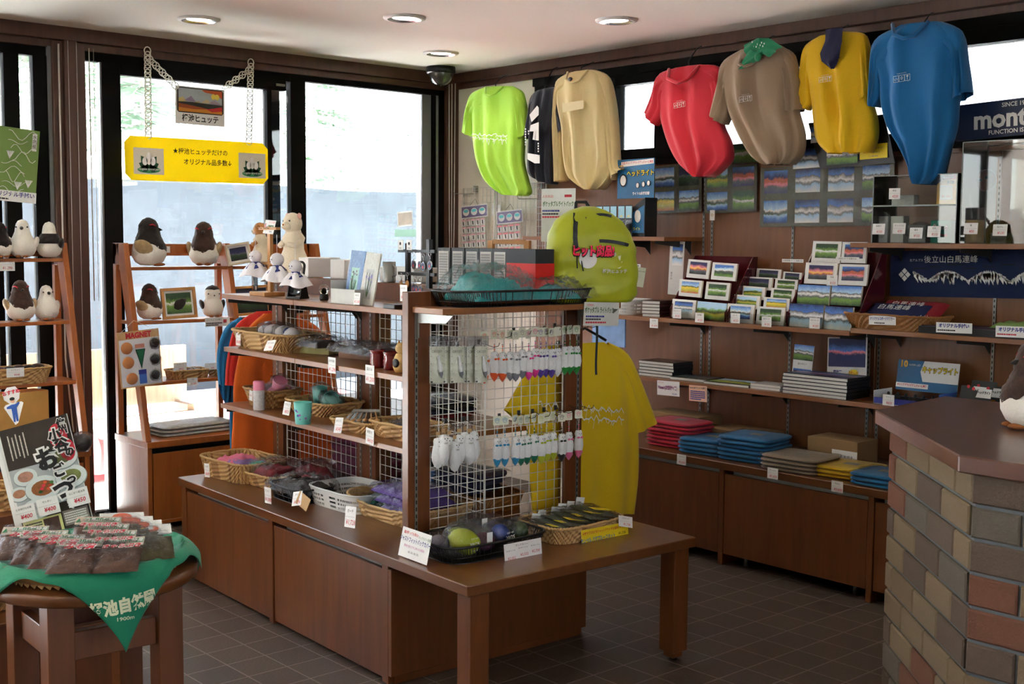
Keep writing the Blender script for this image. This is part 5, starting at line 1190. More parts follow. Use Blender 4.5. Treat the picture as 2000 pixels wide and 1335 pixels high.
q = gz(592, 827, ZL); t = thing('teal_mug', 'teal mug with purple flower pattern standing on the lower gondola shelf edge', 'mug', q, GA+PI)
cup_mesh(M_TEALC, .037, .088).build('cup', t); MB().tube([(.034, 0, .072), (.060, 0, .068), (.058, 0, .028), (.031, 0, .022)], .0045, M_TEALC, 8).build('handle', t)
m = MB(); rnd = random.Random(5); mv = pm('purple_print', lin(150, 90, 170), .5)
for i in range(26):
    a = rnd.uniform(0, 2*PI); z = rnd.uniform(.015, .06); r_ = .0305+.0065*z/.088+.0004; s = rnd.uniform(.003, .006); T = MT(0, 0, 0, rz=a) @ MT(r_, 0, z, rz=PI/2)
    disc(m, 0, 0, s, s, mv if i % 3 else M_BLUEINK, -.0003-.0003, T, 7)
m.build('flower_print', t)
q = gz(690, 842, ZL)+GV*.045
basket('wicker_basket', 'shallow oval wicker basket of bagged wooden spoons on the lower gondola shelf', q, GA+.1, .23, .13, .04, flare=1.2, rows=5)
for i in range(6):
    t = thing('bagged_spoon', 'flat clear bag with a spoon, %s of those in the oval basket' % ('leftmost', 'second', 'third', 'fourth', 'fifth', 'rightmost')[i], 'cutlery', q+GU*(-.10+.036*i)+Vector((0, .01, .04+.004*i)), GA-.75, 'bagged spoons', rot=(0, .12, GA-.8+.06*i))
    MB().box(-.10, .09, -.018, .018, 0, .002, M_FILM2).build('clear_bag', t); MB().tube([(-.06, 0, .005), (.02, 0, .005), (.05, 0, .006)], .003, M_LWOOD, 6).ball((.065, 0, .006), (.02, .012, .004), M_LWOOD, 10, 5).build('spoon', t); MB().box(-.11, -.075, -.02, .02, 0, .0025, gy).build('header_card', t)
price_card(661, 830, 'G', .135, 'bluish white price card leaning on the lower shelf beside the spoon basket', '木のさじ', '¥540', .055, .06, tilt=-.25, rot=.1)
q = gz(772, 855, ZL)+GV*.05+GU*.02
basket('wicker_basket', 'oval wicker basket half hidden by the end post on the lower gondola shelf', q, GA+.05, .27, .15, .055, flare=1.2, rows=6)
for i in range(3):
    t = thing('small_packet', 'small dark packet in the oval basket beside the end post, %s' % ('leftmost', 'middle one', 'rightmost')[i], 'packet', q+GU*(-.06+.06*i)+Vector((0, 0, .03)), GA+i*.6, 'small dark packets'); m = MB(); lump(m, .07, .05, .02, pm('blue_packet', lin(60, 66, 100), .5), i); m.build('contents', t); m = MB(); film_over(m, .09, .07, .026, i); m.build('clear_bag', t)
price_card(722, 852, 'G', .135, 'white price card on the left corner of the oval basket beside the end post', '箸置き', '¥410', .055, .06, rot=-.06)
# -- bench, near side
q = gz(452, 932, BT)+GV*.06
basket('wicker_basket', 'rectangular wicker basket of pink and green cloths at the left end of the bench', q, GA+.1, .36, .24, .085, flare=1.12, rows=9)
for i, (c_, col, n_) in enumerate(((-.03, (222, 120, 150), 'pink'), (.04, (150, 120, 180), 'purple'), (.11, (80, 180, 150), 'green'))):
    t = thing('hand_cloth', n_+' cloth crumpled in the basket at the left end of the bench', 'cloth', q+GU*(c_-.02)+Vector((0, 0, .045)), GA+.3*i, 'cloths in the left basket'); m = MB(); lump(m, .20-.03*i, .17, .05-.008*i, pm(n_+'_cloth', lin(*col), .9, .4, 60), i*3, rough=.3); m.build('cloth', t)
price_card(404, 918, 'G', .02, 'white price card on the basket of pink cloths', 'ハンカチ', '¥648', .05, .06, rot=.1)
q = gz(512, 950, BT)+GV*.07
basket('wicker_basket', 'wicker basket of dark red wrapped garments on the bench', q, GA+.1, .20, .17, .055, flare=1.25, rows=6)
def wrapped(name, lab, loc, rz, w, d, h, mat, cat, grp=None, seed=0, amp=.012, tilt=(0, 0)):
    t = thing(name, lab, cat, loc, group=grp, rot=(tilt[0], tilt[1], rz)); m = MB(); lump(m, w, d, h, mat, seed, rough=.15); m.build('contents', t); m = MB(); film_over(m, w*1.15, d*1.15, h*1.15+.004, seed+1, amp=amp); m.build('clear_bag', t); return t
M_MAR = pm('maroon_cloth', lin(130, 20, 34), .8, .4, 80); M_DGREY = pm('dark_grey_cloth', lin(52, 50, 54), .8, .4, 80)
wrapped('wrapped_garment', 'dark red garment in a clear bag, in the small wicker basket', q+Vector((0, 0, .03)), GA, .22, .17, .07, M_MAR, 'garment', 'wrapped red garments', 1, .02)
wrapped('wrapped_garment', 'dark red garment in a clear bag leaning behind the black basket', q+GU*.14+GV*.10+Vector((0, 0, .03)), GA-.2, .24, .16, .07, M_MAR, 'garment', 'wrapped red garments', 5, .02)
q = gz(548, 976, BT)+GV*.09+GU*.02
basket('plastic_basket', 'black slotted plastic basket of dark wrapped goods on the bench', q, GA, .24, .17, .06, (M_BLACK, M_BLACK), flare=1.15, style='bars')
wrapped('wrapped_garment', 'dark grey garment in a clear bag in the black slotted basket', q+Vector((0, 0, .035)), GA+.1, .24, .18, .05, M_DGREY, 'garment', None, 9, .02)
price_card(523, 967, 'G', .03, 'white price card on the corner of the black slotted basket', 'Tシャツ', '¥1,080', .055, .065, rot=.05)
q = gz(648, 992, BT)+GV*.11
basket('plastic_basket', 'white perforated plastic basket on the bench', q, GA+.06, .34, .24, .075, (M_PLW, M_PLW), flare=1.1, style='holes', rows=3)
t = thing('brown_pouch', 'flat dark pouch lying in the white perforated basket', 'pouch', q+Vector((0, 0, .006)), GA); m = MB(); lump(m, .22, .15, .02, M_DGREY, 3); m.build('pouch', t)
price_card(580, 973, 'G', .0, 'bluish white price card on the brown tag of the perforated basket', 'タオル', '¥1,296', .065, .055, tilt=-.3, rot=.25); tag(MB().sheet(.085, .05, pm('kraft', lin(186, 152, 108), .8), None, .001, None, -.04, -.03).build('kraft_tag', loc=ongv(592, 975, .003), rot=(-.3, .25, GA)), 'brown kraft tag behind the price card on the perforated basket', 'tag')
q = gz(765, 1010, BT)+GV*.07+GU*.02
basket('coarse_basket', 'large coarse diagonal weave basket of quilted pouches against the end post', q, GA+.03, .47, .27, .075, (pm('straw', lin(206, 172, 122), .7, .5, 90, var=.25), M_WICK), flare=1.15, style='coarse', rows=6, sag=.3)
def quilt(col):
    n_ = 'quilt_%d_%d_%d' % col; m = pm(n_, lin(*col), .6)
    return m
def pouch(lab, loc, rz, w, d, h, mat, rot=None, grp='quilted pouches in the coarse basket'):
    t = thing('quilted_pouch', lab, 'pouch', loc, rz, grp, rot); m = MB()
    m.surf(lambda u, v: ((2*u-1)*w/2, (2*v-1)*d/2, h*(1-max(abs(2*u-1), abs(2*v-1))**6)+.0035*abs(math.sin((u*9+v*6)*PI)*math.sin((u*9-v*6)*PI))), 54, 36, mat); m.surf(lambda u, v: ((2*u-1)*w/2, (2*v-1)*d/2, -.0), 1, 1, mat); m.build('quilt', t)
    m = MB(); m.surf(lambda u, v: ((2*u-1)*w*.53, (2*v-1)*d*.53, h+.006+.005*nz3(u*6, v*6, w*9)-(h*.8 if max(abs(2*u-1), abs(2*v-1)) > .96 else 0)), 20, 14, M_FILM, smooth=False); m.build('clear_sleeve', t)
PU, GRQ = quilt((92, 62, 150)), quilt((20, 96, 78))
for i in range(3): pouch('purple quilted pouch, %s in the coarse basket' % nth(i, 3), q+GU*(.07-.03*i)+GV*(.0)+Vector((0, 0, .03+.032*i)), GA+.12-.05*i, .28, .20, .028, PU)
pouch('dark green quilted pouch at the left of the coarse basket', q-GU*.14+Vector((0, 0, .035)), GA-.2, .17, .20, .03, GRQ, rot=(0, -.15, GA-.2)); pouch('dark green quilted pouch under the purple ones', q-GU*.10-GV*.03+Vector((0, 0, .008)), GA, .20, .2, .025, GRQ)
price_card(684, 1009, 'G', -.01, 'bluish white price card on the left corner of the coarse basket', 'ポーチ', '¥1,728', .07, .075, tilt=-.15, rot=.1)
# -- far side of the gondola, seen through the grids
M_PLUM = pm('plum_cloth', lin(120, 36, 80), .8, .4, 80); M_NAVYC = pm('navy_cloth', lin(30, 36, 70), .8, .4, 80)
for i in range(4): folded('folded_garment', 'plum folded garment behind the wire grid, %s of its pile' % nth(i, 4), gp(-1.75, .74, BT+.002+i*.05), GA+PI/2, .26, .32, .042, M_PLUM, cat='garment', group='plum garments behind the wire grid', seed=i)
for i in range(3): folded('folded_garment', 'navy folded garment seen through the end grid, %s of its pile' % nth(i, 3), gp(-.98, .72, BT+.062+i*.03)+GU*.02*i, GA+.2, .26, .20, .026, M_NAVYC, cat='garment', group='navy garments behind the end grid', seed=i)
basket('wicker_basket', 'large brown wicker basket seen low through the end grid', gp(-.97, .75, BT), GA, .40, .24, .06, (M_TEAK, M_WICK2), flare=1.1, rows=6)
for i in range(4): folded('folded_garment', 'folded garment on the far gondola shelf, %s of its pile' % nth(i, 4), gp(-1.18, .73, ZL+.002+i*.02), GA+PI/2, .24, .26, .018, (M_MAR, M_NAVYC, M_DGREY, M_NAVYC)[i], cat='garment', group='garments on the far gondola shelf', seed=i+4)
t = thing('blue_bundle', 'small blue patterned bundle behind the grid above the purple pouches', 'bag', gp(-1.12, .66, BT), GA); m = MB(); m.ball((0, 0, .06), (.06, .05, .06), pm('blue_pattern', lin(60, 120, 200), .7, .3, 40, var=.5), 14, 9, jit=.1); m.build('bundle', t)
# ================================================================ end of the gondola
# black wire tray with teal wrapped garments
q = gp(-.44, .535, ZE)
basket('plastic_basket', 'wide black slotted basket of teal wrapped garments on top of the end shelf', q, GA+PI/2, .60, .20, .055, (M_BLACK, M_BLACK), flare=1.08, style='bars')
M_TEAL = pm('teal_cloth', lin(20, 150, 150), .7, .5, 60, var=.15)
for i, (dv, w, h, rz, lab) in enumerate(((-.13, .26, .10, .1, 'teal garment in a crumpled clear bag, humped at the left of the black basket'), (.10, .30, .06, -.15, 'teal garment in a crumpled clear bag in the middle of the black basket'), (.22, .20, .04, .1, 'pale garment in a crumpled clear bag at the right of the black basket'))):
    wrapped('wrapped_garment', lab, q+GV*dv+Vector((0, 0, .02)), GA+PI/2+rz, w, .19, h, M_TEAL if i < 2 else pm('pale_cloth', lin(150, 150, 140), .8, .4, 60), 'garment', 'teal wrapped garments', i*4+2, .03)
# backpack
bp = gp(-.42, .90, ZE+.001)
t = thing('backpack', 'yellow green folding backpack with dark zips standing on the gondola end shelf', 'backpack', bp, GA+PI/2-.38)
M_LIME = pm('lime_nylon', lin(176, 184, 20), .45, .5, 25, var=.08, sheen=.2); M_ZIP = pm('zip_tape', lin(44, 50, 54), .6)
OUT = [(0, .150, .12), (.03, .178, .13), (.12, .180, .135), (.2, .172, .13), (.26, .16, .12), (.31, .125, .10), (.345, .075, .07), (.362, .02, .03)]
def bk(a, z):
    for (z0, w0, d0), (z1, w1, d1) in zip(OUT, OUT[1:]):
        if z0 <= z <= z1: k = (z-z0)/(z1-z0); w, d = w0*(1-k)+w1*k, d0*(1-k)+d1*k; break
    else: w, d = .02, .03
    ca, sa = math.cos(a), math.sin(a); e = .62
    x = w*math.copysign(abs(ca)**e, ca)-.02*(z/.36)**2; y = d*.62*math.copysign(abs(sa)**e, sa)
    f = .007*nz3(a*1.5, z*22, 4)*(1.4-z*2)+.005*nz3(a*4, z*9, 8)
    return Vector((x+f*ca, y+f*sa*1.6, z))
m = MB(); n = 44; zz = [.362*k/26 for k in range(27)]; vs = [bk(2*PI*k/n, z) for z in zz for k in range(n)]
m.add(vs, [(j*n+k, j*n+(k+1) % n, (j+1)*n+(k+1) % n, (j+1)*n+k) for j in range(26) for k in range(n)]+[tuple(range(n-1, -1, -1)), tuple(range(26*n, 27*n))], M_LIME, None, None, True); m.build('bag', t)
def on_bag(x, z, off=.002):
    best = min((abs(bk(-PI*k/60, z).x-x), -PI*k/60) for k in range(61))[1]; v = bk(best, z); return Vector((x, v.y-off, z))
def strip(pts, w, m_, name, parent=t):
    q_ = MB(); P = [on_bag(x, z, .003) for x, z in pts]; L = []; 
    for i, p in enumerate(P):
        d = (P[min(i+1, len(P)-1)]-P[max(0, i-1)]).normalized(); s = Vector((-d.z, 0, d.x)).normalized()*w/2; L += [p-s, p+s]
    q_.add(L, [(2*i, 2*i+2, 2*i+3, 2*i+1) for i in range(len(P)-1)], m_); return q_.build(name, parent)
def seg(a, b, n=8): return [(a[0]+(b[0]-a[0])*k/n, a[1]+(b[1]-a[1])*k/n) for k in range(n+1)]
strip([(-.085-.012*math.sin(k/10*PI), .335-.018*k) for k in range(9)], .018, M_ZIP, 'zip')
strip([(-.05+.013*k, .315+.016*math.sin(k/9*PI*.9)) for k in range(9)], .010, M_ZIP, 'zip'); strip([(-.055+.022*k, .228+.009*math.sin(k/8*PI)-.0015*k) for k in range(9)], .013, M_ZIP, 'zip')
m = MB(); m.tube([on_bag(-.09, .175), on_bag(-.092, .13, .008)], .0025, M_ZIP, 5).tube([on_bag(-.075, .17), on_bag(-.07, .12, .008)], .0025, M_ZIP, 5); m.build('zip_pull', t)
m = MB(); m.text('ヒット商品!', .042, pm('hot_pink', lin(250, 40, 90), .5), None, -.030, 0, .192, bold=.06, sx=.75, fn=lambda x, y, z: on_bag(x, z, .012)); m.build('red_lettering', t)
m = MB(); m.text('ヒット商品!', .042, M_INK, None, -.028, 0, .190, bold=.10, sx=.75, fn=lambda x, y, z: on_bag(x, z, .009)); disc(m, 0, 0, .036, .036, M_WHITE, 0, MT(-.048, on_bag(-.048, .165).y-.007, .165), 24); m.build('round_badge', t)
m = MB(); m2 = MB(); emblem(m2, .06, .165, .075, None, 0, pm('print_white', lin(225, 228, 190), .6)); 
for f, mi in zip(m2.f, m2.mi): m.add([on_bag(m2.v[a][0], m2.v[a][2], .004) for a in f], [tuple(range(len(f)))], m2.mats[mi])
m.text('栂池ヒュッテ', .017, M_WHITE, None, .06, 0, .118, bold=.03, fn=lambda x, y, z: on_bag(x, z, .004)); m.build('printed_logo', t)
m = MB(); m.tube([(-.05, .05, .34), (-.04, .075, .38), (.0, .075, .38), (.01, .05, .35)], .007, M_ZIP, 6); m.build('carry_loop', t)
m = MB().sheet(.035, .075, pm('hang_tag_cream', lin(226, 226, 200), .7), MT(.165, -.03, .06, ry=.15), .001); m.text('mont-bell', .008, M_GREENINK, MT(.165, -.03, .06, ry=.15), .0175, z=.06); m.build('hang_tag', t)
# small white perforated basket behind the backpack
basket('plastic_basket', 'small white perforated basket behind the right side of the backpack', Vector((onz(1226, 608, 1.137+.0).x*0+ony(1228, 600, 5.0).x, 5.0, 1.139)), 0, .17, .20, .08, (M_PLW, M_PLW), flare=1.15, style='holes', rows=3)
# standing sign and hanging sign of the backpack
lettered_card(1090, 420, 'W', 4.25, .150, .205, 'white standing sign with green Japanese lettering above the backpack', [('人気商品!', .012, M_RED, -.045, .072), ('ポケッタブルライトパック', .022, M_GREENINK, 0, .042, .03, .52), ], paras=((1, -.07, .012, .13, .01, M_BLUEINK), (1, -.07, .0, .12, .01, M_INK), (1, -.07, -.012, .13, .01, M_RED), (1, .028, .066, .04, .016, M_RED)), mat=pm('pale_card', lin(212, 214, 208), .6), name='standing_sign', loc=ongv(1090, 420, .86)+Vector((0, 0, 0)), off=ROT['G']+.35)
t = thing('small_ladder_shelf', 'small pale wooden ladder shelf behind the backpack', 'display rack', gp(-.80, .80, 1.31), GA+.35)
for x in (-.085, .085): MB().box(x-.012, x+.012, -.01, .01, 0, .235, M_LWOOD).build('upright', t, bev=.001)
for z in (.02, .12, .22): MB().box(-.073, .073, -.008, .008, z, z+.018, M_LWOOD).build('rung', t, bev=.001)
lettered_card(1175, 613, 'E', -.325, .178, .088, 'white hanging sign with olive Japanese lettering under the backpack', [('人気商品!', .009, M_RED, -.06, .033), ('ポケッタブル ライトパック', .024, M_GREENINK, -.012, .013, .03, .50)], paras=((1, -.08, -.014, .16, .01, M_BLUEINK), (1, -.08, -.024, .13, .009, M_INK), (1, -.08, -.036, .14, .009, M_RED)), rot=-.04, name='hanging_sign', mat=pm('pale_card', (0, 0, 0)))
t = thing('strap', 'dark grey strap hanging down in front of the yellow shirt', 'strap', EP(1166, 640, -.40, 1.235), GA+PI/2); MB().surf(lambda u, v: (.006*(2*u-1)+.004*math.sin(v*5), .004*math.sin(v*4), -.20*v), 2, 14, M_ZIP).build('webbing', t)
# -- charms on the end grid
M_FUR = pm('white_fur', lin(236, 238, 240), .95, 1, 220, sheen=.8)
M_TAG = pm('cream_tag', lin(226, 228, 206), .7)
CH = {'orange': (236, 90, 24), 'grey': (130, 132, 140), 'pink': (230, 50, 150), 'purple': (84, 56, 160), 'green': (20, 140, 50), 'blue': (30, 150, 200), 'dark green': (10, 120, 90), 'yellow': (196, 206, 40), 'black': (30, 28, 30), 'pale pink': (236, 110, 160), 'plain': (225, 225, 228), 'red': (200, 40, 50)}
protos = {}
def charm(col, px, py, lab, grp, u=-.455, rz=0.0):
    p = ongu(px, py, u); key = col
    if key in protos:
        return dup(protos[key], p, GA+PI/2+rz, lab, grp)
    c = pm('charm_'+col.replace(' ', '_'), lin(*CH[col]), .8, .8, 150, sheen=.4)
    t = thing('fur_charm', lab, 'phone charm', p, GA+PI/2+rz, grp)
    s = 1.0
    m = MB().prism([(-.014, -.017), (.014, -.017), (.016, -.013), (.016, .013), (.012, .017), (-.012, .017), (-.016, .013), (-.016, -.013)], 0, .0008, M_TAG); paw(m, 0, -.001, .022, c, -.0006); m.build('tag_card', t)
    m = MB(); m.tube([(-.004, 0, -.015), (-.001, -.002, -.035), (0, -.002, -.045)], .0006, M_WHITE, 4).tube([(.004, 0, -.015), (.001, -.002, -.035), (0, -.002, -.045)], .0006, M_WHITE, 4)
    for k in range(5): m.ball((0, -.002, -.036-.0065*k), (.0028, .0028, .003), c if k % 2 else M_CHROME, 7, 5)
    m.build('bead_strap', t)
    m = MB(); P = [(.001, -.064), (.012, -.066), (.0155, -.077), (.0135, -.087), (.017, -.102), (.0185, -.120), (.016, -.142)]
    m.lathe([(r, z) for r, z in P][::-1], M_FUR, 12, MT(0, -.002, 0), cap=False, jit=.12)
    for s_ in (-1, 1): m.ball((s_*.009, -.002, -.066), .004, M_FUR, 6, 4)
    m.build('fur_body', t)
    m = MB(); m.lathe([(.001, -.172), (.009, -.162), (.0145, -.150), (.0165, -.139)], c if col != 'plain' else M_FUR, 12, MT(0, -.002, 0), cap=False, jit=.25); m.build('tail_tip', t)
    m = MB()
    for s_ in (-1, 1): m.ball((s_*.0045, -.0175, -.074), .0017, M_BLACK, 5, 4)
    m.ball((0, -.0185, -.079), .0014, M_BLACK, 5, 4); m.build('eyes', t)
    m = MB()
    for s_ in (-1, 1): m.ball((s_*.007, -.0165, -.089), (.007, .003, .004), c, 7, 5)
    m.build('bow', t)
    protos[key] = t; return t
ORD = ('first', 'second', 'third', 'fourth', 'fifth')
cnt = {}
def row(items, y0, rown, u=-.455):
    tot = {}
    for px, col in items: tot[col] = tot.get(col, 0)+1
    k = {}
    for px, col in items:
        k[col] = k.get(col, 0)+1; o = '' if tot[col] == 1 else ', %s of its colour' % ORD[k[col]-1]
        nm = {'plain': 'all white fur charm'}.get(col, 'white fur charm with %s tail' % col)
        charm(col, px, y0+(px*7 % 5)-2-(px-960)*.07, '%s, %s hook row%s' % (nm, rown, o), 'fur charms on the %s hook row' % rown, u+.012*math.sin(px), .25*math.sin(px*1.7))
row([(946, 'orange'), (965, 'orange'), (981, 'orange'), (996, 'grey'), (1007, 'grey'), (1020, 'grey'), (1032, 'pink'), (1045, 'pink'), (1056, 'purple'), (1066, 'purple'), (1077, 'purple'), (1089, 'plain'), (1103, 'green'), (1113, 'green'), (1126, 'green')], 655, 'upper')
row([(971, 'blue'), (986, 'blue'), (1006, 'blue'), (1017, 'dark green'), (1029, 'dark green'), (1043, 'dark green'), (1057, 'yellow'), (1068, 'yellow'), (1080, 'yellow'), (1097, 'black'), (1111, 'pale pink'), (1130, 'pale pink')], 822, 'lower')
# larger plain key chain charms at the left of the lower row
tpl = None
for i, (px, py) in enumerate(((855, 838), (866, 832), (877, 836), (888, 845), (897, 832), (908, 828), (917, 832), (926, 826))):
    lab = 'plain fluffy key chain stoat under the bagged cards, %s from the left' % ('first', 'second', 'third', 'fourth', 'fifth', 'sixth', 'seventh', 'eighth')[i]; p = ongu(px, py, -.45+.02*math.sin(i*2.3))
    if tpl: dup(tpl, p, GA+PI/2+.4*math.sin(i*3), lab, 'fluffy key chain stoats'); continue
    tpl = t = thing('fur_key_chain', lab, 'key chain', p, GA+PI/2, 'fluffy key chain stoats')
    m = MB()
    for k in range(5): m.tube([(.0035*math.cos(a), .001*k, .008-.008*k+.0045*math.sin(a)) for a in [q_*PI/4 for q_ in range(8)]], .0008, M_CHROME, 4, closed=True)
    m.build('chain', t)
    MB().box(-.008, .008, -.001, 0, -.022, -.008, pm('kraft', (0, 0, 0))).build('tag_card', t)
    MB().lathe([(.001, -.140), (.012, -.132), (.020, -.112), (.022, -.092), (.018, -.068), (.0155, -.056), (.017, -.043), (.013, -.033), (.001, -.029)], M_FUR, 13, cap=False, jit=.14).build('fur_body', t)
    m = MB()
    for s_ in (-1, 1): m.ball((s_*.006, -.017, -.042), .002, M_BLACK, 6, 4)
    m.ball((0, -.0185, -.048), .0016, M_BLACK, 5, 4); m.build('eyes', t)
    MB().ball((0, -.016, -.058), (.009, .003, .003), gy, 7, 5).build('bow', t)
tpl = None
M_HAZE = clear('cloudy_bag', .10, .3, (.72, .72, .74), bump=.6, scale=20)
for i, (px, u) in enumerate(((940, -.415), (925, -.44), (917, -.455), (893, -.415), (877, -.44), (866, -.455), (853, -.43))):
    lab = 'bagged cream card with a stoat charm, %s' % ('rightmost of the upper row', 'second from the right', 'third from the right', 'the clearest one in the middle', 'just left of the clearest one', 'second from the left', 'leftmost of the upper row')[i]; p = ongu(px, 700, u)
    if tpl: dup(tpl, p, GA+PI/2+.15*math.sin(i*4), lab, 'bagged stoat cards'); continue
    tpl = t = thing('bagged_charm_card', lab, 'key chain', p, GA+PI/2, 'bagged stoat cards')
    m = MB().sheet(.055, .128, pm('cream_tag', (0, 0, 0)), None, .0008, None, -.0275, -.085); m.text('OKOJO', .0125, pm('grey_text', lin(110, 112, 90), .6), None, 0, z=.025, sx=.95)
    for dx in (-.022, .022):
        for k in range(5): disc(m, dx, .035-.026*k, .0012, .0015, M_INK, -.0008, n=6)
    m.box(-.024, -.016, -.001, 0, -.083, -.078, M_INK); m.build('backing_card', t)
    m = MB(); m.lathe([(.001, -.062), (.006, -.055), (.0085, -.035), (.007, -.015), (.005, .0), (.006, .007), (.001, .012)], M_FUR, 11, MT(.005, -.006, 0, ry=-.15), cap=False, jit=.12); m.lathe([(.001, -.06), (.006, -.05), (.0075, -.04)], pm('charm_grey', (0, 0, 0)), 11, MT(.006, -.007, -.002, ry=-.15) @ Matrix.Scale(1.1, 4), cap=False, jit=.2); m.build('fur_body', t)
    m = MB().surf(lambda u_, v: ((u_-.5)*.064, -.012*math.sin(u_*PI)*(1-v*.6)-.001+.003*nz3(u_*9, v*12, 3), -.09+v*.17), 8, 16, M_FILM, smooth=False); m.build('clear_bag', t); MB().surf(lambda u_, v: ((u_-.5)*.064, -.002, .045+v*.035), 4, 2, M_HAZE).build('bag_header', t)
# hooks
mb = MB()
for px, py, L in ((893, 672, .10), (935, 668, .12), (965, 650, .1), (1003, 645, .1), (1020, 645, .09), (1045, 644, .09), (1063, 641, .09), (1083, 636, .1), (1108, 634, .12), (1130, 632, .1), (870, 822, .1), (905, 818, .1), (975, 812, .1), (1013, 806, .1), (1040, 803, .1), (1062, 800, .1), (1085, 796, .1), (1108, 790, .1), (1125, 788, .1)):
    t = thing('display_hook', 'steel display hook on the end grid %s' % ('above the bagged cards' if px < 940 and py < 700 else 'in the upper charm row' if py < 700 else 'in the lower charm row'), 'hook', ongu(px, py, -.53), GA+PI/2, 'steel hooks on the end grid')
    MB().tube([(0, 0, 0), (.0, -L*.75, -.012), (.002, -L*.95, -.006), (.003, -L, .006)], .0013, M_DSTEEL, 5).box(-.006, .006, -.002, .002, -.008, .01, M_DSTEEL).build('wire', t)
# -- table of the gondola end: baskets and signs
q = gp(-.335, .305, BT+.001)
basket('plastic_basket', 'black slotted basket of bagged pack covers on the end of the bench', q, GA+PI/2, .40, .24, .058, (M_BLACK, M_BLACK), flare=1.12, style='bars')
for dx, dy, col, r_, lab in ((-.12, -.05, (160, 172, 20), .058, 'yellow green bundled pack cover printed 30/35 at the front of the black basket'), (-.06, .06, (150, 166, 30), .042, 'yellow green bundled pack cover at the back of the black basket'), (.03, .07, (70, 70, 74), .052, 'dark grey bundled pack cover with a white label at the back'), (.10, .07, (110, 100, 96), .045, 'brownish grey bundled pack cover at the back right'), (-.035, -.055, (110, 60, 90), .042, 'purple bundled pack cover beside the printed green one'), (.06, -.03, (30, 60, 140), .048, 'blue bundled pack cover printed 20/25 in the black basket'), (.155, -.03, (60, 84, 40), .045, 'dark green bundled pack cover at the right of the black basket'), (-.165, .02, (90, 80, 92), .04, 'dull purple bundled pack cover at the left of the black basket'), (.01, .0, (110, 112, 116), .038, 'pale grey bundled pack cover in the middle of the black basket')):
    t = thing('pack_cover', lab, 'pack cover', q+Matrix.Rotation(GA+PI/2, 3, 'Z') @ Vector((dx, dy, .012)), GA+PI/2, 'bundled pack covers in the black basket')
    MB().ball((0, 0, r_*.85), (r_, r_*.7, r_*.75), pm('cover_%d_%d_%d' % col, lin(*col), .55, .6, 30), 16, 10, MT(rz=dx*9, ry=.25), jit=.14).build('bundle', t)
    MB().ball((0, 0, r_*.95), (r_*1.35, r_*1.0, r_*1.1), M_FILM2, 12, 8, jit=.5).build('clear_bag', t)
    if dx in (-.12, .06): m = MB(); m.text('30/35' if dx < 0 else '20/25', .018, M_WHITE, None, .01, -r_*1.12, r_*.8, bold=.02, rot=.05); m.text('JUST FIT', .008, M_WHITE, None, .01, -r_*1.12, r_*1.15, sx=1); m.text('mont-bell', .007, M_WHITE, None, .01, -r_*1.12, r_*.45); m.build('size_print', t)
    if dx in (.03, -.035): MB().box(-.012, .012, -r_*1.1, -r_*1.08, r_*.8, r_*1.8, M_WHITE).build('label', t)
lettered_card(858, 1082, 'G', .05, .172, .10, 'white sign with red, blue and green Japanese lettering leaning on the black basket', [('雨が降っても安心!', .0115, M_RED, -.03, .034, .02, .9), ('バックカバー各種', .0115, M_GREENINK, .05, .030, 0, .8), ('ジャストフィットバックカバー', .019, M_BLUEINK, 0, .012, .02, .68), ('荷物を濡らさずに歩ける必需品!', .0095, pm('magenta_ink', lin(200, 60, 150), .6), 0, -.010, 0, .9), ('20L 25L 30L 35L', .0095, M_INK, 0, -.028)], tilt=-.22, rot=.0, loc=gp(-.36, .045, BT+.052), off=.0)
p_ = ongu(1022, 1075, -.175); lettered_card(1022, 1075, 'E', -.17, .165, .066, 'long white price sign with three prices on the front of the black basket', [('ザックカバー', .0095, M_INK, -.005, .022), ('15~20リットル', .0062, M_INK, -.055, .008), ('20~25リットル', .0062, M_INK, 0, .012), ('30~40リットル', .0062, M_INK, .055, .012), ('¥2,052', .013, M_RED, -.052, -.018), ('¥2,322', .013, M_RED, .004, -.012), ('¥2,700', .013, M_RED, .056, -.008)], tilt=-.12, rot=0)
q = gp(-.325, .725, BT+.001)
basket('wicker_basket', 'rectangular wicker basket of flat bagged nets on the corner of the bench', q, GA+PI/2+.05, .345, .24, .055, (M_WICK, M_WICK2), flare=1.06, rows=6)
for i in range(6):
    t = thing('bagged_net', 'flat grey green bagged head net, %s in the corner basket' % ('lowest left', 'second', 'third', 'fourth', 'fifth', 'rightmost')[i], 'net', q+Matrix.Rotation(GA+PI/2, 3, 'Z') @ Vector((-.11+.045*i, .01*(i % 2), .035+.006*i)), group='bagged head nets', rot=(.05, .18, GA+PI/2+.1*math.sin(i*2)))
    m = MB(); lump(m, .13, .17, .012, pm('net_green', lin(96, 104, 84), .7, .4, 60, var=.2), i); m.build('net', t); m = MB(); film_over(m, .15, .2, .016, i, amp=.008); m.build('clear_bag', t); MB().box(-.02, .02, .08, .082, .004, .035, M_WHITE).build('header_label', t); MB().box(-.04, .05, -.06, -.02, .018, .019, M_YEL).build('yellow_slip', t)
lettered_card(1182, 1042, 'E', -.19, .235, .058, 'long yellow sign with red and blue Japanese lettering on the corner basket', [('☆蚊やブヨなどをシャットアウトする虫除けネット', .0115, M_RED, -.005, .014, .02, .80), ('モンベル バグプルーフネット', .018, pm('sky_ink', lin(40, 130, 200), .6), -.035, -.012, .02, .72), ('¥1,728', .013, M_INK, .085, -.008)], mat=M_YEL, tilt=-.1, rot=0)
price_card(1222, 1018, 'E', -.185, 'small white price card over the right end of the long yellow sign', 'バグネット', '¥1,728', .068, .04, tilt=-.3, rot=-.25)
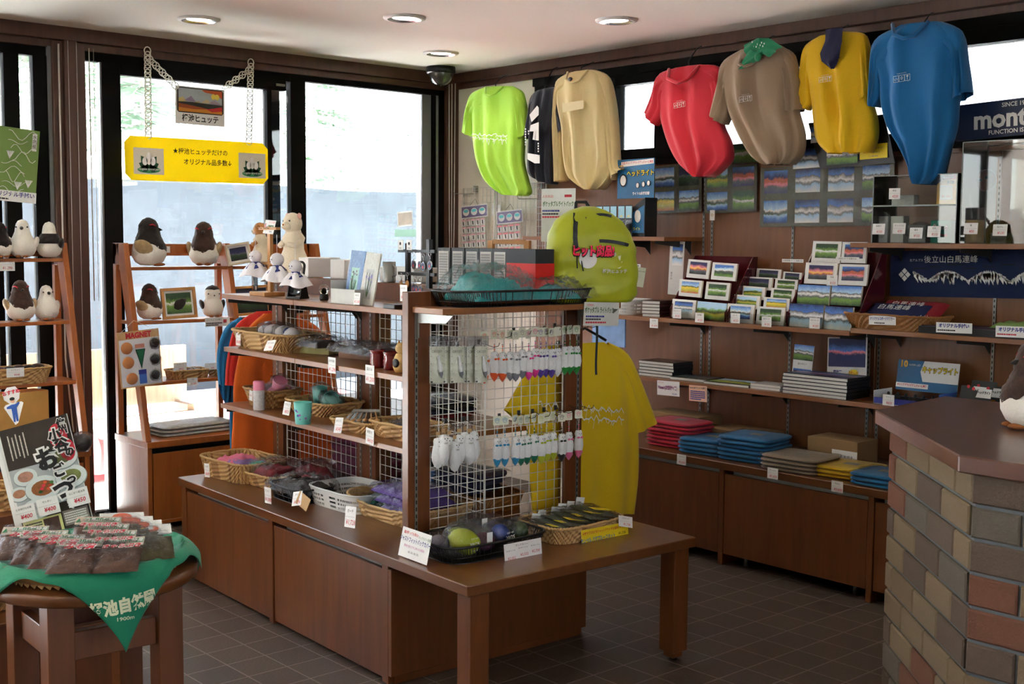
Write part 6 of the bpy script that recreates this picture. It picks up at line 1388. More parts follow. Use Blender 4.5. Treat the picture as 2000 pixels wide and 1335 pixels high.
# ================================================================ goods on the wall of shelves
def WP(px, py, y, z): p = ony(px, py, y); return Vector((p.x, y, z))
def flat(name, lab, cat, y, LL, LR, UL, mat=None, t=.002, tilt=0, group=None, fill=None):
    p, e, w, h = panel('W', y, LL, LR, UL, tilt); m = MB().sheet(w, h, mat or M_WHITE, None, t)
    if fill: fill(m, w, h)
    return m.build(name, loc=p, rot=e, label=lab, cat=cat, group=group)
YB_ = YW-.02
M_OLIVE = pm('album_sheet', lin(96, 98, 84), .25)
def album(lab, LL, LR, UL, cols, rows, kinds, seed, bord=.1, mat=None, y=None, glossy=True, group='picture sheets on the back wall', extra=None):
    p, e, w, h = panel('W', y or YB_, LL, LR, UL); t = thing('picture_sheet', lab, 'picture', p, rot=e, group=group)
    MB().sheet(w, h, mat or M_OLIVE, None, .002).build('sheet', t); cw, ch_ = w/cols, h/rows
    for j in range(rows):
        for i in range(cols):
            m = MB(); picture(m, kinds[j*cols+i], seed+j*cols+i, cw*(i+bord), ch_*(rows-1-j+bord), cw*(1-2*bord), ch_*(1-2*bord), -.0012); m.build('photograph', t)
    if glossy: MB().surf(lambda u, v: (u*w, -.004-.002*nz3(u*5, v*5, seed), v*h), 12, 8, M_FILM).build('clear_cover', t)
    return t
album('sheet of four landscape photographs left of the red T-shirt hem', (1275, 417), (1370, 413), (1275, 325), 2, 2, ['lake', 'night', 'gold', 'alp'], 1)
album('sheet of four landscape photographs right of the red T-shirt hem', (1376, 417), (1478, 413), (1376, 327), 2, 2, ['field', 'glow', 'lake', 'flower'], 6)
album('wide glossy sheet of eight mountain photographs below the beige T-shirt', (1484, 443), (1744, 440), (1484, 328), 4, 2, ['glow', 'snow', 'snow', 'alp', 'lake', 'snow', 'snow', 'alp'], 12, .12)
album('single green landscape photograph between the red and beige T-shirts', (1428, 320), (1480, 316), (1428, 282), 1, 1, ['flower'], 22, .02, y=YW-.06, glossy=False)
album('single snow valley photograph with green slope right of the beige T-shirt', (1548, 331), (1603, 327), (1548, 293), 1, 1, ['snow'], 23, .02, y=YW-.09, glossy=False)
p, e, w, h = panel('W', YW-.15, (1602, 330), (1748, 318), (1572, 242), 0)
t = thing('photo_album', 'open black album sheet with three mountain photographs and a yellow card', 'album', p, rot=e)
S_ = -.055
MB().add([(0, 0, 0), (w, 0, 0), (w+S_*.9, -.02, h), (S_, -.02, h), (0, .006, 0), (w, .006, 0), (w+S_*.9, -.014, h), (S_, -.014, h)], [(0, 1, 2, 3), (7, 6, 5, 4), (0, 4, 5, 1), (1, 5, 6, 2), (2, 6, 7, 3), (3, 7, 4, 0)], M_BLACK).build('album_sheet', t)
for k, (a, b, c_, d, kd) in enumerate(((-.02, .56, .42, .36, 'snow'), (.48, .56, .42, .38, 'snow'), (.12, .06, .42, .42, 'alp'))): m = MB(); picture(m, kd, 30+k, w*a+S_*b, h*b, w*c_, h*d, -.004-.02*b-.008); m.build('photograph', t)
m = MB(); m.box(w*.56, w*.92, -.012, -.010, h*.12, h*.42, M_YEL); m.text('絶景写真ポストカード', .011, M_BLUEINK, None, w*.74, -.0125, h*.33, sx=.9); m.text('新・四季の彩り', .011, M_INK, None, w*.74, -.0125, h*.25, sx=.9); m.text('二つ折 ¥150', .009, M_BLUEINK, None, w*.74, -.0125, h*.17); m.build('yellow_card', t)
# shop banner
p, e, w, h = panel('W', YW-.06, (1866, 276), (2010, 262), (1868, 206)); w = .98
M_BAN = pm('banner_navy', lin(22, 38, 74), .5)
t = thing('shop_banner', 'dark navy banner with white lettering beginning mont at the right picture edge', 'banner', p, rot=e)
MB().box(0, w, 0, .02, 0, h, M_BAN).build('banner_board', t)
m = MB(); m.text('SINCE 1975', .026, M_WHITE, None, .215, -.001, h*.86, bold=.02, align='LEFT'); m.text('mont·bell', .112, M_WHITE, None, .085, -.001, h*.50, bold=.035, sx=1.0, align='LEFT'); m.text('FUNCTION IS BEAUTY', .026, M_WHITE, None, .155, -.001, h*.14, bold=.02, align='LEFT'); m.build('lettering', t)
# navy towel pinned on the panelling
p, e, w, h = panel('W', YB_, (1738, 578), (2000, 583), (1742, 490)); 
t = thing('navy_towel', 'navy towel with white mountain ridge and Japanese characters pinned to the wall', 'towel', p, rot=e)
w += .12; MB().surf(lambda u, v: (u*w, .003*math.sin(u*17)*(1-v), v*h), 30, 6, pm('navy_towel_cloth', lin(24, 38, 78), .9, .5, 200)).build('cloth', t)
m = MB(); m.text('後立山白馬連峰', .036, M_WHITE, None, w*.40, -.006, h*.80, sx=1.05); m.text('北アルプス', .014, M_WHITE, None, w*.18, -.006, h*.79)
for dx, dz in ((0, 0), (.017, .017), (.017, -.017), (.034, 0)): m.add([(w*.08+dx-.0145, -.006, h*.48+dz), (w*.08+dx, -.006, h*.48+dz-.0145), (w*.08+dx+.0145, -.006, h*.48+dz), (w*.08+dx, -.006, h*.48+dz+.0145)], [(0, 1, 2, 3)], M_WHITE)
rnd = random.Random(4); x = w*.16; 
while x < w*.97:
    pk = h*(.36+.22*abs(math.sin(x*16))); l = rnd.uniform(.006, .016); hh = rnd.uniform(.012, .05)*(.4+abs(math.sin(x*16)))
    m.add([(x, -.006, pk), (x+l, -.006, pk-hh*.3), (x+l*rnd.uniform(.2, 1.4), -.006, pk-hh), (x-l*.5, -.006, pk-hh*.4)], [(0, 3, 2, 1)], M_WHITE); x += l*.62
for k in range(7): para(m, 1, .09, .007, pm('pale_blue_print', (0, 0, 0)), w*(.16+.11*k), h*(.60+.04*(k % 3)), -.006, k)
m.build('towel_print', t)
# headlight display on the upper left shelf
q = WP(1236, 452, 4.97, 1.569)
t = thing('headlight_display', 'black and blue cardboard headlight display stand on the upper wall shelf', 'display box', q, -.06)
M_BLUD = pm('display_blue', lin(20, 100, 150), .4, var=.5, scale=6)
MB().prism([(-.13, 0), (.155, 0), (.155, .21), (.06, .16), (-.03, .05)], -.06, .03, M_BLACK).build('stand', t)
m = MB().sheet(.29, .215, M_BLUD, None, .004, M_BLACK, -.13, .21); m.add([(-.10, -.001, .385), (.155, -.001, .395), (.155, -.001, .422), (-.10, -.001, .412)], [(0, 1, 2, 3)], M_WHITE)
m.text('頑丈 キャンプ アウトドア レジャーに最適', .016, M_RED, None, .03, -.002, .404, sx=.8, bold=.02); m.text('ヘッドライト', .036, M_INK, None, .055, -.002, .345, bold=.07, sx=1.0); m.text('ヘッドライト', .036, M_YEL, None, .055, -.003, .345, bold=.02, sx=1.0); m.text('22', .035, pm('gold_ink', lin(210, 160, 50), .4), None, -.095, -.003, .38, bold=.03); m.text('ライト3点滅切替', .018, M_WHITE, None, .06, -.002, .235, bold=.03)
for cx, cz, r_ in ((-.08, .31, .03), (.035, .28, .014), (.08, .285, .014), (.12, .29, .014)): disc(m, cx, cz, r_, r_*1.2, M_INK, -.003); disc(m, cx, cz, r_*.75, r_*.95, M_WHITE, -.004)
m.build('header_board', t)
m = MB(); m.add([(-.02, -.0611, .02), (.15, -.0611, .02), (.15, -.0611, .17), (.06, -.0611, .13)], [(0, 1, 2, 3)], M_BLUD); disc(m, .10, .11, .024, .034, M_WHITE, -.062); m.text('22 ヘッドライト', .02, M_YEL, None, .05, -.062, .04, bold=.02); m.build('front_print', t)
for i, (dx, dz) in enumerate(((-.19, .10), (-.135, .10), (-.08, .105), (-.02, .105), (.035, .10))):
    t2 = thing('headlight_pack', 'blister packed headlight, %s in front of the headlight display' % ('leftmost', 'second', 'third', 'fourth', 'rightmost')[i], 'blister pack', q+Vector((dx+.012, -.085, .0)), -.06+.05*(i % 2), 'blister packed headlights')
    m = MB().sheet(.052, .17, pm('pack_black', lin(30, 34, 34), .3), None, .002, None, -.026, 0); m.add([(-.024, -.001, .10), (.024, -.001, .10), (.024, -.001, .165), (-.024, -.001, .165)], [(0, 1, 2, 3)], pm('pack_blue', lin(150, 200, 220), .3, var=.3, scale=30)); m.text('LED', .014, M_YEL, None, 0, -.0015, .11, bold=.03); m.build('card', t2); m = MB(); m.ball((0, -.012, .05), (.02, .012, .02), M_BLACK, 10, 6); m.build('lamp', t2); MB().box(-.025, .025, -.026, 0, .004, .09, M_FILM).build('blister', t2)
# display cases on the upper right shelf
def case(name, lab, x0, x1, y0, y1, z, h, shelves=()):
    t = thing(name, lab, 'display case', ((x0+x1)/2, (y0+y1)/2, z)); w, d = (x1-x0)/2, (y1-y0)/2; m = MB(); a = .0015
    m.box(-w, w, -d, -d+a, 0, h, M_ACRYL).box(-w, w, d-a, d, 0, h, M_ACRYL).box(-w, -w+a, -d, d, 0, h, M_ACRYL).box(w-a, w, -d, d, 0, h, M_ACRYL).box(-w, w, -d, d, h-a, h, M_ACRYL); m.build('acrylic_box', t)
    me = pm('acrylic_edge', lin(150, 160, 156), .3)
    m = MB()
    for x in (-w, w):
        for y in (-d, d): m.box(x-.0015, x+.0015, y-.0015, y+.0015, 0, h, me)
    for y in (-d, d): m.box(-w, w, y-.0015, y+.0015, h-.003, h, me)
    m.build('edges', t)
    for s in shelves: MB().box(-w, w, -d, d, s-.002, s+.002, M_ACRYL).box(-w, w, -d-.001, -d+.002, s-.003, s+.003, me).build('inner_shelf', t)
    return t
xa, xb = ony(1703, 460, 4.90).x, ony(1866, 460, 4.90).x
case('acrylic_case', 'clear two level display case with batteries and a detergent pack', xa, xb, 4.90, 5.10, 1.546, .30, (.165,))
xc = xb+.62
case('acrylic_case', 'taller clear display case with a carved mask at the right picture edge', xb+.02, xc, 4.90, 5.12, 1.546, .43)
zc_ = 1.5465; zs_ = 1.546+.169
tag(MB().box(-.035, .075, -.02, .02, 0, .045, pm('battery_pack', lin(190, 188, 180), .3, .2, 60, var=.3)).lathe([(.001, 0), (.012, 0), (.012, .05), (.001, .055)], pm('gold_ink', (0, 0, 0)), 10, MT(-.03, 0, .0)).build('battery_pack', loc=WP(1760, 388, 4.98, zs_)), 'pack of batteries on the upper level of the clear case', 'batteries')
q = WP(1848, 386, 4.97, zs_); t = thing('memory_card_box', 'yellow and red memory card pack on the upper level of the clear case', 'box', q)
m = MB().box(-.045, .045, 0, .02, 0, .13, pm('orange_yellow', lin(240, 180, 40), .4)); m.build('box_body', t); m = MB(); m.add([(-.045, -.001, .108), (.045, -.001, .108), (.045, -.001, .13), (-.045, -.001, .13)], [(0, 1, 2, 3)], M_RED); m.text('Transcend', .014, M_WHITE, None, 0, -.002, .119, bold=.02); m.add([(-.03, -.001, .02), (.03, -.001, .02), (.03, -.001, .085), (-.03, -.001, .085)], [(0, 1, 2, 3)], M_WHITE); m.text('8GB', .018, M_INK, None, .02, -.002, .095, bold=.03); m.text('¥1,100', .014, M_RED, None, 0, -.002, .035); m.build('front_print', t)
price_card(1747, 378, 'W', 4.895, 'white price card with red price on the upper level of the clear case', '電池', '¥220', .055, .048)
def packbox(px, w, d, h, col, lab, cat='pack', film=False, nm='small_pack'):
    t = thing(nm, lab, cat, WP(px, 460, 4.98, zc_)); m = MB().box(-w/2, w/2, -d/2, d/2, 0, h, pm('pk_%d_%d_%d' % col, lin(*col), .5, .1, 60, var=.15)); m.build('pack', t, bev=.002)
    if film: m = MB(); m.ball((0, 0, h*.6), (w*.7, d*.8, h*.6), M_FILM2, 10, 7, jit=.3); m.build('clear_bag', t)
    return t
packbox(1723, .08, .04, .12, (200, 200, 200), 'clear bagged white goods at the left of the clear case', film=True); packbox(1757, .065, .05, .12, (226, 226, 222), 'plain white pack beside the bagged goods in the clear case'); packbox(1797, .09, .06, .08, (150, 150, 150), 'grey packet in the middle of the clear case', film=True)
t = packbox(1843, .10, .05, .10, (40, 160, 140), 'teal detergent pack in the clear case', 'detergent', nm='detergent_pack'); m = MB(); m.text('アタック', .022, M_BLUEINK, None, 0, -.028, .065, bold=.08, sx=.8); m.text('アタック', .022, M_WHITE, None, 0, -.029, .065, bold=.02, sx=.8); m.text('Neo', .018, M_RED, None, .015, -.028, .035, bold=.03); disc(m, -.03, .075, .008, .008, M_WHITE, -.027); m.build('pack_print', t)
for px, py, nm, pr, lab in ((1716, 447, '歯磨き', '¥150', 'white price card before the bagged goods in the clear case'), (1756, 446, 'ティッシュ', '¥30', 'white price card before the plain white pack'), (1789, 455, '軍手', '¥150', 'white price card standing before the grey packet'), (1824, 452, '洗剤', '¥110', 'white price card before the teal detergent pack'), (1896, 446, '箸', '¥50', 'white price card on the wooden cup of sticks'), (1953, 449, '石けん', '¥130', 'white price card on the small clear box at the right')): price_card(px, py, 'W', 4.885, lab, nm, pr, .062, .048, tilt=-.1)
q = WP(1902, 460, 4.99, zc_); t = thing('stick_cup', 'wooden cup holding clear wrapped sticks in the right display case', 'cup', q); MB().lathe([(.001, 0), (.042, 0), (.043, .10), (.038, .10), (.036, .01), (.001, .01)], pm('turned_wood', (0, 0, 0)), 22, cap=False).build('cup', t); m = MB()
for k in range(6): m.tube([(.02*math.cos(k), .02*math.sin(k), .02), (.035*math.cos(k)-.02, .03*math.sin(k), .21)], .005, M_FILM2, 5)
m.build('sticks', t)
q = WP(1926, 352, 5.08, 0); q.z = ony(1926, 352, 5.08).z; t = thing('carved_mask', 'small round carved wooden mask hanging behind the clear case', 'ornament', q); MB().ball((0, 0, 0), (.045, .04, .048), pm('carved_wood', lin(110, 56, 26), .35, .5, 40, var=.5), 20, 12).build('mask', t); m = MB(); m.ball((-.01, -.04, .0), (.012, .008, .008), M_BLACK, 8, 5); m.ball((.02, -.036, .01), (.008, .006, .008), M_BLACK, 8, 5); m.build('mask_features', t)
packbox(1955, .07, .05, .045, (160, 164, 166), 'small clear box at the right of the shelf by the picture edge', film=True)
# middle right shelf: muffler basket, trays
q = WP(1752, 640, 4.98, 1.153)
basket('wicker_basket', 'brown open weave basket of folded muffler towels on the middle wall shelf', q, 0, .40, .17, .065, (M_TEAK, M_WICK2), flare=1.2, rows=5)
for i, (c_, nm, dx, dz) in enumerate((((140, 24, 36), 'dark red', .05, .075), ((30, 38, 84), 'navy', .0, .06))):
    t = thing('muffler_towel', nm+' folded muffler towel with white characters in the brown basket', 'towel', q+Vector((dx, .02-.03*i, dz)), rot=(.62, 0, -.08)); m = MB(); lump(m, .33, .15, .022, pm('towel_'+nm.replace(' ', '_'), lin(*c_), .9, .4, 120), i+2, edge=.8, flat=.9); m.build('cloth', t)
    m = MB(); M = MT(0, 0, .026, rx=-PI/2); m.text('白馬連峰', .038, M_WHITE, M, -.02, -.001, .03, sx=1.15)
    for k in range(26): x = -.13+.0105*k; m.add([(x, -.001, -.05+.015*abs(math.sin(k))), (x+.012, -.001, -.055), (x+.006, -.001, -.068)], [(0, 2, 1)], M_WHITE, M)
    m.build('towel_print', t)
lettered_card(1723, 625, 'W', 4.875, .135, .042, 'white card with blue lettering on the brown muffler basket', [('オリジナルスポーツマフラー', .0155, M_BLUEINK, 0, .006, .03, .62)], paras=((1, -.04, -.017, .09, .008, M_INK),), rot=.03)
tag(MB().box(-.19, .55, -.12, .05, 0, .03, M_BLACK).box(-.18, .54, -.11, .04, .03, .035, pm('dark_goods2', lin(50, 30, 50), .6, .5, 30, var=.5)).build('black_tray', loc=WP(1900, 648, 5.0, 1.153)), 'long flat black tray of towels on the middle wall shelf', 'tray')
tag(lump(MB(), .2, .14, .035, pm('sage_cloth', (0, 0, 0)), 4).build('green_cloth', loc=WP(1992, 640, 5.0, 1.19)), 'folded green cloth at the right end of the black tray', 'cloth')
lettered_card(1863, 640, 'W', 4.87, .165, .044, 'white card with blue lettering on the left of the long black tray', [('オリジナル手拭い', .0185, M_BLUEINK, 0, .008, .05, .95)], paras=((1, -.075, -.016, .14, .009, M_INK),), rot=.02)
lettered_card(1982, 648, 'W', 4.87, .165, .046, 'white card with blue and red lettering cut by the right picture edge', [('オリジナル手拭い', .0185, M_BLUEINK, 0, .008, .05, .95)], paras=((1, -.075, -.016, .14, .009, M_RED),), rot=.02)
# postcard racks
M_BURG = pm('burgundy_acrylic', lin(84, 20, 30), .15, coat=.6)
def postrack(lab, quads, kinds, labs, side, seed, sides=True, yfront=4.90):
    """quads: picture outlines LL, LR, UL of each card, front row first"""
    p0 = WP(side[0], side[1], yfront, 1.138); t = thing('postcard_rack', lab, 'display rack', p0)
    w = ony(side[2], side[1], yfront).x-p0.x; hh = side[3]
    for x in (0, w): MB().add([(x-.002, 0, 0), (x-.002, .22, 0), (x-.002, .24, hh), (x-.002, .20, hh), (x-.002, 0, .05), (x+.002, 0, 0), (x+.002, .22, 0), (x+.002, .24, hh), (x+.002, .20, hh), (x+.002, 0, .05)], [(0, 1, 2, 3, 4), (9, 8, 7, 6, 5), (0, 5, 6, 1), (1, 6, 7, 2), (2, 7, 8, 3), (3, 8, 9, 4), (4, 9, 5, 0)], M_BURG if sides else M_ACRYL).build('side_panel', t)
    MB().box(0, w, .22, .224, 0, hh, M_BURG).build('back_panel', t); MB().box(0, w, 0, .003, 0, .05, M_ACRYL).build('front_lip', t)
    for i, (LL, LR, UL, row_) in enumerate(quads):
        y = yfront+.012+.052*row_; c = panel('W', y, LL, LR, UL, -.12); p, e, cw, chh = c
        n_ = 'postcard'; tt = thing(n_, labs[i], 'postcard', p, rot=e, group='postcards in the racks'); m = MB().sheet(cw, chh, M_WHITE, None, .012, pm('card_edge', lin(226, 214, 196), .8)); b = .12 if kinds[i][1] else .0
        picture(m, kinds[i][0], seed+i, cw*b, chh*(b+.10*(b > 0)), cw*(1-2*b), chh*(1-2*b-.1*(b > 0)), -.0012); m.build('card', tt)
    return t
O3 = ('front', 'middle', 'back')
def labs(rk, rows, cols=2, names=None): return ['photo postcard in the %s postcard rack, row %s, %s' % (rk, names[r] if names else O3[r], ('left', 'right')[c]) for r in range(rows) for c in range(cols)]
postrack('burgundy postcard rack at the left of the middle wall shelf', [((1310, 618), (1356, 622), (1313, 583), 0), ((1359, 623), (1416, 629), (1368, 588), 0), ((1324, 577), (1368, 581), (1332, 545), 1), ((1376, 583), (1422, 587), (1388, 550), 1), ((1340, 541), (1383, 545), (1350, 506), 2), ((1388, 545), (1436, 549), (1398, 512), 2)], [('snow', 1), ('field', 0), ('gold', 1), ('flower', 1), ('sunset', 1), ('cloud', 1)], labs('left', 3), (1308, 628, 1420, .33), 40)
postrack('low burgundy postcard rack in the middle of the wall shelf', [((1418, 628), (1470, 632), (1422, 592), 0), ((1476, 632), (1530, 636), (1486, 598), 0), ((1432, 600), (1482, 604), (1440, 575), 1), ((1490, 604), (1540, 608), (1500, 580), 1), ((1446, 582), (1492, 586), (1456, 558), 2), ((1504, 586), (1550, 590), (1512, 562), 2), ((1456, 564), (1506, 567), (1466, 540), 3), ((1512, 567), (1556, 570), (1520, 544), 3), ((1476, 545), (1524, 548), (1484, 524), 4), ((1528, 548), (1564, 551), (1534, 530), 4)], [('lake', 1), ('flower', 1), ('field', 1), ('gold', 1), ('field', 1), ('flower', 1), ('night', 1), ('flower', 1), ('night', 1), ('night', 1)], labs('middle', 5, names=('one', 'two', 'three', 'four', 'five')), (1415, 634, 1538, .22), 50)
postrack('burgundy postcard rack at the right end beside the navy towel', [((1538, 636), (1605, 641), (1545, 592), 0), ((1608, 642), (1662, 646), (1612, 597), 0), ((1556, 592), (1618, 596), (1562, 555), 1), ((1622, 595), (1680, 598), (1624, 557), 1), ((1570, 553), (1632, 556), (1576, 512), 2), ((1636, 556), (1692, 558), (1640, 515), 2), ((1584, 512), (1640, 514), (1586, 470), 3), ((1642, 513), (1690, 514), (1644, 472), 3)], [('snow', 0), ('snow', 0), ('alp', 0), ('alp', 0), ('sunset', 1), ('glow', 1), ('flower', 1), ('glow', 1)], labs('right', 4, names=('one', 'two', 'three', 'four')), (1536, 642, 1672, .36), 60)
lettered_card(1548, 509, 'W', 4.98, .125, .016, 'thin white price strip above the middle postcard rack', [('立体絵葉書 カード 各種 ¥150', .009, M_INK, 0, 0)], t=.001); lettered_card(1655, 505, 'W', 4.93, .125, .016, 'thin white price strip across the top of the right postcard rack', [('GESSO カード 各種 ¥150', .009, M_INK, 0, 0)], t=.001)
for px, py, nm, pr, lab in ((1277, 631, '山の本', '¥1,404', 'white price card under the small book pile at the left of the shelf'), (1322, 612, 'ポストカード', '¥150', 'white price card on the front left card of the left postcard rack'), (1366, 620, '自然園', '¥150', 'white price card on the green front card of the left postcard rack'), (1436, 621, 'カード', '¥150', 'white price card on the left of the middle postcard rack'), (1497, 628, '花カード', '¥150', 'white price card on the right of the middle postcard rack'), (1591, 631, 'ポストカード', '¥100', 'white price card between the front cards of the right postcard rack'), (1625, 547, '写真', '¥150', 'white price card in the third row of the right postcard rack'), (1331, 897, 'Tシャツ', '¥2,600', 'white price card on the cabinet edge under the blue shirts'), (1509, 924, 'Tシャツ', '¥2,600', 'white price card on the cabinet edge under the grey beige shirts'), (1635, 950, 'Women’s', '¥2,600', 'white price card on the cabinet edge under the yellow shirts'), (1735, 781, 'ライト', '¥630', 'white price card in front of the boxed cap lights')):
    price_card(px, py, 'W', 4.532 if py > 850 else 4.872, lab, nm, pr, .058, .05)
lettered_card(1242, 533, 'W', 5.0, .065, .10, 'white package card with a green strip right of the backpack', [('山', .03, M_GREENINK, 0, .0), ], paras=((3, -.025, .02, .05, .025, M_INK),))
flat('hanging_poster', 'narrow white poster with a dark snow photograph behind the left postcard rack', 'poster', 5.1, (1304, 574), (1332, 577), (1310, 470), fill=lambda m, w, h: (picture(m, 'snow', 71, w*.2, h*.55, w*.7, h*.4), m.text('雪\nの\n山', .014, M_INK, None, w*.2, -.001, h*.35)))
lettered_card(1391, 420, 'W', 5.15, .032, .055, 'tiny cream framed card clipped to the slotted strip', [('◎', .02, pm('gold_ink', (0, 0, 0)), 0, 0)])
# book piles
def books(n, lab, px, py, y, z, w, d, h, rz, grp, col=(226, 224, 218), cover=(40, 44, 50), pic=None):
    q = WP(px, py, y, z); rnd = random.Random(px)
    for i in range(n):
        t = thing('book', lab % nth(i, n) if '%s' in lab else lab, 'book', q+Vector((rnd.uniform(-.004, .004), rnd.uniform(-.004, .004), i*(h+.0008))), rz+rnd.uniform(-.02, .02), grp)
        MB().box(-w/2+.003, w/2-.003, -d/2+.002, d/2-.003, .0015, h-.0015, pm('pages_%d' % col[2], lin(*col), .8, .3, 200)).build('pages', t)
        m = MB().box(-w/2, w/2, -d/2, d/2, h-.0015, h, pm('cover_%d_%d_%d' % cover, lin(*cover), .25)).box(-w/2, w/2, -d/2, d/2, 0, .0015, pm('cover_%d_%d_%d' % cover, (0, 0, 0))).box(w/2-.002, w/2, -d/2, d/2, 0, h, pm('cover_%d_%d_%d' % cover, (0, 0, 0)))
        if pic and i == n-1: m.add([(-w/2+.01, -d/2+.01, h+.0004), (w/2-.01, -d/2+.01, h+.0004), (w/2-.01, d/2-.01, h+.0004), (-w/2+.01, d/2-.01, h+.0004)], [(0, 1, 2, 3)], PH(pic, px), None, [(0, 0), (1, 0), (1, 1), (0, 1)])
        m.build('cover', t)
books(5, 'small thick book left of the postcards, %s of its pile', 1284, 622, 4.97, 1.138, .11, .15, .0165, .25, 'books left of the postcard racks', cover=(60, 30, 34))
books(5, 'wide book at the lower shelf left end, %s of its pile', 1300, 736, 5.0, .813, .24, .17, .016, .05, 'books at the left of the lower shelf')
books(1, 'single dark covered book on the lower shelf above the pink notice', 1360, 744, 4.98, .813, .24, .16, .016, .12, None, pic='night'); books(1, 'single dark green covered book in the middle of the lower shelf', 1437, 754, 4.98, .813, .28, .18, .014, .06, None, pic='field')
books(2, 'small white book beside the large pile, %s', 1508, 764, 4.98, .813, .18, .13, .013, .05, 'small white books', cover=(200, 200, 200))
books(6, 'large square photo book, %s of the calendar pile', 1612, 776, 4.99, .813, .36, .2, .016, .02, 'large photo books', pic='blue')
flat('photo_stand_card', 'narrow postcard in a clear stand showing a mountain ridge', 'card', 5.05, (1546, 733), (1584, 738), (1544, 671), fill=lambda m, w, h: (picture(m, 'alp', 81, 0, h*.52, w, h*.48), m.text('夏のポスト', .011, M_INK, None, w*.5, -.001, h*.4), picture(m, 'glow', 82, w*.06, 0, w*.9, h*.25)), tilt=-.1)
def burst(m, cx, cz, r_, mat, y): m.add([(cx+(r_ if k % 2 else r_*.65)*1.6*math.cos(k*PI/11), y, cz+(r_ if k % 2 else r_*.65)*math.sin(k*PI/11)) for k in range(22)], [tuple(range(22))], mat)
flat('calendar_picture', 'blue dusk sea of clouds picture with a yellow starburst sticker on the lower shelf', 'poster', 5.1, (1615, 736), (1692, 739), (1620, 658), fill=lambda m, w, h: (picture(m, 'blue', 83, w*.03, h*.27, w*.94, h*.7), burst(m, w*.68, h*.13, .02, M_YEL, -.002), m.text('うれしい', .014, M_RED, None, w*.68, -.003, h*.13, bold=.03), m.text('雲月実', .016, M_BLUEINK, None, w*.28, -.003, h*.14, bold=.03)), tilt=-.08)
# boxed cap lights
q = WP(1790, 783, 4.99, .813); t = thing('cap_light_box', 'open counter box of black cap lights with a blue printed lid', 'display box', q, .03)
MB().box(-.17, .15, -.08, -.077, 0, .03, M_BLUEINK).box(-.17, -.167, -.08, .08, 0, .06, M_WHITE).box(.147, .15, -.08, .08, 0, .07, pm('blue_tag', (0, 0, 0))).box(-.17, .15, -.08, .08, 0, .003, M_WHITE).build('tray', t)
m = MB().sheet(.30, .14, M_BLUD, MT(-.15, .08, .055, rx=-.15), .003, M_WHITE); M = MT(-.15, .08, .055, rx=-.15)
m.add([(.13, -.001, .045), (.30, -.001, .045), (.30, -.001, .14), (.13, -.001, .14), (.115, -.001, .09)], [(0, 1, 2, 3, 4)], M_WHITE, M); m.text('キャップライト', .032, M_INK, M, .21, z=.10, bold=.08, sx=.78, y=-.0016); m.text('キャップライト', .032, M_YEL, M, .21, z=.10, bold=.03, sx=.78, y=-.0022); m.text('10', .04, pm('gold_ink', (0, 0, 0)), M, .03, z=.12, bold=.05, y=-.002); m.text('SUPER LED', .012, M_WHITE, M, .085, z=.118, y=-.002)
m.add([(0, -.0012, .012), (.16, -.0012, .012), (.16, -.0012, .034), (0, -.0012, .034)], [(0, 1, 2, 3)], M_WHITE, M); m.text('キャンプ アウトドア レジャーに最適', .013, M_RED, M, .08, z=.023, bold=.03, sx=.68, y=-.002); m.build('lid', t)
for i in range(6): m = MB(); m.box(-.02, .02, -.012, .012, 0, .035, M_BLACK).ball((0, 0, .04), (.008, .008, .01), M_BLACK, 7, 5).box(-.006, .006, -.05, .0, .012, .02, M_BLACK); o = m.build('cap_light', loc=q+Vector((-.13+.044*i, .005*(i % 2)-.02, .004)), rz=.1, bev=.002); tag(o, 'black clip-on cap light, %s in the open counter box' % ('leftmost', 'second', 'third', 'fourth', 'fifth', 'rightmost')[i], 'light', 'black cap lights in the counter box')
for i, (px, py, y) in enumerate(((1915, 770, 5.08), (1934, 776, 5.02), (1895, 779, 5.02), (1905, 786, 4.96))):
    q = WP(px, py, y, .813); t = thing('headlight_card', 'dark blister card headlight on the lower shelf behind the counter, %s' % ('back left', 'back right', 'front left', 'front right')[i], 'blister pack', q, rot=(-.25, 0, -.05), group='blister card headlights behind the counter')
    m = MB().sheet(.12, .13-.01*i, pm('pack_black', (0, 0, 0)), None, .002, None, -.06, 0); m.add([(-.01, -.001, .07), (.06, -.001, .07), (.06, -.001, .11), (.0, -.001, .11)], [(0, 1, 2, 3)], M_WHITE); m.text('ヘッドライト', .014, M_INK, None, .027, -.002, .092, bold=.05, sx=.72); m.text('●', .02, M_RED, None, -.025, -.002, .105); m.build('card', t); MB().ball((.01, -.01, .04), (.025, .012, .018), pm('amber', lin(120, 80, 30), .2), 10, 6).build('lamp', t)
lettered_card(1305, 758, 'W', 4.865, .155, .078, 'white sign reading Women’s in purple lettering at the shelf edge', [('Women’s(女性用サイズ)', .024, pm('purple_ink', lin(120, 20, 110), .6), -.005, .002, .04, .52), ('¥2,600', .012, M_BLUEINK, .045, -.028), ('オススメ', .010, M_RED, -.05, .028), ('♪', .02, M_YEL, .07, 0)], rot=.03, mat=M_WHITE)
lettered_card(1363, 768, 'W', 4.86, .118, .082, 'pink notice with small blue lines at the shelf edge', [('mont-bell Tシャツの特徴', .011, M_INK, 0, .028, .03, .9)], mat=pm('pink_card', lin(236, 190, 164), .7), paras=((5, -.05, -.035, .10, .05, M_BLUEINK),), rot=.03)
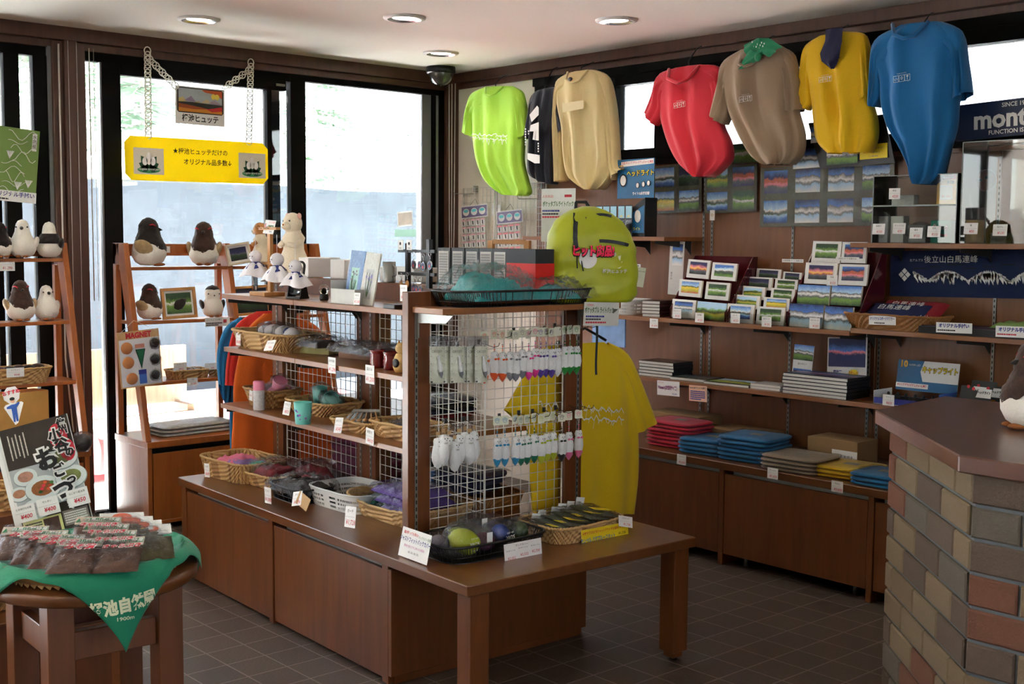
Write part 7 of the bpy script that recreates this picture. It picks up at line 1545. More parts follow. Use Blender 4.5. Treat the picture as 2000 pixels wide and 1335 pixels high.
# low cabinet: cartons and piles of shirts
M_CART = pm('carton', lin(150, 118, 78), .8, .2, 90)
for px, py, w, d, h, lab in ((1335, 836, .36, .2, .13, 'brown carton behind the red shirt pile'), (1455, 850, .34, .2, .09, 'brown carton behind the blue shirt piles'), (1645, 886, .27, .18, .12, 'brown carton with a white barcode label behind the yellow shirts')):
    q = ony(px, py, 4.98); q.z = WT+.001; t = thing('carton', lab, 'box', q, .02, 'cartons on the low wall cabinet'); MB().box(-w/2, w/2, -d/2, d/2, 0, h, M_CART).build('carton_body', t, bev=.002)
    if px > 1600:
        m = MB().add([(0, -d/2-.001, .01), (w/2, -d/2-.001, .01), (w/2, -d/2-.001, .075), (0, -d/2-.001, .075)], [(0, 1, 2, 3)], M_WHITE)
        for k in range(16): m.add([(.012+.0062*k, -d/2-.0018, .024), (.012+.0062*k+.002+.0018*(k % 3 == 0), -d/2-.0018, .024), (.012+.0062*k+.002+.0018*(k % 3 == 0), -d/2-.0018, .052), (.012+.0062*k, -d/2-.0018, .052)], [(0, 1, 2, 3)], M_INK)
        m.build('barcode_label', t)
    if 1400 < px < 1600: MB().add([(-.15, -d/2-.001, .02), (-.02, -d/2-.001, .02), (-.02, -d/2-.001, .032), (-.15, -d/2-.001, .032)], [(0, 1, 2, 3)], M_GREENINK).build('green_print', t)
M_TAGP = pm('pale_tag', lin(160, 160, 150), .6)
def pile(px, py, n, w, d, col, nm, lab, rz, h=.019):
    q = onz(px, py, WT)+Vector((0, d/2, 0)); q.z = WT+.001; c = cloth('pile_'+nm.replace(' ', '_'), col)
    for i in range(n):
        a = rz+.04*math.sin(i*5+px); folded('folded_shirt', lab % nth(i, n), q+Vector((.006*math.sin(i*3), .005*math.cos(i*4), i*h*1.12)), a, w, d, h, c, group=nm+' folded shirts', seed=i+px, print_=M_TAGP if i == n-1 else None)
pile(1300, 874, 7, .30, .22, (206, 30, 66), 'red', 'bright red folded shirt in a clear bag, %s of the red pile', .06, .017)
pile(1357, 888, 4, .26, .24, (20, 120, 180), 'left blue', 'blue folded shirt in a clear bag, %s of the left blue pile', .12, .018)
pile(1440, 902, 6, .29, .26, (20, 120, 180), 'middle blue', 'blue folded shirt in a clear bag, %s of the higher blue pile', .1, .018)
pile(1530, 922, 4, .30, .25, (160, 146, 126), 'grey beige', 'grey beige folded shirt in a clear bag, %s of its pile', .08, .016)
pile(1630, 935, 3, .27, .25, (226, 186, 10), 'yellow', 'yellow folded shirt in a clear bag, %s of its pile', .1, .016)
pile(1700, 952, 3, .24, .24, (20, 120, 180), 'right blue', 'blue folded shirt in a clear bag next to the brick counter, %s', .05, .017)
# wrapped blue pack behind the hanging sign
tag(MB().box(-.13, .13, -.004, .004, 0, .22, pm('blue_white_pack', lin(120, 160, 210), .4, .3, 12, var=.5)).build('wrapped_pack', loc=WP(1188, 730, 5.05, .94)), 'blue and white clear wrapped pack hanging behind the yellow shirt', 'pack')
# blister boards on the wire grid in the corner
def blister_board(LL, LR, UL, rows, cols, lab, stripe):
    p, e, w, h = panel('W', YW-.05, LL, LR, UL); t = thing('blister_board', lab, 'display board', p, rot=e)
    m = MB().sheet(w, .085, M_WHITE, None, .002, None, 0, h-.085); m.add([(.008, -.001, h-.078), (w-.008, -.001, h-.078), (w-.008, -.001, h-.008), (.008, -.001, h-.008)], [(0, 1, 2, 3)], pm('header_violet', lin(120, 110, 150), .6))
    for k in range(3): disc(m, w*(.2+.3*k), h-.044, w*.12, .024, M_WHITE, -.002); disc(m, w*(.2+.3*k), h-.036, w*.09, .010, pm('cyan_print', lin(90, 200, 210), .6), -.003)
    m.build('header_card', t)
    for j in range(rows):
        for i in range(cols):
            m = MB(); cw = w*.9/cols; x = w*.03+i*cw; z = h-.125-j*.048; m.box(x, x+cw*.8, -.004, -.002, z-.01, z+.032, M_WHITE); m.add([(x, -.0045, z+.022), (x+cw*.8, -.0045, z+.022), (x+cw*.8, -.0045, z+.032), (x, -.0045, z+.032)], [(0, 1, 2, 3)], stripe); m.tube([(x+cw*.4, -.008, z+.02), (x+cw*.5, -.010, z-.004)], .003, M_DSTEEL, 5); m.build('blister_pack', t)
    MB().tube([(w*.35, 0, h), (w*.5, .012, h+.04), (w*.65, 0, h)], .001, M_INK, 4).build('cord', t)
blister_board((906, 570), (958, 568), (908, 402), 8, 5, 'blister board of tiny whistles at the left of the corner wire grid', pm('pink_strip', lin(240, 190, 200), .6)); blister_board((975, 570), (1026, 568), (978, 412), 7, 4, 'blister board of tiny keyrings right of the first on the corner grid', pm('pink_strip2', lin(236, 140, 150), .6))
MB_ = MB(); MB_.tube([(-.0, 0, 0), (0, -.16, -.005), (0, -.17, .012)], .002, M_STEEL, 5); tag(MB_.build('grid_hook', loc=ony(925, 378, YW-.04)), 'long bare steel hook pointing left from the corner wire grid', 'hook')
tag(MB().tube([(0, 0, 0), (0, -.16, -.005), (0, -.17, .012)], .002, M_STEEL, 5).build('grid_hook', loc=ony(1050, 388, YW-.04)), 'long bare steel hook under the lime T-shirt on the corner grid', 'hook')
# plush grouse on the counter at the right edge
bird('summer', .26, 'plush bird with scaly brown head standing on the brick counter at the right edge', onz(2002, 836, CT)+Vector((.02, 0, .0)), -.75)
tag(MB().sheet(.16, .22, M_WHITE, MT(rx=-.15), .003).build('counter_sign', loc=onz(2015, 842, CT)+Vector((.12, .02, 0)), rz=.6), 'white standing card beside the plush bird on the counter', 'sign')
# ================================================================ hanging shirts
# yellow shirt at the end of the gondola
t, top = shirt('yellow_shirt', 'yellow T-shirt with white mountain outline hanging at the gondola end', 'E', -.60, [((1085, 672), (1180, 668)), ((1050, 690), (1205, 688)), ((1035, 720), (1232, 712)), ((1030, 780), (1240, 775)), ((1030, 850), (1246, 850)), ((1035, 930), (1246, 930)), ((1040, 1000), (1238, 1003))],
    [[((1188, 668), (1170, 730)), ((1225, 690), (1215, 765)), ((1250, 740), (1222, 815)), ((1283, 825), (1218, 856))], [((1080, 672), (1090, 730)), ((1045, 690), (1050, 760)), ((1020, 740), (1035, 815)), ((985, 800), (1040, 840))]], cloth('yellow', (232, 196, 0)), depth=.022, fold=0.013, seed=2)
ya = -GU
def prt(name, t, top, fr, c, off, fn):
    m = MB(); fn(m); 
    m.v = [tuple(Vector(v)-top) for v in m.v]; return m.build(name, t)
def ridge(m, fr, c, px0, px1, py, amp, mat, off, seed=0, n=34, w=.003):
    ya = Vector((-math.sin(ROT[fr]), math.cos(ROT[fr]), 0)); rnd = random.Random(seed); P = []
    for i in range(n+1): P.append(onf(fr, c, px0+(px1-px0)*i/n, py[0]+(py[1]-py[0])*i/n-amp*abs(rnd.gauss(0, .6)))-ya*off)
    for a, b in zip(P, P[1:]):
        m.add([a-Vector((0, 0, w)), b-Vector((0, 0, w)), b+Vector((0, 0, w)), a+Vector((0, 0, w))], [(0, 1, 2, 3)], mat)
        if rnd.random() < .6: q_ = a.lerp(b, .5); l = rnd.uniform(.01, .028); dx = (b-a).normalized()*rnd.choice((-1, 1)); m.add([q_, q_+dx*.004, q_+dx*l*.8-Vector((0, 0, l)), q_+dx*l*.6-Vector((0, 0, l))], [(0, 1, 2, 3)], mat)
prt('mountain_print', t, top, 'E', -.60, .04, lambda m: (ridge(m, 'E', -.60, 1040, 1206, (795, 805), 16, M_WHITE, .038, 1), ridge(m, 'E', -.60, 1040, 1206, (815, 822), 10, M_WHITE, .038, 4)))
MB().tube([Vector(v)-top for v in (ongu(1085, 672, -.60), ongu(1142, 640, -.60), ongu(1183, 664, -.60))], .006, M_BLACK, 6).build('hanger', t)
# row of shirts hanging from the ceiling rail
SH = 4.98
def rail_hanger(t, top, px, py, w=.10):
    a = ony(px, py, SH)-top; m = MB()
    m.tube([a+Vector((-w, 0, -.028)), a+Vector((-w*.5, 0, -.006)), a, a+Vector((w*.5, 0, -.006)), a+Vector((w, 0, -.028))], .007, M_BLACK, 6); zt_ = 2.575-(top.z+a.z)
    m.tube([a, a+Vector((0, 0, .03)), a+Vector((.01, .05, zt_-.02)), a+Vector((0, .1, zt_))], .0035, M_BLACK, 5); m.build('hanger', t)
def park_print(m, px, py, s, mat, off=.075, ang=0):
    p = ony(px, py, SH)-Vector((0, off, 0)); T = Matrix.Translation(p) @ Euler((0, -ang, 0)).to_matrix().to_4x4()
    m.text('Tsugaike natural Park', .13*s, mat, T, 0, -.001, .5*s, sx=.95)
    for k in range(3):
        cx = (k-1)*.62*s; P = [(cx-.28*s, -.3*s), (cx+.28*s, -.3*s), (cx+.28*s, .3*s), (cx-.28*s, .3*s)]
        m.tube([(x, -.001, z) for x, z in P], .0012, mat, 4, closed=True, M=T)
        if k == 0: m.tube([(cx-.2*s, -.001, .05*s), (cx-.1*s, -.001, -.18*s), (cx+.02*s, -.001, .15*s), (cx+.12*s, -.001, -.15*s), (cx+.2*s, -.001, .1*s)], .001, mat, 4, M=T)
        if k == 1:
            for q in range(5): disc(m, cx+.1*s*math.cos(q*1.257), .02*s+.12*s*math.sin(q*1.257), .05*s, .05*s, mat, -.001, T, 7)
        if k == 2: m.tube([(cx, -.001, -.2*s), (cx, -.001, .1*s)], .0012, mat, 4, M=T); disc(m, cx, .14*s, .12*s, .08*s, mat, -.001, T, 9)
    m.text('2014', .08*s, mat, T, .7*s, -.001, -.38*s)
def collar(t, top, P, mat, r=.007):
    MB().tube([ony(px, py, SH)-Vector((0, dy, 0))-top for px, py, dy in P], r, mat, 6).build('collar', t)
# lime
t, top = shirt('lime_shirt', 'lime green T-shirt with white mountain outline hanging first in the row', 'W', SH, [((950, 170), (998, 168)), ((922, 186), (1022, 182)), ((924, 230), (1026, 225)), ((926, 270), (1024, 268)), ((932, 310), (1022, 315)), ((945, 345), (1030, 350)), ((962, 365), (1036, 375)), ((985, 380), (1028, 383))],
    [[((945, 172), (950, 215)), ((922, 184), (928, 230)), ((912, 215), (926, 248)), ((907, 258), (926, 267))], [((1002, 168), (995, 215)), ((1020, 182), (1012, 232)), ((1028, 220), (1012, 258)), ((1033, 262), (1012, 276))]], cloth('lime', (176, 232, 74)), depth=.05, fold=0.017, seed=1)
prt('mountain_print', t, top, 'W', SH, 0, lambda m: (ridge(m, 'W', SH, 938, 1008, (266, 268), 5, M_WHITE, .072, 3, 26, .0025), ridge(m, 'W', SH, 938, 1008, (272, 276), 4, M_WHITE, .072, 5, 26, .002)))
rail_hanger(t, top, 968, 172, .05); collar(t, top, [(955, 172, .03), (962, 186, .06), (972, 189, .065), (982, 184, .06), (990, 170, .03)], cloth('lime', (0, 0, 0)))
# navy
t, top = shirt('navy_shirt', 'navy T-shirt with large white brush lettering turned sideways in the row', 'W', SH, [((1050, 178), (1082, 170)), ((1040, 190), (1098, 180)), ((1038, 230), (1092, 225)), ((1036, 270), (1085, 270)), ((1034, 320), (1084, 330)), ((1040, 342), (1086, 358)), ((1062, 352), (1080, 360))],
    [[((1080, 170), (1070, 215)), ((1096, 182), (1082, 230)), ((1104, 215), (1084, 250)), ((1112, 246), (1088, 272))], [((1052, 176), (1056, 210)), ((1040, 190), (1044, 225)), ((1034, 225), (1046, 250)), ((1028, 262), (1042, 275))]], cloth('navy', (26, 30, 46)), depth=.05, fold=0.017, seed=5)
def nv(m):
    P = lambda a, b: ony(a, b, SH)-Vector((0, .074, 0))
    m.add([P(1067, 208), P(1070, 212), P(1070, 226), P(1056, 240), P(1052, 226)], [(0, 1, 2, 3, 4)], M_WHITE); m.add([P(1054, 246), P(1070, 240), P(1070, 276), P(1058, 274), P(1060, 258), P(1052, 258)], [(0, 1, 2, 3, 4, 5)], M_WHITE); m.add([P(1048, 300), P(1072, 304), P(1072, 320), P(1062, 320), P(1048, 312)], [(0, 1, 2, 3, 4)], M_WHITE)
    for x, y0, y1 in ((1043, 252, 290), (1049, 256, 270), (1068, 280, 302)):
        for k in range(int((y1-y0)/5)): m.add([P(x, y0+5*k), P(x+2.2, y0+5*k), P(x+2.2, y0+5*k+3.2), P(x, y0+5*k+3.2)], [(3, 2, 1, 0)], M_WHITE)
prt('brush_print', t, top, 'W', SH, 0, nv); rail_hanger(t, top, 1064, 178, .06)
# cream long sleeve
t, top = shirt('cream_shirt', 'cream long sleeved shirt hanging beside the navy T-shirt', 'W', SH, [((1116, 142), (1158, 136)), ((1088, 160), (1188, 150)), ((1090, 200), (1196, 190)), ((1100, 250), (1200, 245)), ((1104, 300), (1206, 295)), ((1112, 340), (1200, 335)), ((1130, 358), (1186, 358)), ((1150, 370), (1172, 370))],
    [[((1162, 136), (1150, 180)), ((1188, 150), (1174, 195)), ((1200, 200), (1184, 220)), ((1206, 270), (1188, 275)), ((1208, 325), (1196, 325)), ((1224, 328), (1198, 352))], [((1112, 142), (1110, 180)), ((1090, 162), (1098, 195)), ((1086, 220), (1100, 225)), ((1086, 290), (1102, 290)), ((1087, 355), (1104, 352))]], cloth('cream', (226, 208, 152)), depth=.06, fold=0.020, seed=8)
prt('pale_print', t, top, 'W', SH, 0, lambda m: m.add([ony(a, b, SH)-Vector((0, .083, 0)) for a, b in ((1118, 222), (1160, 214), (1160, 198), (1118, 204))], [(0, 1, 2, 3)], pm('faint_print', lin(236, 224, 180), .8))); rail_hanger(t, top, 1135, 142, .055); collar(t, top, [(1116, 142, .03), (1122, 158, .07), (1134, 163, .078), (1148, 158, .07), (1156, 138, .03)], cloth('cream', (0, 0, 0)))
m = MB(); m.ball(ony(1133, 157, SH)-Vector((0, .08, 0))-top, (.02, .004, .012), M_BLACK, 8, 5); m.build('neck_label', t)
# red
t, top = shirt('red_shirt', 'red T-shirt with small white park print in the hanging row', 'W', SH, [((1318, 134), (1372, 126)), ((1286, 150), (1408, 134)), ((1290, 200), (1412, 190)), ((1296, 240), (1412, 240)), ((1310, 285), (1428, 280)), ((1328, 318), (1428, 312)), ((1350, 338), (1402, 338)), ((1366, 346), (1388, 345))],
    [[((1314, 136), (1312, 185)), ((1286, 150), (1300, 200)), ((1276, 185), (1300, 222)), ((1264, 218), (1284, 246))], [((1376, 126), (1372, 170)), ((1405, 134), (1392, 185)), ((1420, 175), (1398, 210)), ((1432, 215), (1400, 230))]], cloth('red', (206, 36, 56)), depth=.06, fold=0.019, seed=11)
prt('park_print', t, top, 'W', SH, 0, lambda m: park_print(m, 1348, 207, .042, M_WHITE, .085, .08)); rail_hanger(t, top, 1345, 130, .075); collar(t, top, [(1314, 136, .03), (1322, 156, .075), (1344, 165, .088), (1362, 158, .08), (1373, 130, .03)], cloth('red', (0, 0, 0)), .009)
# beige
t, top = shirt('beige_shirt', 'grey beige T-shirt with a green bandana knotted at its neck', 'W', SH-.03, [((1448, 98), (1520, 88)), ((1412, 125), (1552, 108)), ((1416, 170), (1556, 160)), ((1426, 215), (1558, 210)), ((1446, 265), (1570, 262)), ((1472, 305), (1566, 300)), ((1498, 322), (1548, 320))],
    [[((1444, 100), (1446, 165)), ((1412, 125), (1432, 190)), ((1404, 165), (1428, 222)), ((1392, 224), (1418, 244))], [((1524, 88), (1518, 150)), ((1550, 108), (1532, 170)), ((1560, 150), (1534, 205)), ((1568, 214), (1530, 222))]], cloth('beige', (150, 128, 104)), depth=.065, fold=0.023, seed=14)
prt('park_print', t, top, 'W', SH, 0, lambda m: park_print(m, 1488, 197, .042, M_WHITE, .13, .06)); rail_hanger(t, top, 1487, 100, .05); collar(t, top, [(1462, 108, .06), (1472, 130, .12), (1484, 134, .13), (1496, 130, .12), (1508, 106, .06)], cloth('beige', (0, 0, 0)), .008)
p_ = ony(1484, 105, SH-.13)
t = thing('green_bandana', 'green bandana with white print knotted over the beige T-shirt', 'bandana', p_); M_GRB = pm('green_cotton', lin(0, 130, 88), .7, .4, 80, var=.1, sheen=.2)
PX = lambda a, b, dy=0: ony(a, b, SH-.12-dy)-p_
def ribbon(pts, m_):
    q_ = MB(); a = [PX(*p[0]) for p in pts]; b = [PX(*p[1]) for p in pts]; n = len(pts)-1
    def f(u, v): k = min(int(u*n), n-1); r_ = u*n-k; A = a[k].lerp(a[k+1], r_); B = b[k].lerp(b[k+1], r_); return A.lerp(B, v)+Vector((0, -.012*math.sin(v*PI)+.006*math.sin(v*9+u*7), 0))
    q_.surf(f, 20, 8, m_); return q_
ribbon([((1452, 88), (1462, 112)), ((1478, 74), (1484, 100)), ((1505, 75), (1500, 112)), ((1528, 92), (1512, 104))], M_GRB).build('neck_band', t); ribbon([((1456, 90), (1490, 108)), ((1458, 108), (1482, 116)), ((1442, 136), (1452, 134))], M_GRB).build('tail', t); ribbon([((1478, 76), (1492, 76)), ((1480, 100), (1495, 100)), ((1470, 112), (1478, 118))], M_GRB).build('tail', t)
m = MB(); m.ball(PX(1480, 112, .02), (.018, .014, .02), M_GRB, 10, 7); m.build('knot', t); m = MB()
for k in range(10): a = PX(1468+k*2.6, 84+((k*7) % 12), .012); m.add([a, a+Vector((.006, 0, 0)), a+Vector((.006, 0, .008)), a+Vector((0, 0, .008))], [(0, 1, 2, 3)], M_WHITE)
m.build('white_print', t)
# yellow with navy scarf
t, top = shirt('yellow_shirt', 'yellow T-shirt with a navy scarf hanging in the ceiling row', 'W', SH, [((1600, 72), (1652, 62)), ((1572, 95), (1692, 70)), ((1576, 140), (1698, 130)), ((1588, 190), (1700, 185)), ((1592, 235), (1712, 232)), ((1598, 275), (1712, 270)), ((1620, 300), (1700, 298))],
    [[((1596, 74), (1596, 140)), ((1572, 95), (1590, 165)), ((1564, 150), (1590, 200)), ((1560, 186), (1580, 216))], [((1656, 62), (1652, 130)), ((1692, 72), (1676, 150)), ((1700, 140), (1682, 180)), ((1704, 182), (1684, 202))]], cloth('gold', (232, 186, 0)), depth=.06, fold=0.019, seed=17)
prt('park_print', t, top, 'W', SH, 0, lambda m: park_print(m, 1633, 158, .038, M_WHITE, .088, .05)); rail_hanger(t, top, 1632, 72, .05)
p_ = ony(1625, 75, SH-.09); t = thing('navy_scarf', 'dark navy patterned scarf hanging in front of the yellow T-shirt', 'scarf', p_); M_NVS = pm('navy_cotton', lin(24, 22, 60), .8, .4, 40, var=.3)
PX = lambda a, b, dy=0: ony(a, b, SH-.085-dy)-p_
ribbon([((1612, 58), (1646, 54)), ((1610, 80), (1646, 80)), ((1602, 104), (1640, 108)), ((1606, 120), (1634, 122)), ((1624, 136), (1630, 134))], M_NVS).build('scarf_cloth', t)
m = MB(); rnd = random.Random(2)
for k in range(24): a = PX(rnd.uniform(1608, 1640), rnd.uniform(64, 116), .018); s_ = rnd.uniform(.002, .005); m.add([a, a+Vector((s_, 0, 0)), a+Vector((s_*.6, 0, s_*1.6)), a+Vector((0, 0, s_))], [(0, 1, 2, 3)], pm('pale_blue_print', lin(150, 160, 200), .7))
m.build('scarf_print', t)
# blue
t, top = shirt('blue_shirt', 'large blue T-shirt with small white park print, last in the hanging row', 'W', SH-.05, [((1760, 50), (1835, 42)), ((1712, 80), (1878, 60)), ((1710, 120), (1882, 105)), ((1722, 160), (1880, 150)), ((1724, 200), (1872, 200)), ((1736, 245), (1868, 245)), ((1760, 285), (1858, 280)), ((1778, 320), (1846, 320)), ((1784, 345), (1838, 345)), ((1796, 360), (1822, 360))],
    [[((1756, 52), (1756, 120)), ((1712, 78), (1732, 145)), ((1702, 130), (1730, 178)), ((1700, 198), (1724, 196)), ((1704, 208), (1716, 210))], [((1840, 42), (1832, 110)), ((1878, 62), (1860, 135)), ((1890, 125), (1862, 175)), ((1897, 180), (1862, 200))]], cloth('blue', (0, 104, 164)), depth=.07, fold=0.023, seed=21)
prt('park_print', t, top, 'W', SH, 0, lambda m: park_print(m, 1797, 159, .044, M_WHITE, .152, .06)); rail_hanger(t, top, 1797, 68, .055); collar(t, top, [(1762, 52, .08), (1776, 74, .13), (1796, 82, .14), (1816, 76, .13), (1832, 46, .08)], cloth('blue', (0, 0, 0)), .009)
# jackets hanging at the window end of the gondola
for k, (nm, col, u, seg_, sl) in enumerate((('blue', (20, 120, 180), -2.52, [((480, 622), (540, 616)), ((450, 640), (600, 640)), ((448, 760), (610, 760)), ((450, 900), (612, 900))], [((470, 618), (490, 660)), ((440, 640), (468, 690)), ((424, 690), (455, 730)), ((428, 750), (446, 800))]),
        ('red', (206, 40, 30), -2.44, [((500, 608), (550, 606)), ((470, 640), (606, 640)), ((468, 760), (612, 760)), ((466, 930), (614, 930))], [((490, 612), (510, 660)), ((458, 640), (490, 680)), ((444, 700), (472, 710)), ((440, 752), (468, 752))]),
        ('orange', (226, 104, 16), -2.36, [((515, 612), (560, 612)), ((480, 650), (622, 640)), ((458, 740), (640, 700)), ((456, 800), (650, 790)), ((452, 880), (648, 880)), ((455, 950), (640, 950))], []))):
    t, top = shirt('hanging_jacket', nm+' fleece top hanging at the window end of the gondola', 'E', u, seg_, [sl] if sl else [], cloth('fleece_'+nm, col), depth=.028, fold=0.012, seed=30+k, cat='jacket')
    m = MB(); a = ongu(527+4*k, 606, u)-top; m.tube([a+Vector((0, 0, .0)), a+Vector((0, 0, .05)), a+GU*.1+Vector((0, 0, .06))], .005, M_BLACK, 5); m.build('hanger', t)

# ================================================================ round table in the foreground
RZ = RTZ+.001
t = thing('bamboo_tray', 'round bamboo tray under the green bandana on the round table', 'tray', RC+Vector((0, 0, RZ)), 0)
RB = .247
MB().lathe([(.001, .004), (.20, .004), (.222, .012), (RB, .045), (RB+.006, .045), (.228, .008), (.205, 0), (.001, 0)], M_WICK2, 60, cap=False).build('tray_body', t)
m = MB()
for k in range(64): a = 2*PI*k/64; m.box(-.007, .007, -.0015, .0015, 0, .044, M_WICK, Matrix.Rotation(a, 4, 'Z') @ MT(.228, 0, .004, ry=.5, rz=PI/2))
m.build('bamboo_slats', t)
m = MB(); m.tube([((RB+.003)*math.cos(2*PI*k/60), (RB+.003)*math.sin(2*PI*k/60), .047) for k in range(60)], .006, M_TEAK, 6, closed=True); m.build('rim', t)
M_BAND = pm('bandana_green', lin(0, 128, 92), .75, .4, 220, var=.05, sheen=.15)
dv = onz(243, 1120, .70)-RC; TH0 = math.atan2(dv.y, dv.x)
t = thing('green_bandana', 'green bandana with white Japanese lettering draped over the round table edge', 'bandana', RC+Vector((0, 0, RZ)))
RW = RB+.012
def drape(a, k):
    q_ = a-TH0; rm = (.465 if math.cos(q_) > .3 else .375)/(abs(math.cos(q_))+abs(math.sin(q_)))**(1.55 if math.cos(q_) > .3 else 1.1)+.004*math.sin(a*13)
    rho = rm*k; w = .006*math.sin(a*9+rho*8)+.005*nz3(a*3, rho*9, 2)
    if rho < RW-.02: return Vector((rho*math.cos(a), rho*math.sin(a), .008+.044*(rho/RB)**3+abs(w)*.6))
    q = (rho-RW+.02); b = min(1, q/.05); rr = RW-.02+min(q, .05)*.93+.03*max(0, q-.05); z = .055-.040*b*b-max(0, q-.05)*.985
    rr += w*.8*min(1, q*8); return Vector((rr*math.cos(a), rr*math.sin(a), z))
m = MB(); m.surf(lambda u, v: drape(TH0+PI+2*PI*u, .02+.98*v), 160, 34, M_BAND); o = m.build('cloth', t); sd = o.modifiers.new('t', 'SOLIDIFY'); sd.thickness = .0012
def onb(x, y, z):  # x sideways, z up, measured at the hanging front corner
    a = TH0+x/(RW+.03); best = None
    lo, hi = .3, 1.0
    for _ in range(30):
        k = (lo+hi)/2
        if drape(a, k).z > z or k < .55: lo = k
        else: hi = k
    p_ = drape(a, (lo+hi)/2); d = Vector((math.cos(a), math.sin(a), 0)); return p_+d*.003
m = MB(); m.text('栂池自然園', .040, pm('print_white', (0, 0, 0)), None, .0, 0, -.035, bold=.05, sx=.86, rot=.10, fn=onb); m.text('1900m', .013, pm('print_white', (0, 0, 0)), None, .0, 0, -.066, bold=.02, sx=1.3, fn=onb); m.build('lettering', t)
# packets of pickles
M_CONT = pm('pickle_brown', lin(84, 48, 28), .45, .8, 45, var=.7); M_CONT2 = pm('greens_brown', lin(78, 68, 32), .45, .8, 45, var=.7)
M_FILM3 = clear('glossy_film', .0, .06, (.97, .97, .97), bump=1.0, scale=70)
M_HEADC = pm('header_cream', lin(206, 190, 172), .7); M_HGRN = pm('header_green', lin(30, 132, 84), .6)
def packet(px, py, z, rz, lab, kind, i, tx=.30, w=.125, h=.165):
    p = onz(px, py, RZ+z); t = thing('food_packet', lab, 'food packet', p, group='packets of pickles on the round table', rot=(tx, .03*math.sin(i), YAW+rz))
    m = MB(); lump(m, w*.92, h*.70, .018, M_CONT if kind < 2 else M_CONT2, i+3, M=MT(0, h*.38, 0), rough=.25); m.build('contents', t)
    m = MB()
    if kind < 2:
        m.box(-w/2+.004, w/2-.004, h*.74, h*.97, .006, .009, M_HEADC); m.add([(-w*.28, h*.80, .0096), (w*.46, h*.80, .0096), (w*.46, h*.93, .0096), (-w*.28, h*.93, .0096)], [(0, 1, 2, 3)], M_HGRN)
        T = MT(0, 0, .0102, rx=-PI/2); m.text('白馬山麓特産', .020, M_WHITE, T, w*.09, y=0, z=h*.862, bold=.02, sx=.78); m.add([(-w*.46, h*.78, .0096), (-w*.34, h*.78, .0096), (-w*.40, h*.92, .0096)], [(0, 1, 2)], M_HGRN)
        T = MT(0, 0, .0245, rx=-PI/2); m.text('みそ漬' if kind == 0 else 'きゃらぶき', .026 if kind == 0 else .020, M_WHITE, T, .01, y=0, z=h*.56, bold=.10, it=.2); m.text('みそ漬' if kind == 0 else 'きゃらぶき', .026 if kind == 0 else .020, M_RED, T, .01, y=-.0006, z=h*.56, bold=.03, it=.2)
    else:
        m.box(-w/2+.004, w/2-.004, h*.74, h*1.04, .006, .009, M_WHITE); T = MT(0, 0, .0096, rx=-PI/2); disc(m, 0, h*.90, .026, .020, pm('orange_spot', lin(230, 90, 30), .5), 0, T); m.add([(-w*.4, h*.76, .0097), (w*.1, h*.76, .0097), (w*.1, h*.80, .0097), (-w*.4, h*.80, .0097)], [(0, 1, 2, 3)], M_YEL)
    m.build('header_label', t)
    q = MB(); q.surf(lambda u, v: ((u-.5)*w, v*h*1.05, .021*min(1, 5*u, 5*(1-u), 6*v+.1)*(1 if v < .72 else .45)+.006*nz3(u*9, v*11, i)+.003*nz3(u*23, v*21, i)+.004), 22, 26, M_FILM3, smooth=False); q.build('clear_bag', t)
POS4 = ('frontmost', 'second', 'third', 'rearmost')
for i in range(4): packet(132-34*i, 1122-9*i, .052+.002*i, .10+.03*i, 'bag of dark red pickles in the left row on the green bandana, %s' % POS4[i], 0, i)
for i in range(4): packet(222-16*i, 1120-15*i, .050+.009*i, .16, 'bag of brown pickles in the middle row on the green bandana, %s' % POS4[i], 1, i+5)
for i in range(4): packet(298-19*i, 1096-9*i, .050+.008*i, .34, 'bag of mountain greens with an orange spot label, %s of the right row' % POS4[i], 2, i+11)
# poster stand
CP = (RC-CAMPOS).dot(FH)+.24
p, e, w, h = panel('C', CP, (48, 1062), (184, 1026), (12, 838), tilt=-.12)
t = thing('food_poster', 'upright poster of local pickles with bowls and big brush lettering on the round table', 'poster', p, rot=e)
MB().box(-.014, .0, -.002, .014, -.02, h, M_WHITE).box(0, w, .001, .006, 0, h, M_WHITE).build('board', t)
m = MB(); m.add([(0, 0, 0), (w, 0, 0), (w, 0, h), (0, 0, h)], [(0, 1, 2, 3)], M_WHITE)
BX = lambda a, b, c_, d, mt, y=-.0008: m.add([(w*a, y, h*c_), (w*b, y, h*c_), (w*b, y, h*d), (w*a, y, h*d)], [(0, 1, 2, 3)], mt, None, [(0, 0), (1, 0), (1, 1), (0, 1)])
BX(.03, 1, .64, 1, pm('poster_dark', lin(50, 40, 32), .5, var=.5, scale=12)); BX(.03, 1, .27, .64, pm('poster_plate', lin(176, 184, 186), .5, var=.12, scale=8)); BX(.03, 1, .0, .27, pm('poster_dark', (0, 0, 0)))
bw, bs = pm('bowl_white', lin(214, 224, 222), .4), pm('bowl_shade', lin(140, 156, 156), .5)
for k, (cx, cz, r_, fill_) in enumerate(((.24, .55, .17, (176, 130, 110)), (.10, .42, .14, (170, 120, 90)), (.44, .42, .25, (140, 84, 40)), (.86, .46, .22, (120, 130, 70)), (.28, .26, .20, (214, 220, 220)), (.80, .64, .22, (90, 96, 50)))):
    disc(m, w*cx, h*cz, w*r_*1.04, w*r_*.74, bs, -.0012-.0004*k, n=26); disc(m, w*cx, h*cz+.002, w*r_, w*r_*.70, bw, -.0014-.0004*k, n=26); disc(m, w*cx, h*cz+.003, w*r_*.66, w*r_*.42, pm('food_%d' % k, lin(*fill_), .6, var=.6, scale=70), -.0016-.0004*k, n=16)
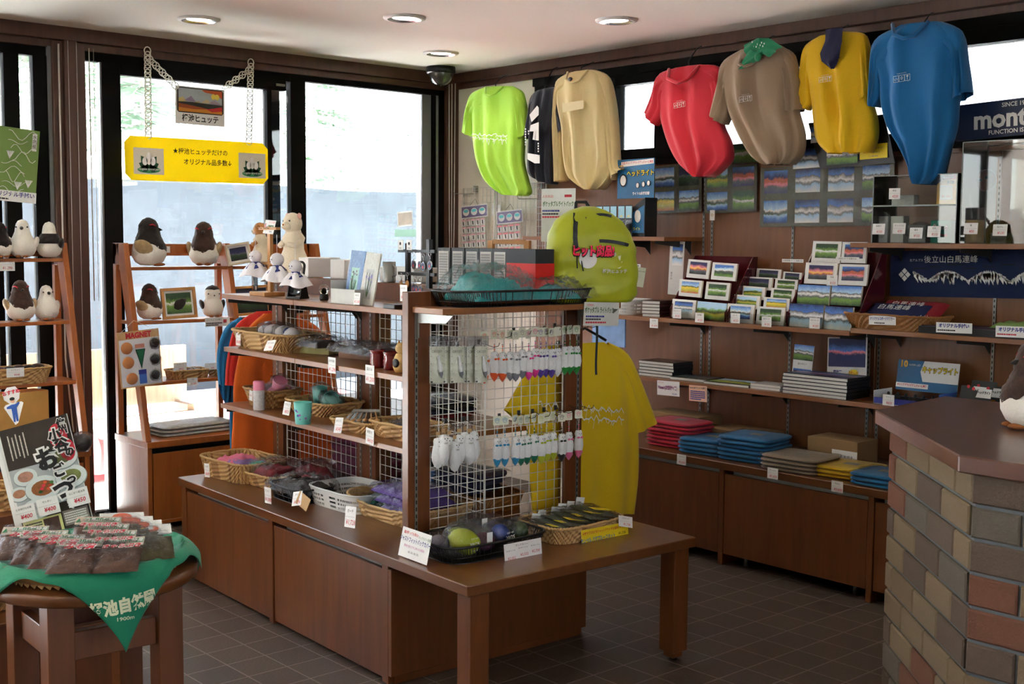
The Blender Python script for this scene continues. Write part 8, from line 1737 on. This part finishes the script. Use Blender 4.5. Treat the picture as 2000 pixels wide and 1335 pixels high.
for k in range(9): disc(m, w*(.40+.03*((k*5) % 7)), h*(.40+.012*((k*3) % 7)), w*.03, w*.022, (M_RED, M_GREENINK, pm('carrot', lin(220, 90, 50), .5))[k % 3], -.004, n=7)
disc(m, w*.82, h*.83, w*.13, h*.11, M_RED, -.0036); disc(m, w*.90, h*.70, w*.11, h*.10, M_RED, -.0036)
BX(.05, .60, .015, .18, pm('pale_yellow', lin(226, 220, 150), .6), -.003); BX(.62, .98, .06, .19, pm('grey_box', lin(140, 130, 124), .6), -.003); BX(.34, .56, .035, .165, pm('jar_photo', lin(80, 50, 44), .5, var=.8, scale=60), -.0034)
para(m, 6, w*.24, h*.13, M_INK, w*.08, h*.03, -.0036, 2); para(m, 5, w*.32, h*.10, M_WHITE, w*.64, h*.075, -.0036, 4)
for k in range(5): BX(.12+.055*k, .13+.055*k+.008, .72+.012*(k % 3), .94-.02*(k % 2), pm('poster_text', lin(200, 196, 184), .6, var=.7, scale=160), -.0012)
def brush(tx, x, z, s, rot=0):
    m.text(tx, s, M_WHITE, None, w*x, -.0045, h*z, bold=.14, rot=rot); m.text(tx, s, M_INK, None, w*x, -.0055, h*z, bold=.05, rot=rot)
brush('信', .90, .93, .026); brush('州', .91, .87, .026); brush('小', .78, .84, .038); brush('谷', .84, .74, .042); brush('の', .93, .67, .028); brush('お', .60, .65, .068, .1); brush('ご', .72, .53, .040, .1); brush('っ', .86, .44, .034); brush('つ', .72, .36, .064); brush('ぉ', .80, .24, .036)
m.build('poster_print', t)
for x, z, pr, nm, lab in ((.13, .255, '¥400', 'とろ味付なめ茸', 'white price card reading 400 yen at the left of the pickle poster'), (.47, .265, '¥400', 'ぜんまい', 'white price card reading 400 yen in the middle of the pickle poster'), (.90, .275, '¥450', '山ごぼう醤油漬', 'white price card reading 450 yen at the right edge of the pickle poster')):
    M = Matrix.Translation(p) @ e.to_matrix().to_4x4() @ MT(w*x, -.012, h*z); cw = .065; q = MB().sheet(cw, .05, M_WHITE, None, .001, None, -cw/2, -.025); q.text(nm, .007, M_INK, None, 0, z=.014); q.text(pr, .017, M_RED, None, .004, z=-.010, bold=.02, it=.15); q.add([(-.028, -.0006, .002), (.028, -.0006, .002), (.028, -.0006, .0026), (-.028, -.0006, .0026)], [(0, 1, 2, 3)], pm('grey_ink', (0, 0, 0)))
    q.build('price_card', loc=M.translation, rot=M.to_euler(), label=lab, cat='price card')
p, e, w, h = panel('C', CP+.02, (64, 1085), (162, 1058), (60, 1050), tilt=-.1)
flat_ = MB().sheet(w, h*1.6, M_WHITE, None, .002); flat_.add([(w*.45, -.001, h*.1), (w*.75, -.001, h*.2), (w*.70, -.001, h*1.4), (w*.5, -.001, h*1.3)], [(0, 1, 2, 3)], pm('map_tan', lin(216, 160, 90), .6)); para(flat_, 7, w*.15, h*1.2, M_INK, w*.82, h*.15)
flat_.build('white_map_card', loc=p, rot=e, label='white card with a tan map shape below the pickle poster', cat='card')
# cutout card of a figure
p, e, w, h = panel('C', 4.25, (14, 832), (50, 826), (2, 760), tilt=-.1)
t = thing('cutout_card', 'white cutout card with red lettering and a printed person in blue clothes', 'sign', p, rot=e)
q = MB(); P = [(.45, .0), (.62, .05), (1.05, .55), (.95, .60), (.62, .58), (.86, .68), (.95, .86), (.75, 1.02), (.3, 1.02), (.02, .86), (.05, .70), (.32, .58), (.1, .56), (-.02, .50)]
q.prism([(w*a, h*b) for a, b in P][::-1], 0, .002, M_WHITE); q.build('card', t)
q = MB(); bl = pm('work_blue', lin(40, 90, 180), .6); q.prism([(w*a, h*b) for a, b in ((.40, .08), (.50, .08), (.53, .30), (.56, .08), (.66, .10), (.66, .45), (.86, .56), (.82, .60), (.60, .55), (.42, .55), (.14, .50), (.14, .45), (.38, .44))], -.0012, -.0006, bl)
disc(q, w*.50, h*.66, w*.13, h*.07, pm('face_print', lin(222, 170, 140), .6), -.0014); disc(q, w*.50, h*.70, w*.14, h*.045, M_INK, -.0018); q.text('おすすめ', .017, M_RED, None, w*.5, -.002, h*.87, bold=.04, sx=.95, rot=.08); q.build('figure_print', t)
# goods on the low boxes behind the table
q = Vector((-3.98, 1.13, .378))
basket('wicker_basket', 'wide wicker basket behind the pickle packets at the left edge', q, R(90), .46, .30, .10, flare=1.1, rows=8)
M_BAGB = pm('dark_foil', lin(24, 22, 40), .25, .3, 20, var=.4)
for i in range(4):
    t = thing('foil_bag', 'dark purple foil bag standing in the left basket, %s' % POS4[i], 'food packet', q+Vector((-.08+.05*i, -.02, .05)), group='dark foil bags at the left edge', rot=(0, -.75, .1*i)); m = MB(); lump(m, .20, .15, .03, M_BAGB, i, M=MT(0, 0, 0), rough=.2); m.build('bag', t); m = MB(); film_over(m, .22, .17, .035, i); m.build('clear_film', t)
q = Vector((-6.10, 2.12, .477))
t = thing('kraft_bag', 'tall orange kraft paper bag on the left rack cabinet', 'bag', q, .3); m = MB(); m.box(-.06, .06, -.14, .16, 0, .30, pm('kraft_orange', lin(216, 164, 88), .7, .2, 20, var=.12)); m.build('bag', t, bev=.004)
for i, (dx, dy, c_, lab) in enumerate(((.22, -.05, M_PDARK, 'dark bagged snack in front of the kraft bag'), (.2, .12, pm('silver_foil', lin(190, 190, 195), .2, .6, 18, metal=.4), 'crumpled silver bag behind the top of the pickle poster'), (.2, .26, M_PDARK, 'brown bagged snack right of the crumpled silver bag'))):
    t = thing('snack_bag', lab, 'food packet', q+Vector((dx, dy, 0)), .3*i, 'snack bags on the left rack cabinet'); MB().ball((0, 0, .045), (.045, .05, .045), c_, 12, 8, jit=.25).build('contents', t); MB().ball((0, 0, .05), (.055, .06, .055), M_FILM2, 10, 7, jit=.35).build('clear_bag', t)
basket('wicker_basket', 'wicker basket of brown goods at the left edge beside the poster top', Vector((-5.35, 1.75, .377)), R(80), .26, .2, .09, flare=1.1, rows=7)
t = thing('side_stand', 'brown wooden stand at the left edge under the wicker basket', 'display unit', (-5.35, 1.73, 0), R(90)); MB().box(-.25, .22, -.2, .2, 0, .376, M_WOOD).build('stand_body', t, bev=.002)
